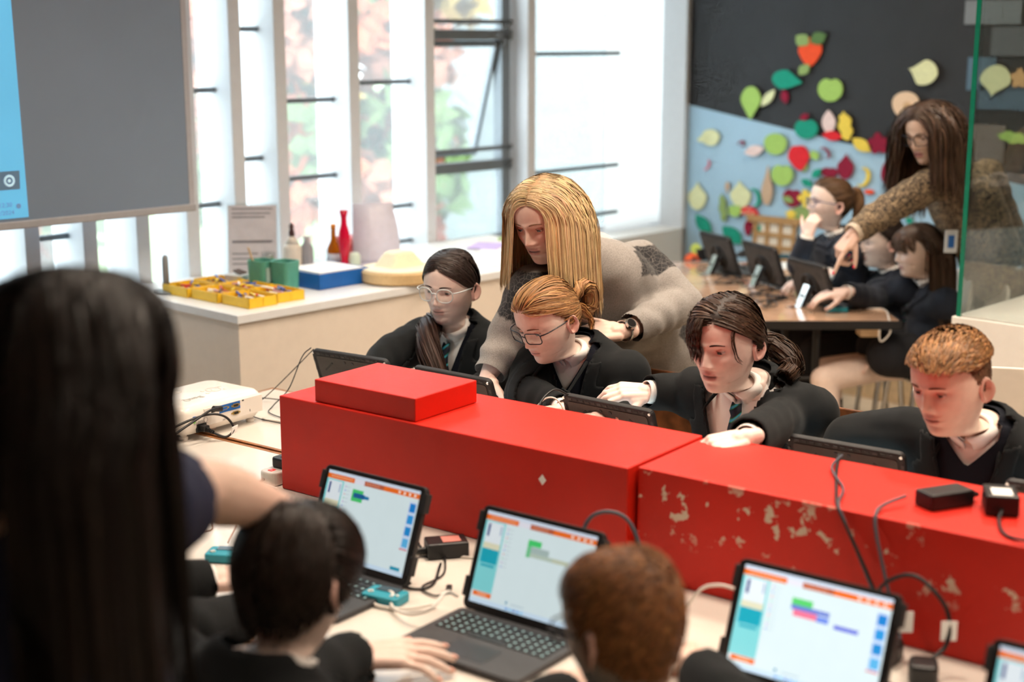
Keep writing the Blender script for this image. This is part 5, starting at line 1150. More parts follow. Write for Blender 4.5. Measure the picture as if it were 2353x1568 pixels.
def collar(P, T, H=None, m=None, rb=.0555, h=.038, spread=.0, z0=-.006, tip=.05, gap=.16):
    # shirt collar: standing band folded over, open wings in front
    m = m or M_SHIRT; X, Y, Z = T.fr; L = T.L; ax_ = nrm((H['to'](np.array([(0,.0,-.02)]))[0]-T.nk)) if H else Z; lean = ax_-Z*np.dot(ax_,Z); k = T.k; V = []; n = 40; prof = [(rb*.97,0),(rb*.93,h*.95),(rb*1.0,h),(rb*1.08,h*.75),(rb*1.17,h*.12)]
    for j, (r, z) in enumerate(prof):
        for i in range(n+1):
            a = gap+(2*math.pi-2*gap)*i/n; f = (1+math.cos(a))/2     # f=1 front
            fx = math.sin(a); fy = -math.cos(a)
            zz = z-.020*f; rr = r
            if j == 4: zz -= tip*max(0, f-.80)/.2*.9; rr = r*(1-.12*f)
            if j == 3: zz -= tip*.35*max(0,f-.80)/.2
            V.append(T.w(fx*rr*k*1.0, (fy*rr*.92+.004)*k, L+z0+zz)+lean*max(0,zz+.02)*1.0)
    Fc = [(j*(n+1)+i, j*(n+1)+i+1, (j+1)*(n+1)+i+1, (j+1)*(n+1)+i) for j in range(len(prof)-1) for i in range(n)]
    o = P.part('shirt_collar', V, Fc, m, True); md = o.modifiers.new('cloth','SOLIDIFY'); md.thickness = .0025; return o
def tie(P, T, m, length=.22, w=.03):
    prof = [(-.004,.012,-.070),(-.022,.016,-.084),(-.032,.010,-.090),(-.06,.015,-.108),(-.12,.022,-.124),(-max(length,.125),.03,-.130),(-max(length,.125)-.02,.004,-.128)]
    V = []; Fc = []
    for z, hw, y in prof:
        V += [T.w(-hw*T.k, y*T.k, T.L-.020+z), T.w(-hw*.3*T.k,(y-.007)*T.k,T.L-.020+z), T.w(hw*.3*T.k,(y-.007)*T.k,T.L-.020+z), T.w(hw*T.k, y*T.k, T.L-.020+z)]
    for i in range(len(prof)-1):
        for j in range(3): a = i*4+j; Fc.append((a,a+1,a+5,a+4))
    o = P.part('tie', V, Fc, m, True); md = o.modifiers.new('cloth','SOLIDIFY'); md.thickness = .004; return o
def striped(name, base, s1, s2, sc=60, rot=0.):
    m = mat(name, base, .6); nt, N, L, b = nodes_of(m); tc = [n for n in N if n.type == 'TEX_COORD'][0]
    mp = N.new('ShaderNodeMapping'); mp.inputs['Rotation'].default_value = (0, .7, rot); L.new(tc.outputs['Object'], mp.inputs[0])
    w = N.new('ShaderNodeTexWave'); w.bands_direction = 'Z'; w.inputs['Scale'].default_value = sc; w.inputs['Distortion'].default_value = 0; L.new(mp.outputs[0], w.inputs['Vector'])
    cr = N.new('ShaderNodeValToRGB'); e = cr.color_ramp.elements; cr.color_ramp.interpolation = 'CONSTANT'; e[0].color = (*base,1); e[1].position = .80; e[1].color = (*s1,1)
    k = cr.color_ramp.elements.new(.93); k.color = (*s2,1); L.new(w.outputs['Fac'], cr.inputs[0]); L.new(cr.outputs[0], b.inputs['Base Color']); return m
M_TIE = striped('striped_school_tie', S(18,22,40), S(40,130,70), S(60,150,190), 14)
def legs_sitting(P, T, kneeR, footR, kneeL, footL, m=None, r=(.085,.065,.05), shoe=True, bare=None):
    for kn, ft, sd in ((kneeR,footR,-1),(kneeL,footL,1)):
        mb = MB(); hip = T.w(sd*.085,0,.03); kn = np.asarray(kn); ft = np.asarray(ft)
        mb.cap(hip, kn, r[0], r[1], 14); mb.cap(kn, ft+np.array((0,0,.08)), r[1], r[2], 14)
        V, Fc, N = remesh(mb, .008, 5); P.part('trouser_leg', V, Fc, m or M_TROUS)
        if shoe:
            fd = nrm((T.fr[1]*-1)*np.array((1,1,0))); sb = MB(); sb.cap(ft-fd*.03+np.array((0,0,.035)), ft+fd*.14+np.array((0,0,.03)), .036, .030, 12); V, Fc, N = remesh(sb, .008, 3); V[:,2] = np.maximum(V[:,2], .001); P.part('shoe', V, Fc, M_BLK)
# ------------------------------------------------------------------ people: the class
def fdir(al, pt):
    a, p = math.radians(al), math.radians(pt); return np.array((-math.sin(a)*math.cos(p), -math.cos(a)*math.cos(p), -math.sin(p)))
VV = np.array((.6,.8,0)); UU = np.array((-.8,.6,0)); UP = np.array((0,0,1.))
PALE = (.79,.63,.56); PINK = (.75,.59,.51); WARMSK = (.72,.55,.45); TAN = (.62,.44,.35)
SEATZ = .46
def pupil(label, hc, al, pt, neck_d, skin, hairc, pel_v=.16, fwd=None, roll=0., k=.92, s=.97, arms=None, hands=None, vneck=(.20,.47,.085), jumper=True, withtie=True, seed=1, legs=True, vj=.17, blaz=None, sh=None, wr=.003, gv=.0078, L0=None, hkw=None, bsleeve=(.066,.053,.040), away=VV, pelz=SEATZ+.06):
    hc = np.asarray(hc, float); neck = hc+np.asarray(neck_d, float); fw = np.asarray(fwd if fwd is not None else -VV, float)
    pel = np.array((*(neck[:2]-fw[:2]*pel_v), pelz)); P = Person(label, pel)
    T = Torso(P, pel, neck, fw, k, sh=sh); L = T.L
    for sd, (e, w) in (arms or {}).items(): T.arm(sd, e, w)
    H = head(P, hc, fdir(al, pt) if np.ndim(al) == 0 else al, roll, s, skin, hairc=hairc, neckb=neck, tfr=T.fr, **(hkw or {}))
    T.inner(skin, hands or {})
    T.garment('shirt', M_SHIRT, infl=-.004, arms=(), wr=.001, seed=seed, neck_r=.0, vox=.010, solid=0)
    if jumper: T.garment('jumper', M_JUMPER, infl=.006, arms=(), wr=.0015, seed=seed+5, vneck=(L-vj,L+.0,.062), vox=max(gv,.007), neck_r=.050, solid=0)
    collar(P, T, H)
    if withtie: tie(P, T, M_TIE, .125 if jumper else .24)
    T.garment('blazer', blaz or M_BLAZER, infl=.016, sleeve=bsleeve, full=.93, vneck=(vneck[0],L+.015,vneck[2]), lapel=True, seed=seed, cuff=M_SHIRT if hands else None, neck_r=.064, wr=wr, vox=gv, solid=.0035 if gv < .0085 else 0)
    if legs:
        f = nrm(fw*np.array((1,1,0))); lx = T.fr[0]; kn = pel+f*.40; kn[2] = SEATZ+.04
        legs_sitting(P, T, kn-lx*.09, (kn-lx*.09+f*.02)*np.array((1,1,0)), kn+lx*.09, (kn+lx*.09+f*.02)*np.array((1,1,0)))
    return P, T, H
# --- girl with clear glasses
hc = at(1035,655,4.25)
P1, T1_, H1 = pupil('girl with clear framed glasses and long dark hair, at the far left tablet', hc, 27, 9, (.02,.045,-.135), PALE, (.018,.012,.010),
    arms={'R': (at(893,815,4.22), at(858,850,4.12)), 'L': (at(1150,885,4.2), at(1060,905,3.95))}, hands={'R': dict(dir=(-.6,-.7,-.2), dors=UP, s=.9, vox=.003), 'L': dict(dir=(-.7,-.6,-.1), dors=UP, s=.9, vox=.003)},
    seed=11, vj=.13, hkw=dict(lid=.25, feat=dict(nose=.95), lip=(.62,.34,.30), iris=(.08,.07,.06)), roll=-.03)
HD = (.030,.019,.016)
hair_back(P1, H1, HD, (.0,.085,.055), n=2400, hl=-.005, seed=5, part=.0, width=.004, off=(.001,.008))
hair_tail(P1, H1, (.035,.018,.013), [H1['to']((0,.085,.055)), at(1055,725,4.40), at(1005,735,4.33), at(982,765,4.20), at(988,815,4.10), at(1004,865,4.06), at(1012,910,4.04)], lambda t: .022+.022*min(1,t*2.2)-.012*t, n=420, seed=6, local=False, width=.004)
glasses(P1, H1, 'round', mat('clear_acetate', S(196,204,206), .15), w=.050, h=.042, r=.0016, rad=.019)
P1.finish()
# --- girl with dark glasses and bun
hc = at(1258,732,3.82)
P2, T2_, H2 = pupil('girl with dark framed glasses and a loose ginger blonde bun, leaning over her tablet', hc, 47, 25, (.085,.085,-.098), PINK, (.26,.125,.045),
    arms={'R': (at(1205,905,3.86), at(1290,940,3.66)), 'L': (at(1460,905,3.95), at(1380,960,3.55))}, hands={'R': dict(dir=(-.35,-.5,.05), dors=(-.2,-.2,1), s=.88, vox=.0026), 'L': dict(dir=(-.8,-.5,0), dors=UP, s=.88, vox=.003)},
    seed=21, vj=.09, withtie=False, hkw=dict(lid=.06, lip=(.62,.33,.29), iris=(.10,.12,.12), browc=(.16,.09,.05), feat=dict(nose=1.0)), roll=.04)
HG = (.27,.140,.058)
hair_back(P2, H2, HG, (.01,.098,.100), n=2600, hl=-.004, seed=7, width=.0042, off=(.002,.014), cvar=.3, wav=.05)
hair_tail(P2, H2, (.34,.18,.075), [(.01,.095,.10),(.012,.135,.125),(.012,.165,.105),(.01,.155,.06),(.008,.12,.05),(.01,.115,.085)], lambda t: .008+.020*math.sin(min(1,t*1.1)*math.pi), n=420, seed=8, width=.004, wav=.003, name='hair_bun')
hair_tail(P2, H2, (.33,.15,.05), [(.01,.10,.10),(.015,.12,.07),(.02,.13,.03),(.02,.12,.0)], lambda t: .012-.006*t, n=110, seed=9, width=.003, name='loose_hair')
band = MB(); a_ = np.linspace(0,2*math.pi,21); band.tube(H2['to'](np.c_[.01+.016*np.cos(a_), np.full(21,.102)+.006*np.sin(a_), .101+.016*np.sin(a_)]), .003, 6); P2.part('hair_band', band.V(), band.f, mat('blue_hair_band', S(50,70,130), .6))
glasses(P2, H2, 'rect', mat('dark_acetate', S(28,26,34), .25), w=.051, h=.034, r=.0016, rad=.010)
P2.finish()
# --- girl with dark fringe
hc = at(1668,782,3.42)
P3, T3_, H3 = pupil('girl with dark brown hair, side fringe and striped tie, behind the red boxes', hc, 40, 11, (.07,.06,-.118), PALE, (.020,.011,.008), s=1.02, k=.96,
    arms={'R': (tv(3.22,1.78,.90), tv(3.075,1.86,.925)), 'L': (at(1818,955,3.45), at(1712,1008,3.00))}, hands={'R': dict(dir=(-.75,-.1,.05), dors=(0,-.45,1), s=.9, curl=(.55,.5,.5,.5), vox=.0024), 'L': dict(dir=(-.9,-.35,-.12), dors=(.1,-.35,1), s=.92, curl=(.75,.8,.85,.9), thumb=(.35,.5), vox=.0022)},
    seed=31, jumper=False, vneck=(.13,.47,.105), hkw=dict(lid=.24, lip=(.62,.28,.25), iris=(.06,.07,.06), feat=dict(nose=.95, cheek=1.4), open_mouth=.004), roll=.02)
HB = (.034,.017,.010)
hair_back(P3, H3, HB, (-.015,.10,.075), n=2400, hl=-.004, seed=12, width=.0045, off=(.004,.020), part=.02, wav=.04, cvar=.35)
def fringe(P, H, colr, x0, x1, n, L, seed, dirx, z0=.160, bulge=.012, width=.004, name='fringe'):
    r = np.random.default_rng(seed); px = r.uniform(x0,x1,n); st = 10; pts = []
    for q in px:
        zt = r.uniform(z0,.20); ln = L*r.uniform(.75,1.05); row = []
        for i in range(st):
            t = i/(st-1); z = zt-ln*t**1.15; x = q+dirx*t*.5*ln+(q-(x0+x1)/2)*.3*t; y = H['surf'](max(-.07,min(.07,x)), min(z,.2155)); row.append((x, min(y,-.02)-.005-bulge*math.sin(math.pi*min(1,t*1.1))*r.uniform(.5,1.1)-.004*t, z))
        pts.append(row)
    ribbons(P, H, np.array(pts), width, colr, .3, name, seed=seed)
fringe(P3, H3, HB, -.062, -.004, 300, .082, 13, -.30)
fringe(P3, H3, HB, .058, .066, 9, .11, 14, .04, name='loose_hair', width=.0016)
hair_tail(P3, H3, HB, [H3['to']((-.015,.10,.075)), at(1765,790,3.55), at(1800,812,3.52), at(1820,845,3.48), at(1800,870,3.42)], lambda t: .014+.022*math.sin(min(1,t*1.15)*2.6), n=330, seed=15, local=False)
P3.finish()
# --- boy with short brown hair
hc = at(2186,874,3.0)
P4, T4_, H4 = pupil('boy with short brown hair and faded sides looking down at his tablet, at the right', hc, 54, 15, (.085,.06,-.115), WARMSK, (.17,.09,.045), s=.97, k=.96,
    arms={'R': (tv(3.12,1.33,.88), tv(3.08,1.20,.775)), 'L': (tv(3.22,.80,.88), tv(3.06,.92,.775))}, hands={'R': dict(dir=(-.6,-.6,0), dors=UP, vox=.003), 'L': dict(dir=(-.8,-.4,0), dors=UP, vox=.003)},
    seed=41, vj=.06, withtie=False, hkw=dict(lid=.5, hairc=(.17,.09,.045), lip=(.60,.33,.28), iris=(.10,.10,.09), feat=dict(nose=1.0, brow=1.3)) if False else dict(lid=.14, lip=(.60,.33,.28), iris=(.10,.10,.09), feat=dict(nose=1.0, brow=1.3)), roll=.05)
HBR = (.22,.105,.042)
hair_short(P4, H4, HBR, n=2600, L=.034, seed=16, comb=(.45,-1,.1), off=(.003,.012), cond=lambda c: c[:,2] > .158-.25*np.clip(c[:,1],-1,.02), width=.0036, cvar=.35, lift=.45)
hair_short(P4, H4, (.16,.085,.05), n=2600, L=.008, seed=17, comb=(0,.3,-1), off=(.0005,.0025), cond=lambda c: c[:,2] <= .166, width=.0022, cvar=.3, lift=.1, name='faded_sides', steps=4)
P4.finish()
# ------------------------------------------------------------------ blonde teacher
def rib(V): return V
M_MARL = mat('grey_marl_knit', S(150,146,142), .9, var=.32, vscale=420, bump=.4, bscale=700, sheen=.15, attr=True)
nt, N_, L_, b_ = nodes_of(M_MARL)      # lace scallops on the black panels
vo = N_.new('ShaderNodeTexVoronoi'); vo.feature = 'DISTANCE_TO_EDGE'; vo.inputs['Scale'].default_value = 70
tc = [n for n in N_ if n.type == 'TEX_COORD'][0]; L_.new(tc.outputs['Object'], vo.inputs['Vector'])
def _mr(src, a, b, c, d):
    r = N_.new('ShaderNodeMapRange'); r.inputs[1].default_value = a; r.inputs[2].default_value = b; r.inputs[3].default_value = c; r.inputs[4].default_value = d; L_.new(src, r.inputs[0]); return r.outputs[0]
att = [n for n in N_ if n.type == 'ATTRIBUTE'][0]; lum = N_.new('ShaderNodeRGBToBW'); L_.new(att.outputs['Color'], lum.inputs[0])
isb = _mr(lum.outputs[0], .05, .12, 1, 0); line = _mr(vo.outputs['Distance'], .02, .05, 1, 0)
ml = N_.new('ShaderNodeMath'); ml.operation = 'MULTIPLY'; L_.new(isb, ml.inputs[0]); L_.new(line, ml.inputs[1])
m2 = N_.new('ShaderNodeMath'); m2.operation = 'MULTIPLY'; m2.inputs[1].default_value = .55; L_.new(ml.outputs[0], m2.inputs[0])
mx = N_.new('ShaderNodeMix'); mx.data_type = 'RGBA'; old = b_.inputs['Base Color'].links[0].from_socket; L_.new(m2.outputs[0], mx.inputs['Factor']); L_.new(old, mx.inputs[6]); mx.inputs[7].default_value = (*S(120,114,110),1); L_.new(mx.outputs[2], b_.inputs['Base Color'])
hc = at(1252,498,4.02); neck = at(1338,590,4.20); pel = at(1500,800,4.50)
PT = Person('woman with long blonde hair and grey dress with black lace shoulders, leaning over pupils', pel)
TT = Torso(PT, pel, neck, (-.55,-.72,-.2), 1.06, bust=.03, sh=(at(1222,668,4.03), at(1468,605,4.32)))
TT.arm('R', at(1168,778,4.02), at(1120,866,3.93)); TT.arm('L', at(1570,700,4.22), at(1430,762,4.02))
SKT = (.73,.55,.46)
HT = head(PT, hc, fdir(36,22), .06, 1.04, SKT, lip=(.56,.28,.25), hairc=(.30,.18,.085), neckb=neck, tfr=TT.fr, lid=.13, iris=(.12,.15,.17), browc=(.24,.14,.08), feat=dict(nose=1.12, cheek=.7), open_mouth=.002, blush=.5)
TT.inner(SKT, {'R': dict(dir=(-.3,-.7,-.65), dors=(-.5,-.5,.6), s=1.0), 'L': dict(dir=(-.9,-.15,.0), dors=(-.15,-.6,.75), s=1.0, curl=(.7,.7,.75,.8))})
def dress_col(l, V):
    grey = np.tile(np.array(S(136,131,127)),(len(V),1)); blk = np.array(S(26,25,27))
    m = np.zeros(len(V), bool)
    for sh, el, wr_ in TT.arms.values():
        ax = nrm(el-sh); t = (V-sh) @ ax; lat = np.linalg.norm((V-sh)-t[:,None]*ax,axis=1); m |= (t > -.15) & (t < .10) & (lat < .17) & (V[:,2] < sh[2]+.060) & (V[:,2] > sh[2]-.17)
    # black strip down the side seam
    s2 = (np.abs(l[:,1]-.01) < .028) & (l[:,0] > .08) & (l[:,2] < .14) & (l[:,2] > -.4); m |= s2
    for sh, el, wr_ in TT.arms.values(): 
        ax = nrm(wr_-el); t = (V-el) @ ax; lat = np.linalg.norm((V-el)-t[:,None]*ax,axis=1); m &= ~((lat < .07) & (t > 0) & (t < .3))
    grey[m] = blk; return grey
def skirt(mb):
    X, Y, Z = TT.fr; knee = np.array((*(pel[:2]+np.array((.12,.16))), .52))
    mb.cap(pel+X*.05, knee+X*.06, .155, .15, 18); mb.cap(pel-X*.05, knee-X*.06, .155, .15, 18)
TT.garment('dress', M_MARL, infl=.012, sleeve=(.064,.053,.038), full=.80, wr=.0045, seed=51, neck_r=.060, extra=skirt, col=dress_col, vox=.0078, solid=0)
sc = MB()     # loose cowl neck
for k in range(3):
    a = np.linspace(0, 2*math.pi, 37); rr = .070+.010*k; sc.tube(np.array([TT.w(rr*math.sin(q)*(1+.05*math.sin(3*q+k)), -rr*1.05*math.cos(q)-.022*(1+math.cos(q))/2*k, TT.L-.020-.020*k*(1+.6*math.cos(q))+.006*math.sin(2*q+k)) for q in a]), .017, 10)
Vs, Fs, Ns = remesh(sc, .006, 4); PT.part('cowl_collar', Vs+Ns*(wob(Vs,70,4)*.003)[:,None], Fs, mat('pale_grey_knit', S(176,172,172), .9, var=.2, vscale=300, bump=.3, bscale=500))
lg = MB()
for sx in (-1,1):
    ft = np.array((*(pel[:2]+np.array((.16,.22))+TT.fr[0][:2]*.09*sx), .0)); lg = MB(); lg.cap(ft+np.array((-.03,-.04,.55)), ft+np.array((0,0,.06)), .07, .045, 14); V, Fc, N = remesh(lg, .01, 4); PT.part('legging', V, Fc, M_TROUS)
    sb = MB(); sb.cap(ft+np.array((.02,.02,.035)), ft+np.array((-.10,-.12,.03)), .036, .030, 12); V, Fc, N = remesh(sb, .008, 3); V[:,2] = np.maximum(V[:,2],.001); PT.part('shoe', V, Fc, M_BLK)
BL = (.62,.44,.235)
shc = [((HT['Rn'].T @ (np.asarray(c)-HT['o']))/HT['s'], r) for c, r in ((TT.shL,.10),(TT.shR,.045),(TT.w(0,0,TT.L-.10),.115),(TT.w(0,.0,TT.L-.03),.075))]
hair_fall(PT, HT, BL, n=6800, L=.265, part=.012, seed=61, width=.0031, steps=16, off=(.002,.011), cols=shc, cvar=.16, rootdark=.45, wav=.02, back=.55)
wt = MB(); sh, el, wr_ = TT.arms['L']; ax = nrm(wr_-el); wc = wr_-ax*.012; up = nrm(np.array((-.1,-.75,.35))-ax*np.dot((-.1,-.75,.35),ax)); sd = np.cross(ax,up); a = np.linspace(0,2*math.pi,33)
for dd in (-.006,-.002,.002,.006): wt.tube(np.array([wc+ax*dd+(up*math.cos(q)+sd*math.sin(q))*.0315 for q in a]), .0022, 6)
w_o = PT.part('wristwatch', wt.V(), wt.f, M_CHROME)
wf = MB(); wf.cyl(wc+up*.030, wc+up*.039, .0165, n=24); PT.part('watch_case', wf.V(), wf.f, M_CHROME, False, parent=w_o)
wf = MB(); wf.cyl(wc+up*.0385, wc+up*.0398, .0135, n=24); PT.part('watch_dial', wf.V(), wf.f, mat('black_dial', S(20,20,22), .15), False, parent=w_o)
PT.finish()
# ------------------------------------------------------------------ back table
BT = thing('folding_table', 'wood topped folding table with black edge by the blue wall', 'table', (1.17, 6.33, 0), math.radians(0))
bt_x, bt_y = .375, .76
one(lambda m: m.box(-bt_x, bt_x, -bt_y, bt_y, .692, .72), 'tabletop', mat('worn_wood_top', S(196,158,130), .18, var=.22, vscale=6, coat=.6), BT, bev=.002)
one(lambda m: (m.box(-bt_x-.012, bt_x+.012, -bt_y-.012, -bt_y, .685, .719), m.box(-bt_x-.012, bt_x+.012, bt_y, bt_y+.012, .685, .719), m.box(-bt_x-.012,-bt_x,-bt_y,bt_y,.685,.719), m.box(bt_x,bt_x+.012,-bt_y,bt_y,.685,.719)), 'edge_band', M_BLK, BT)
for y in (-.62,.62):
    for x in (-.05,.08) if y < 0 else (-.2,.2): one(lambda m: m.tube(catmull([(x,y,.69),(x,y,.3),(x,y,.1),(x+.02,y-.05,.03),(x+.05,y-.16,.014)],5), .016, 10), 'leg', M_BLK, BT, smooth=True)
    one(lambda m: m.cyl((-.2,y,.45),(.2,y,.45),.010), 'stretcher', M_BLK, BT)
one(lambda m: m.cyl((-.12,-.60,.68),(-.02,-.30,.2),.006), 'brace', M_CHROME, BT)
one(lambda m: m.box(.24,.32,-.70,-.62,.64,.69), 'corner_block', M_OAK, BT)
def ktablet(px, py, label, yaw):
    p = onz(px, py, .72); o = copy_tree(tp0); o['label'] = label; o['group'] = 'tablets on the folding table'; o.location = (p[0], p[1], .724); o.rotation_euler = (0,0,yaw)
    kb = thing('keyboard', label.replace('cased tablet','dark keyboard in front of the tablet').replace('standing ',''), 'keyboard', (p[0]+.125*math.cos(yaw+math.pi/2)*1.0, p[1]+.125*math.sin(yaw+math.pi/2), .72), yaw, group='keyboards on the folding table')
    q = MB(); q.prism(rrect(.27,.18,.01), .001, .012); q.build('base', M_DGREY, kb, bev=.002)
    for r in range(4): one(lambda m: m.box(-.12,.12,.05-.03*r,.07-.03*r,.012,.0135), 'key_row', M_BLK, kb)
    st = thing('tablet_stand', label.replace('cased tablet','silver plate stand of the tablet'), 'stand', (p[0]-.10*math.cos(yaw+math.pi/2), p[1]-.10*math.sin(yaw+math.pi/2), .72), yaw, group='silver tablet stands')
    one(lambda m: (m.box(-.02,.02,-.002,.002,0,.10,0,Matrix.Rotation(math.radians(-24),4,'X')), m.box(-.025,.025,-.05,.01,.0005,.003)), 'plate', M_CHROME, st)
    one(lambda m: m.cyl((0,-.003,.05),(0,.004,.05),.009,n=12,M=Matrix.Rotation(math.radians(-24),4,'X')), 'knob', M_BLK, st)
YW = math.radians(-68)
ktablet(1668,628,'cased tablet standing at the far end of the folding table',YW); ktablet(1770,655,'cased tablet standing in the middle of the folding table',YW); ktablet(1880,702,'cased tablet standing nearest on the folding table',YW)
gadget(onz(1922,716,.72), .05, 'turquoise handheld gadget at the near edge of the folding table')
W_ = lambda px,py,z=.723: onz(px,py,z)
cable('white_cable', 'white cable drooping over the edge of the folding table', [W_(1830,690,.73),W_(1890,675,.74),W_(1945,690,.735),W_(1970,708),W_(2030,712),at(2043,735,5.58),at(2045,765,5.57),at(2025,785,5.57),at(2020,765,5.56),at(2028,742,5.57)], .0035, M_WPL2)
rg = np.random.default_rng(5)
for k, (px,py) in enumerate(((1660,640),(1745,668),(1765,690))):
    pts = [W_(px+rg.uniform(-45,60), py+rg.uniform(-14,14), .724+rg.uniform(0,.02)) for j in range(14)]
    cable('cable_tangle', ['tangle of black cables behind the far tablet','tangle of black cables behind the middle tablet','tangle of black cables before the near tablet'][k], pts, .0028, M_BLK)
ad_ = adapter(0,0,.72,0,'black box lying on its side beside the far tablet',None,(.10,.03,.06)); ad_.location = W_(1618,598,.72); ad_.rotation_euler = (0,0,.6)
def sheet(px,py,w,d,rz,m,label):
    o = one(lambda q: q.box(-w,w,-d,d,.0005,.004), 'paper_sheet', m, None, label=label, cat='paper'); o.location = W_(px,py,.72); o.rotation_euler = (0,0,rz)
sheet(1800,612,.13,.10,.2,M_PAPER,'white paper beside the middle tablet on the folding table'); sheet(1838,642,.07,.05,.3,mat('yellow_paper', S(226,220,120), .8),'small yellow paper on the folding table')
bk = one(lambda m: m.box(-.09,.09,-.012,.012,.001,.02), 'pencil_case', mat('dark_teal_cloth', S(20,90,110), .7), None, bev=.005, label='flat teal pencil case near the basket picture', cat='pencil case'); bk.location = W_(1780,594,.72)
def mouse(px,py,label):
    t = thing('computer_mouse', label, 'mouse', W_(px,py,.72), -1.2); 
    q = MB(); q.ball((0,0,.008),(.032,.052,.026),16); V = q.V(); V[:,2] = np.maximum(V[:,2],.001); link('shell', mesh_data('shell', V, q.f, M_BLK, smooth=True), t); one(lambda m: m.cyl((-.004,.03,.030),(.004,.03,.030),.006,n=10), 'wheel', M_DGREY, t)
mouse(1712,590,'black computer mouse beside the far keyboard'); mouse(1905,668,'black computer mouse under the pupil hand')
for px,py,lb,c in ((1590,590,'small lime and orange felt piece lying at the window end of the folding table',S(236,110,70)),):
    t = thing('felt_piece', lb, 'felt piece', W_(1590,600,.72), 0); one(lambda m: m.prism([(.04*math.cos(a),.04*math.sin(a)) for a in np.linspace(0,math.pi,9)], 0.001, .012, 0, Matrix.Rotation(1.2,4,'X')), 'base', mat('orange_felt', c, .9), t); one(lambda m: m.prism([(.02+.028*math.cos(a),.06+.03*math.sin(a)) for a in np.linspace(0,5.6,9)], 0.001, .012, 0, Matrix.Rotation(1.2,4,'X')), 'top', mat('lime_felt', S(190,214,110), .9), t)
# ------------------------------------------------------------------ felt cut-outs on the wall
def sh_apple(n=40):
    P = []
    for a in np.linspace(0,2*math.pi,n,endpoint=False):
        r = .46*(1+.06*math.cos(2*a))-(.10*math.exp(-((a-math.pi/2)/.28)**2)); P.append((r*math.cos(a)*(1.02+.06*math.sin(a)), r*math.sin(a)))
    return P
def sh_pear(n=40): return [((.24+.24*(1-smst(np.array(math.sin(a)),-.3,.75)))*math.cos(a)*(.32+.68*(1 if math.sin(a) < .55 else max(.1,1-(math.sin(a)-.55)*1.5))), .5*math.sin(a)) for a in np.linspace(0,2*math.pi,n,endpoint=False)]
def sh_leaf(n=15): t = np.linspace(0,1,n); u = [(.28*math.sin(math.pi*q)**.9, q-.5) for q in t]; return [(float(a),float(b)) for a,b in u]+[(-float(a),float(b)) for a,b in u[-2:0:-1]]
def sh_fig(n=36): return [((.46*abs(math.cos(a))**1.1*np.sign(math.cos(a)))*(1 if math.sin(a) < .1 else max(.09,1-1.15*(math.sin(a)-.1))), .5*math.sin(a)) for a in np.linspace(0,2*math.pi,n,endpoint=False)]
def sh_oak(n=48): return [((.24+.13*abs(math.sin(3.5*a)))*math.cos(a), .5*math.sin(a)) if math.sin(a) < .8 else (.05*np.sign(math.cos(a)), .5*math.sin(a)+.02) for a in np.linspace(0,2*math.pi,n,endpoint=False)]
def sh_maple(n=50): return [((.28+.2*abs(math.cos(2.5*(a-math.pi/2))))*math.cos(a), (.28+.2*abs(math.cos(2.5*(a-math.pi/2))))*math.sin(a)) for a in np.linspace(0,2*math.pi,n,endpoint=False)]
def sh_moon(n=16): a = np.linspace(-1.9,1.9,n); return [(.5*math.cos(q)-.1,.5*math.sin(q)) for q in a]+[(.36*math.cos(q)-.22,.42*math.sin(q)) for q in a[::-1]]
def sh_round(n=30): return [((.47+.02*math.sin(3*a))*math.cos(a),(.48+.02*math.cos(2*a))*math.sin(a)) for a in np.linspace(0,2*math.pi,n,endpoint=False)]
def sh_berry(n=36): return [(.48*math.cos(a)*(1-.42*max(0,-math.sin(a))), .5*math.sin(a)-.06*math.exp(-((a-math.pi/2)/.3)**2)) for a in np.linspace(0,2*math.pi,n,endpoint=False)]
def sh_cap(n=20): return [(.5*math.cos(a),.7*math.sin(a)-.35) for a in np.linspace(0,math.pi,n)]
def sh_carrot(n=30): return [(.5*math.cos(a)*(.22+.78*(1-smst(np.array(math.sin(a)),-.5,.95))), .5*math.sin(a)) for a in np.linspace(0,2*math.pi,n,endpoint=False)]
def sh_pom(n=40): return [((.44*math.cos(a)) if math.sin(a) < .72 else .14*np.sign(math.cos(a))*(1+.6*(math.sin(a)-.7)), .5*math.sin(a)) for a in np.linspace(0,2*math.pi,n,endpoint=False)]
TEAL, LIME, CREAM, REDF, MAR, YEL, PNK, OLV, BEI, ORF, PEA = S(24,150,124), S(164,200,104), S(222,224,176), S(222,40,50), S(140,22,54), S(236,206,84), S(232,206,200), S(140,164,100), S(198,168,140), S(240,84,44), S(232,200,168)
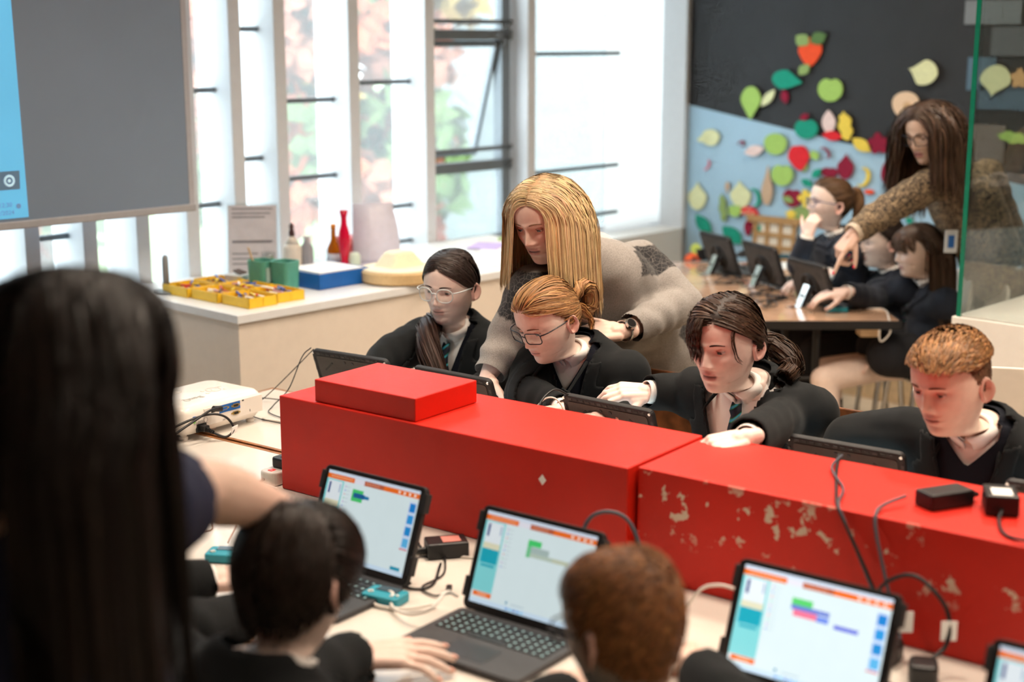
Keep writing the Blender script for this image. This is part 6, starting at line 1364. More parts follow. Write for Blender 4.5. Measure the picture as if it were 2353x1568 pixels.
FELT = [ # px, py, w, h, shape, colour, rotation, kind, label
(1863,118,50,66,sh_berry,ORF,0,'felt_pepper','orange felt pepper with green leaves, topmost on the dark wall'),
(1812,184,62,46,sh_pear,TEAL,-100,'felt_pear','teal felt pear lying on its side on the dark wall'),
(1850,160,22,30,sh_leaf,OLV,-40,'felt_leaf','olive felt leaf at the tip of the teal pear'),
(1805,222,17,32,sh_leaf,MAR,10,'felt_leaf','dark red felt pod under the teal pear'),
(1729,236,46,72,sh_pear,LIME,180,'felt_pear','lime felt pear hanging upside down at the left of the dark wall'),
(1768,225,18,46,sh_leaf,CREAM,-35,'felt_leaf','thin cream felt pod beside the lime pear'),
(1910,206,50,60,sh_apple,LIME,0,'felt_apple','lime felt apple in the middle of the dark wall'),
(2124,166,56,60,sh_fig,CREAM,75,'felt_fig','cream felt fig pointing left high on the dark wall'),
(2084,240,54,60,sh_round,PEA,0,'felt_peach','peach coloured felt disc left of the woman in leopard print'),
(1855,296,48,52,sh_apple,TEAL,0,'felt_apple','teal felt apple crossing the edge of the blue paint'),
(1906,282,28,56,sh_leaf,PNK,4,'felt_leaf','pale pink upright felt leaf beside the teal apple'),
(1946,290,40,62,sh_oak,YEL,10,'felt_oak_leaf','yellow felt oak leaf on the dark wall'),
(1915,312,22,42,sh_leaf,REDF,85,'felt_leaf','bright red flat felt leaf under the pink leaf'),
(1981,333,26,46,sh_leaf,YEL,52,'felt_leaf','golden felt leaf on the slanting paint edge'),
(2022,330,44,52,sh_maple,MAR,8,'felt_maple_leaf','maroon felt maple leaf near the woman in leopard print'),
(1636,316,40,40,sh_round,CREAM,0,'felt_onion','cream felt onion at the top left of the blue field'),
(1705,330,12,20,sh_moon,MAR,60,'felt_crescent','tiny maroon felt crescent at the top of the blue field'),
(1737,346,24,44,sh_leaf,PNK,-70,'felt_leaf','pale pink felt leaf near the top of the blue field'),
(1785,331,50,52,sh_round,LIME,0,'felt_melon','round lime felt melon left of the teal apple'),
(1838,362,46,58,sh_berry,REDF,8,'felt_strawberry','bright red felt strawberry below the teal apple'),
(1851,383,26,14,sh_leaf,OLV,80,'felt_leaf','olive felt leaf lying on the red strawberry'),
(1875,357,18,24,sh_leaf,LIME,30,'felt_leaf','small lime felt leaf right of the red strawberry'),
(1900,350,18,28,sh_moon,MAR,35,'felt_crescent','maroon felt crescent under the red flat leaf'),
(1627,380,12,24,sh_moon,S(230,130,150),-20,'felt_crescent','pink felt crescent at the left of the blue field'),
(1801,402,46,56,sh_apple,LIME,0,'felt_apple','lime felt apple below the round melon'),
(1766,426,26,90,sh_carrot,BEI,0,'felt_parsnip','long beige felt parsnip in the blue field'),
(1945,382,36,58,sh_fig,MAR,0,'felt_fig','maroon felt fig behind the ponytailed pupil'),
(1880,398,16,28,sh_leaf,TEAL,-40,'felt_leaf','teal felt leaf above the ponytailed pupil head, upper one'),
(1857,420,16,28,sh_leaf,TEAL,60,'felt_leaf','teal felt leaf beside the ponytailed pupil forehead'),
(1908,396,34,26,sh_apple,MAR,0,'felt_beet','maroon felt beet partly hidden by the ponytailed pupil'),
(1987,408,30,44,sh_moon,YEL,-10,'felt_banana','yellow felt banana right of the ponytail'),
(2050,392,40,62,sh_pom,MAR,-12,'felt_pomegranate','maroon felt pomegranate behind the outstretched arm'),
(1605,450,44,64,sh_fig,CREAM,0,'felt_fig','cream felt fig at the far left of the blue field'),
(1703,446,48,62,sh_fig,CREAM,6,'felt_fig','cream felt fig left of the beige parsnip'),
(1675,432,10,28,sh_carrot,BEI,180,'felt_twig','tiny beige felt twig between the cream figs'),
(1664,478,24,62,sh_oak,OLV,6,'felt_leaf','long olive felt leaf below the cream figs'),
(1738,454,28,42,sh_moon,TEAL,10,'felt_crescent','teal felt crescent right of the cream fig'),
(1692,484,28,32,sh_apple,LIME,0,'felt_lime','small lime felt fruit under the cream fig'),
(1724,484,42,28,sh_cap,REDF,0,'felt_mushroom','red felt mushroom cap with pale spots'),
(1722,521,18,44,sh_leaf,MAR,-4,'felt_leaf','maroon felt leaf hanging below the mushroom cap'),
(1822,455,40,48,sh_apple,MAR,0,'felt_apple','maroon felt apple left of the ponytailed pupil face'),
(1858,456,40,44,sh_maple,YEL,20,'felt_maple_leaf','yellow felt maple leaf next to the maroon apple'),
(1820,493,24,26,sh_maple,YEL,0,'felt_flower','yellow felt flower above the basket'),
(1844,494,42,42,sh_round,OLV,0,'felt_leaf','olive round felt leaf behind the pupil hand'),
(1620,516,28,56,sh_leaf,TEAL,38,'felt_leaf','teal felt leaf at the lower left, above the far tablet'),
(1685,540,34,56,sh_leaf,TEAL,50,'felt_leaf','teal felt leaf between the far tablet and the basket'),
(1741,527,18,26,sh_leaf,TEAL,-40,'felt_leaf','small teal felt leaf at the basket corner'),
(1672,560,14,28,sh_moon,TEAL,-60,'felt_crescent','teal felt crescent low on the wall'),
(1646,551,10,24,sh_leaf,REDF,-80,'felt_stalk','red felt stalk beside the far tablet'),
(2112,464,24,42,sh_leaf,YEL,-30,'felt_leaf','golden felt leaf under the woman arm in leopard print'),
(2066,476,16,30,sh_leaf,LIME,-20,'felt_leaf','lime felt leaf below the outstretched arm'),
(2083,490,12,20,sh_leaf,LIME,15,'felt_leaf','smallest lime felt leaf below the outstretched arm'),
(2092,507,14,14,sh_round,TEAL,0,'felt_berry','small teal felt berry above the seated girl with long hair'),
(1999,441,20,11,sh_round,ORF,0,'felt_berry','small orange felt oval right of the ponytail'),
(2290,186,60,68,sh_fig,CREAM,172,'felt_fig','cream felt fig seen through the showcase glass'),
(2345,180,34,46,sh_maple,S(214,170,120),0,'felt_maple_leaf','tan felt maple leaf seen through the showcase glass'),
(2330,316,54,36,sh_oak,LIME,80,'felt_leaf','green felt leaf seen through the showcase glass'),
]
WA = A1-.006
def on_wall(px, py):
    b, z = wall_pt(px, py, WA); return b, z
for k, (px,py,w,h,shp,c,rot,nm,lb) in enumerate(FELT):
    b, z = on_wall(px,py); d = math.hypot(*(rv(WA,b)[:2])); sw = w/3268*d/.80*1.0; shh = h/3268*d; cr, sr = math.cos(math.radians(rot)), math.sin(math.radians(rot))
    t = thing(nm, lb, 'felt shape', rv(WA,b,z), RP-math.pi/2, group='felt shapes on the wall')      # local x to the right on the wall, local -y into the room
    pts = []
    big = max(w, h); flip = abs(rot) in range(45, 136)
    for x, y in shp():
        # natural size of the cut-out, turned by rot
        xx, yy = x*(w if not flip else h)*1.0, y*(h if not flip else w)
        if shp in (sh_leaf,) : xx, yy = x*w*1.75, y*h
        X_, Y_ = xx*cr-yy*sr, xx*sr+yy*cr; pts.append((X_/3268*d/.80, Y_/3268*d))
    M = frame3((0,-.002,0),(1,0,0),(0,0,1),(0,-1,0)); dep = .007+.012*((k*37)%10)/10
    key = 'felt_%d_%d_%d' % tuple(int(255*q) for q in c)
    one(lambda m: m.prism(pts, dep-.006, dep, 0, M), 'felt', mat(key, c, .95, var=.08, vscale=60, bump=.3, bscale=500), t)
    ft = lambda nm2, P2, cc, extra=.004: one(lambda m: m.prism(P2, dep, dep+extra, 0, M), nm2, mat('felt_%d_%d_%d' % tuple(int(255*q) for q in cc), cc, .95), t)
    u = d/3268
    lf = lambda cx,cy,w_,h_,r_: [((cx+(x*w_*math.cos(r_)-y*h_*math.sin(r_)))*u/.8, (cy+(x*w_*math.sin(r_)+y*h_*math.cos(r_)))*u) for x,y in sh_leaf()]
    if k == 0: ft('leaf', lf(-16,24,50,32,.9), OLV); ft('leaf', lf(16,28,50,36,-1.1), S(90,120,70))
    if nm == 'felt_apple' and c == TEAL: ft('leaf', lf(-4,26,26,22,-.9), MAR)
    if nm == 'felt_mushroom': [ft('spot', [((cx+3*math.cos(a))*u/.8,(cy+2.5*math.sin(a))*u) for a in np.linspace(0,5.5,7)], PEA) for cx,cy in ((-11,-5),(0,2),(10,-4),(-3,-7),(4,-9))]
    if nm == 'felt_peach': ft('core', [((3+7*math.cos(a))*u/.8,(-2+9*math.sin(a))*u) for a in np.linspace(0,5.8,9)], S(206,170,130))
    if nm == 'felt_apple' and c == MAR: ft('leaf', lf(-8,-4,26,26,1.2), OLV)
    if nm == 'felt_onion': ft('stalk', lf(-16,-4,26,26,1.9), CREAM)
# basket made of felt strips
b, z = on_wall(1782,548); d = 7.7; u = d/3268; t = thing('felt_basket', 'brown felt lattice basket on the blue wall', 'felt shape', rv(WA,b,z), RP-math.pi/2)
M = frame3((0,-.004,0),(1,0,0),(0,0,1),(0,-1,0)); BRN = mat('brown_felt', S(176,136,90), .95, var=.12, vscale=60, bump=.3); 
one(lambda m: m.prism([(-44*u/.8,-48*u),(40*u/.8,-48*u),(46*u/.8,44*u),(-42*u/.8,44*u)], 0, .006, 0, M), 'backing', mat('cream_felt', S(226,214,196), .95, var=.06), t)
for x in (-42,-16,12,40): one(lambda m: m.prism([((x-5)*u/.8,-50*u),((x+4)*u/.8,-50*u),((x+5)*u/.8,46*u),((x-4)*u/.8,46*u)], .006, .010, 0, M), 'upright_strip', BRN, t)
for y in (-46,-20,8,): one(lambda m: m.prism([(-46*u/.8,(y-5)*u),(44*u/.8,(y-5)*u),(46*u/.8,(y+5)*u),(-46*u/.8,(y+5)*u)], .010, .014, 0, M), 'cross_strip', BRN, t)
one(lambda m: m.prism([(-56*u/.8,34*u),(50*u/.8,34*u),(58*u/.8,50*u),(-62*u/.8,50*u)], .010, .018, 0, M), 'rim', BRN, t)
# paper sheets seen through the glass
for k, (px,py,w,h,c,lb) in enumerate(((2282,28,100,50,S(120,126,130),'grey sheet pinned at the top of the dark wall behind the glass'),(2330,95,80,60,S(96,100,104),'dark grey sheet pinned below the top sheet behind the glass'),(2255,170,50,70,S(84,110,128),'blue grey sheet pinned at the glass edge'),(2305,225,90,50,S(80,104,122),'blue grey sheet under the cream fig behind the glass'),(2270,330,60,80,S(120,110,104),'brown grey sheet low behind the glass'))):
    b, z = on_wall(px,py); d = 7.2; o = one(lambda m: m.box(-w/3268*d/.8/2,w/3268*d/.8/2,-.004,-.001,-h/3268*d/2,h/3268*d/2), 'pinned_sheet', mat('sheet_%d' % k, c, .8), None, label=lb, cat='paper', group='sheets on the dark wall'); o.location = rv(WA,b,z); o.rotation_euler = (0,0,RP-math.pi/2)
# ------------------------------------------------------------------ glass showcase at the right
cz = .87; g0 = onz(2205,727,cz); dirv = nrm(np.array((.69,.724,0))); dirn = np.array((dirv[1],-dirv[0],0))
SCs = thing('showcase', 'glass showcase on a white plinth at the right edge', 'showcase', (g0[0],g0[1],0), math.atan2(dirv[1],dirv[0]))   # local x along the front pane, local -y to the viewer's right
one(lambda m: m.box(-.02,1.2,-.9,.02,0,cz), 'plinth', M_WPL2, SCs, bev=.003)
one(lambda m: m.box(0,1.15,-.006,.006,cz,2.4), 'glass_pane', M_VITR, SCs)
one(lambda m: m.box(-.006,.006,-.88,-.006,cz,2.4), 'glass_pane', M_VITR, SCs)
one(lambda m: m.box(-.010,-.006,-.008,.008,cz,2.4), 'glass_edge', mat('green_glass_edge', S(20,110,86), .15), SCs)
one(lambda m: m.box(-.006,.002,.006,.008,cz,2.4), 'edge_seal', mat('pale_seal', S(196,200,186), .4), SCs)
one(lambda m: m.box(0,1.15,-.88,-.006,cz,cz+.004), 'display_floor', M_WPL, SCs)
# dark drum shaped stool beyond the glass
dp = onz(2325,590,.45); t = thing('drum_stool', 'dark barrel shaped stool seen through the showcase glass', 'stool', (2.35,6.05,0))
one(lambda m: m.lathe([(.16,0),(.18,.02),(.21,.25),(.21,.45),(.18,.68),(.165,.72)], 28), 'body', mat('dark_lacquer', S(36,32,28), .3, var=.3, vscale=20), t, smooth=True)
for z_ in (.16,.56): one(lambda m: m.lathe([(.208,z_),(.215,z_+.01),(.208,z_+.03)], 28), 'hoop', mat('brass', S(150,130,90), .35, metal=.6), t, smooth=True)
one(lambda m: m.lathe([(.165,.72),(.16,.74),(.02,.742)], 28), 'seat', mat('dark_lacquer_top', S(50,46,40), .3), t, smooth=True)
# ------------------------------------------------------------------ chairs
def wood_chair(label, pos, yaw, seatm, backm, legm, group, round_back=True, seat_z=.44):
    t = thing('chair', label, 'chair', (pos[0],pos[1],0), yaw, group)      # sitter looks along local -y
    q = MB(); q.prism(rrect(.38,.38,.06), seat_z-.012, seat_z); q.build('seat', seatm, t, bev=.004)
    M = frame3((0,.19,seat_z+.30),(1,0,0),(0,.12,.99),(0,-.99,.12)); q = MB(); q.prism(rrect(.38,.20,.05), -.006, .006, 0, M); q.build('backrest', backm, t, bev=.004)
    for sx in (-1,1):
        one(lambda m: m.tube(catmull([(sx*.16,-.16,seat_z-.015),(sx*.175,-.18,.2),(sx*.18,-.19,.002)],4), .011, 10), 'leg', legm, t, smooth=True)
        one(lambda m: m.tube(catmull([(sx*.17,.205,seat_z+.36),(sx*.17,.185,seat_z+.1),(sx*.17,.17,seat_z-.02),(sx*.18,.21,.002)],4), .011, 10), 'leg', legm, t, smooth=True)
        one(lambda m: m.cyl((sx*.165,-.16,seat_z-.02),(sx*.17,.17,seat_z-.02),.009), 'side_rail', legm, t)
    return t
M_MOTT = mat('mottled_brown_ply', S(110,66,36), .4, var=.75, vscale=14)
M_WCH = mat('white_chair_plastic', S(214,206,196), .35, var=.02)
def chair_for(T, label, sm, bm_, lm, group, back=.03, dz=0.):
    f = nrm(-T.fr[1]*np.array((1,1,0))); yaw = math.atan2(f[1],f[0])+math.pi/2; p = T.o-f*back
    return wood_chair(label, p, yaw, sm, bm_, lm, group)
chair_for(T1_, 'brown ply chair under the girl with clear glasses', M_MOTT, M_MOTT, M_CHROME, 'ply chairs behind the barrier')
chair_for(T2_, 'mottled brown ply chair behind the girl with the ginger bun', M_MOTT, M_MOTT, M_CHROME, 'ply chairs behind the barrier')
chair_for(T3_, 'brown ply chair under the girl with the dark fringe', M_MOTT, M_MOTT, M_CHROME, 'ply chairs behind the barrier')
chair_for(T4_, 'white plastic chair under the short haired boy', M_WCH, M_WCH, M_CHROME, 'white plastic chairs')
wood_chair('white plastic chair standing empty in front of the showcase plinth', (1.66,4.40), math.pi-.25, M_WCH, M_WCH, M_CHROME, 'white plastic chairs')
# ------------------------------------------------------------------ pupils at the back table
NAVY = mat('navy_blazer_wool', S(16,26,42), .85, var=.12, vscale=200, bump=.25, bscale=900, sheen=.08)
LEFT = np.array((-1.,.05,0))
hc = at(1908,466,6.2)
PK, TK1, HK1 = pupil('pupil with glasses and a brown ponytail, hand at chin, farthest at the back table', hc, 82, -4, (.06,.02,-.14), PALE, (.10,.06,.035), fwd=LEFT, pel_v=.05, arms={'R': (at(1838,610,6.02), at(1854,548,6.0)), 'L': (at(1940,680,6.3), at(1870,640,6.15))}, hands={'R': dict(dir=(.25,.1,.95), dors=(-.6,-.6,0), s=.85, vox=.004, curl=(.9,.9,.95,1.)), 'L': dict(dir=(-.9,-.3,-.1), dors=UP, s=.9, vox=.004)}, seed=71, blaz=NAVY, gv=.0105, hkw=dict(nt=72, lid=.2, iris=(.08,.08,.08)), roll=.0)
hair_back(PK, HK1, (.105,.058,.030), (0,.088,.165), n=1300, seed=72, width=.005)
hair_tail(PK, HK1, (.22,.12,.06), [(0,.088,.165),(0,.118,.165),(0,.135,.12),(0,.135,.05),(0,.125,-.02)], lambda t: .010+.018*math.sin(min(1,t*1.3)*2.5), n=230, seed=73)
bd = MB(); a_ = np.linspace(0,2*math.pi,17); bd.tube(HK1['to'](np.c_[.014*np.cos(a_), np.full(17,.100), .165+.014*np.sin(a_)]), .005, 6); PK.part('hair_band', bd.V(), bd.f, M_BLK)
glasses(PK, HK1, 'rect', mat('blue_acetate', S(50,60,120), .25), w=.050, h=.036, r=.0017, rad=.012); PK.finish()
hc = at(2025,552,6.05)
PK, TK2, HK2 = pupil('dark haired pupil behind the pointing hand, middle of the back table', hc, 80, 8, (.075,.02,-.135), PINK, (.022,.016,.014), fwd=LEFT, pel_v=.05, arms={'R': (at(2010,690,5.9), at(1945,672,5.75)), 'L': (at(2000,650,6.2), at(1900,630,6.05))}, hands={'R': dict(dir=(-.9,.1,-.1), dors=(0,-.3,1), s=.9, vox=.004), 'L': dict(dir=(-.9,.1,-.12), dors=UP, s=.9, vox=.004)}, seed=75, blaz=NAVY, gv=.0105, hkw=dict(nt=72, lid=.2))
hair_back(PK, HK2, (.028,.020,.017), (0,.095,.09), n=1300, seed=76, width=.005, off=(.002,.014)); PK.finish()
hc = at(2108,572,5.85)
PK, TK3, HK3 = pupil('girl with long brown hair, fringe and bare knees, nearest at the back table', hc, 76, 10, (.075,.03,-.14), PINK, (.06,.036,.024), fwd=(-1,-.05,0), pel_v=.03, pelz=.50, legs=False, arms={'R': (at(2115,800,5.72), at(2060,815,5.70)), 'L': (at(2090,780,5.95), at(2010,790,5.9))}, hands={'R': dict(dir=(-.9,.1,-.2), dors=UP, s=.9, vox=.004)}, seed=77, blaz=NAVY, gv=.0105, hkw=dict(nt=72, lid=.2))
hair_fall(PK, HK3, (.075,.046,.031), n=2200, L=.36, part=.0, seed=78, cond=lambda c: c[:,1] > -.015, width=.005, steps=13, off=(.003,.016), back=.5, wav=.03, cols=[((HK3['Rn'].T @ (TK3.w(0,0,TK3.L-.10)-HK3['o']))/HK3['s'],.13)])
fringe(PK, HK3, (.075,.046,.031), -.06, .06, 150, .06, 79, 0., bulge=.01, width=.005)
for (kx,ky,kY,fx,fy,sd) in ((1893,872,5.66,1945,1150,-1),(1900,850,5.80,1905,1120,1)):     # bare legs with long black socks
    hip = TK3.w(sd*.075,0,.0); kn = at(kx,ky,kY); ft = np.array((kn[0]+.05, kn[1]+.03*sd, .07)); mb = MB(); mb.cap(hip, kn, .078, .056, 14); mb.cap(kn, kn+(ft-kn)*.3, .055, .056, 14); mb.cap(kn+(ft-kn)*.3, ft, .056, .034, 14)
    V, Fc, N = remesh(mb, .008, 5); PK.body(V, Fc, np.array(PINK)); mb = MB(); mb.cap(kn+(ft-kn)*.34, ft, .058, .040, 14); V, Fc, N = remesh(mb, .008, 4); PK.part('sock', V, Fc, mat('black_sock', S(18,19,24), .95, bump=.2, bscale=500))
    sb = MB(); fp = ft*np.array((1,1,0)); sb.cap(fp+np.array((.03,0,.036)), fp+np.array((-.13,-.02,.03)), .036,.030,12); V,Fc,N = remesh(sb,.008,3); V[:,2] = np.maximum(V[:,2],.001); PK.part('shoe', V, Fc, M_BLK)
sk = MB(); 
for sd in (-1,1): sk.cap(TK3.w(sd*.07,0,.02), TK3.w(sd*.07,0,.02)+(at(1990,808,5.7)-TK3.w(0,0,.02))*.75, .105, .092, 16)
V, Fc, N = remesh(sk, .008, 5); PK.part('skirt', V, Fc, mat('black_skirt', S(17,18,24), .9)); PK.finish()
chair_for(TK3, 'white seated chair with chrome legs under the girl with bare knees', M_WCH, M_WCH, M_CHROME, 'chairs at the back table')
chair_for(TK2, 'chair with chrome legs under the middle pupil of the back table', M_WCH, M_WCH, M_CHROME, 'chairs at the back table')
chair_for(TK1, 'chair with chrome legs under the ponytailed pupil of the back table', M_WCH, M_WCH, M_CHROME, 'chairs at the back table')
# ------------------------------------------------------------------ woman in leopard print
M_LEO = mat('leopard_print', S(150,126,96), .85, var=.1); nt, N_, L_, b_ = nodes_of(M_LEO)
tc = [n for n in N_ if n.type == 'TEX_COORD'][0]; vo = N_.new('ShaderNodeTexVoronoi'); vo.feature = 'SMOOTH_F1'; vo.inputs['Scale'].default_value = 105; vo.inputs['Randomness'].default_value = 1.; nz = N_.new('ShaderNodeTexNoise'); nz.inputs['Scale'].default_value = 90
ad = N_.new('ShaderNodeMixRGB'); ad.inputs[0].default_value = .06; L_.new(tc.outputs['Object'], ad.inputs[1]); L_.new(nz.outputs['Color'], ad.inputs[2]); L_.new(ad.outputs[0], vo.inputs['Vector'])
cr = N_.new('ShaderNodeValToRGB'); cr.color_ramp.elements[0].position = .40; cr.color_ramp.elements[0].color = (*S(26,22,20),1); cr.color_ramp.elements[1].position = .52; cr.color_ramp.elements[1].color = (*S(150,128,100),1); L_.new(vo.outputs['Distance'], cr.inputs[0]); L_.new(cr.outputs[0], b_.inputs['Base Color'])
hc = at(2135,300,5.55); neck = at(2192,388,5.68); pel = at(2300,640,5.92)
PL = Person('woman in leopard print top with long brown hair and glasses, pointing at the back table', pel)
TL = Torso(PL, pel, neck, (-.85,-.35,-.2), 1.02, bust=.02, sh=(at(2135,425,5.50), at(2270,400,5.92))); TL.arm('R', at(2040,482,5.50), at(1962,535,5.42)); TL.arm('L', at(2330,560,6.1), at(2280,640,6.0))
HL = head(PL, hc, fdir(54,20), .05, 1.02, TAN, lip=(.46,.16,.18), hairc=(.05,.03,.02), neckb=neck, tfr=TL.fr, lid=.15, nt=80, iris=(.05,.04,.03), open_mouth=.003)
M_PNAIL = mat('pink_nail_varnish', S(226,20,80), .2)
TL.inner(TAN, {'R': dict(dir=(-.60,-.12,-.78), dors=(-.75,-.35,.5), s=1.0, curl=(.12,1.0,1.1,1.1), thumb=(.3,.6), vox=.003, nail=M_PNAIL), 'L': dict(dir=(0,-.1,-1), dors=(0,1,0), vox=.005)})
TL.garment('leopard_top', M_LEO, infl=.010, sleeve=(.060,.056,.044), full=.86, wr=.004, seed=81, neck_r=.062, vox=.010, solid=0)
wc = TL.arms['R'][2]; ax = nrm(wc-TL.arms['R'][1]); up = nrm(np.cross(ax,(.2,.9,.3))); sd = np.cross(ax,up); bd = MB(); a = np.linspace(0,2*math.pi,25)
for dd in (-.02,-.008,.004): bd.tube(np.array([wc+ax*dd+(up*math.cos(q)+sd*math.sin(q))*.036 for q in a]), .005, 8)
PL.part('bracelet', bd.V(), bd.f, mat('pale_bead', S(206,190,170), .3))
lw = MB(); lw.add([PL.base+0 for _ in range(0)] or [(0,0,0)], [], 0)
ly = MB(); c0 = at(2185,555,5.62); ly.cbox((0,0,0),(.05,.006,.09),0,Matrix.Translation(Vector(c0))); lan = PL.part('lanyard_badge', ly.V(), ly.f, mat('badge_white', S(206,210,214), .4), False)
ly = MB(); ly.cbox((0,-.004,.0),(.024,.004,.05),0,Matrix.Translation(Vector(c0))); PL.part('badge_stripe', ly.V(), ly.f, M_BLUEPL, False, parent=lan)
mb = MB()
for sd in (-1,1):
    hip = TL.w(sd*.085,0,.0); ft = np.array((pel[0]+.15, pel[1]+.12*sd+.05, .08)); mb = MB(); mb.cap(hip, ft, .095, .055, 14); V,Fc,N = remesh(mb,.01,4); PL.part('trouser_leg', V, Fc, M_TROUS)
    sb = MB(); fp = ft*np.array((1,1,0)); sb.cap(fp+np.array((.03,0,.036)), fp+np.array((-.14,-.03,.03)), .036,.030,12); V,Fc,N = remesh(sb,.008,3); V[:,2] = np.maximum(V[:,2],.001); PL.part('shoe', V, Fc, M_BLK)
hair_fall(PL, HL, (.060,.034,.022), n=3000, L=.33, part=.01, seed=82, width=.005, steps=15, off=(.004,.022), wav=.12, back=.15, cvar=.35, cols=[((HL['Rn'].T @ (TL.w(0,0,TL.L-.10)-HL['o']))/HL['s'],.13)])
glasses(PL, HL, 'rect', mat('dark_frame', S(30,30,44), .3), w=.054, h=.040, r=.0018, rad=.014); PL.finish()
# ------------------------------------------------------------------ foreground people
def backview(label, hc, hd, neck_d, skin, hairc, pel_v, seed, arms, hands, k=.96, s=1.0, **kw):
    return pupil(label, hc, np.array(hd), 0, neck_d, skin, hairc, pel_v=pel_v, fwd=VV, arms=arms, hands=hands, seed=seed, k=k, s=s, jumper=False, withtie=False, gv=.0095, **kw)
hc = at(682,1318,2.05); w0 = onz(815,1508,.775); w1 = onz(560,1420,.775)
PF, TF2, HF2 = backview('dark haired boy seen from behind, reaching for the second laptop', hc, (.42,.85,-.32), (-.055,-.055,-.125), PINK, (.014,.010,.008), .10, 91, {'R': (w0+np.array((-.10,-.16,.02)), w0), 'L': (w1+np.array((-.12,-.2,.05)), w1)}, {'R': dict(dir=(.93,.22,-.05), dors=(0,-.25,1), s=.98, curl=(.16,.18,.24,.3), thumb=(.42,.25), vox=.0022, spread=.14), 'L': dict(dir=(.7,.6,-.05), dors=UP, vox=.004)}, hkw=dict(eyes=False, hl=-.004))
hair_short(PF, HF2, (.020,.013,.010), n=4200, L=lambda q: .018+.034*np.clip((q[:,2]-.07)/.08,0,1), seed=92, comb=lambda p,q: np.stack([.15*np.sign(p[:,0]), np.where(p[:,1] < .03, -.6, .25), np.where(p[:,1] < .03, -.2, -1.)],1), off=(.005,.020), width=.004, lift=.15, hl=-.004); PF.finish()
hc = at(1432,1436,1.92); w0 = onz(1612,1545,.79); w1 = onz(1300,1600,.79)
PF, TF3, HF3 = backview('boy with cropped ginger hair and glasses seen from behind', hc, (-.60,.75,-.26), (0.02,-.06,-.125), WARMSK, (.15,.062,.024), .10, 95, {'R': (w0+np.array((.06,-.2,.0)), w0), 'L': (w1+np.array((-.12,-.16,.0)), w1)}, {'R': dict(dir=(.15,.9,-.1), dors=(.5,-.2,.8), vox=.003, curl=(.6,.6,.6,.6)), 'L': dict(dir=(.1,.9,-.05), dors=UP, vox=.004)}, hkw=dict(eyes=False))
hair_short(PF, HF3, (.20,.082,.028), n=4400, L=.014, seed=96, comb=lambda p,q: np.stack([p[:,1]*3,-.4-p[:,0]*3,-.5+0*p[:,0]],1), off=(.001,.006), width=.0028, lift=.5, steps=4, cvar=.35)
glasses(PF, HF3, 'rect', mat('dark_frame2', S(30,30,36), .3), w=.052, h=.036, r=.0018, rad=.012); PF.finish()
# hidden pupil next to the woman: blazer sleeve and hand on the table
hc = at(60,1330,2.15); w0 = onz(480,1335,.785)
PF, TF0, HF0 = backview('pupil in a black blazer mostly hidden behind the dark haired woman, hand on the table', hc, (.5,.8,-.3), (-.03,-.05,-.13), PINK, (.03,.02,.015), .10, 97, {'R': (w0+np.array((-.17,-.10,.0)), w0), 'L': (hc+np.array((-.3,.0,-.25)), hc+np.array((-.2,.2,-.30)))}, {'R': dict(dir=(.9,.3,-.02), dors=(0,-.3,1), vox=.003)}, hkw=dict(eyes=False))
hair_short(PF, HF0, (.04,.025,.018), n=1800, L=.03, seed=98, comb=(0,.5,-1)); PF.finish()
M_TEALC = mat('teal_chair_plastic', S(28,84,96), .4, var=.05)
for T_, lb in ((TF2,'teal plastic chair under the dark haired boy'),(TF3,'teal plastic chair under the ginger boy'),(TF0,'teal plastic chair under the hidden pupil, its back showing low at the left')): chair_for(T_, lb, M_TEALC, M_TEALC, M_CHROME, 'teal chairs at the near table', back=.06)
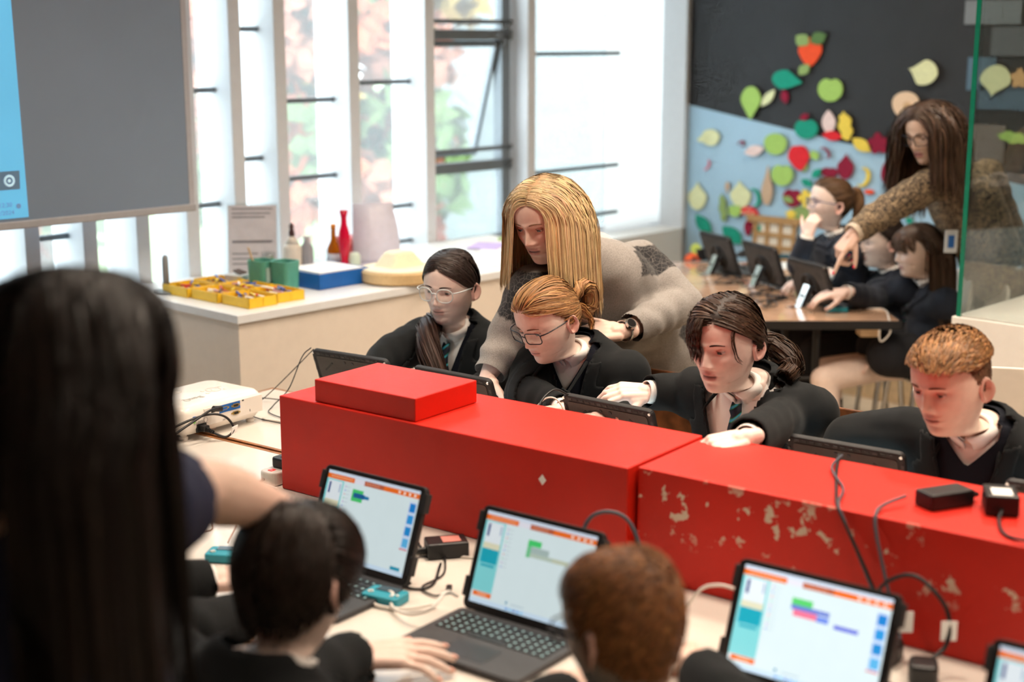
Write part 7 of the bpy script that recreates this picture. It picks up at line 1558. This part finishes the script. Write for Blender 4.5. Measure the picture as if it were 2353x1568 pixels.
# woman in navy T-shirt in the foreground
hc = at(190,845,1.62); neck = hc+np.array((-.045,-.06,-.20)); pel = hc+np.array((-.12,-.20,-.72))
PW = Person('woman with long dark hair and navy T-shirt in the left foreground, reaching to a laptop', pel)
TW = Torso(PW, pel, neck, (.52,.80,-.25), 1.05, bust=.035, sh=(hc+np.array((.03,.08,-.205)), hc+np.array((-.27,.02,-.22)))); TW.arm('R', at(450,1120,1.93), at(650,1175,2.10)); TW.arm('L', hc+np.array((-.32,.10,-.45)), hc+np.array((-.25,.32,-.55)))
HW = head(PW, hc, (.56,.78,-.24), .0, 1.04, TAN, hairc=(.010,.008,.007), neckb=neck, tfr=TW.fr, eyes=False)
TW.inner((.76,.56,.46), {'R': dict(dir=(.6,.6,-.5), dors=(-.2,-.2,.9), vox=.005, bare=True, r=(.052,.044,.026)), 'L': dict(dir=(.5,.8,-.1), dors=UP, vox=.006)})
M_NAVYT = mat('navy_t_shirt', S(18,28,58), .85, var=.08, bump=.1, bscale=400)
TW.garment('t_shirt', M_NAVYT, infl=.010, sleeve=(.070,.064,.05), full=-.42, wr=.003, seed=99, neck_r=.066, vox=.010, solid=0)
for sd in (-1,1):
    hip = TW.w(sd*.09,0,.0); ft = np.array((pel[0]-.03+.1*sd, pel[1]-.02, .08)); mb = MB(); mb.cap(hip, ft, .10, .06, 14); V,Fc,N = remesh(mb,.012,4); PW.part('trouser_leg', V, Fc, M_TROUS)
    sb = MB(); fp = ft*np.array((1,1,0)); sb.cap(fp+np.array((0,-.04,.036)), fp+np.array((.03,.14,.03)), .036,.030,12); V,Fc,N = remesh(sb,.01,3); V[:,2] = np.maximum(V[:,2],.001); PW.part('shoe', V, Fc, M_BLK)
hair_back(PW, HW, (.012,.009,.008), (-.05,.085,.06), n=900, seed=101, width=.006, off=(.003,.009), cond=lambda c: (c[:,0] < .02) & (c[:,1] < .03))
hair_fall(PW, HW, (.012,.009,.008), cond=lambda c: (c[:,0] > -.02) | (c[:,1] > -.01), n=3500, L=.50, part=.0, seed=100, width=.006, steps=14, off=(.012,.036), back=.7, wav=.02, cols=[((HW['Rn'].T @ (TW.w(0,0,TW.L-.10)-HW['o']))/HW['s'],.16)])
PW.finish()
bpy.data.scenes.remove(TS_)
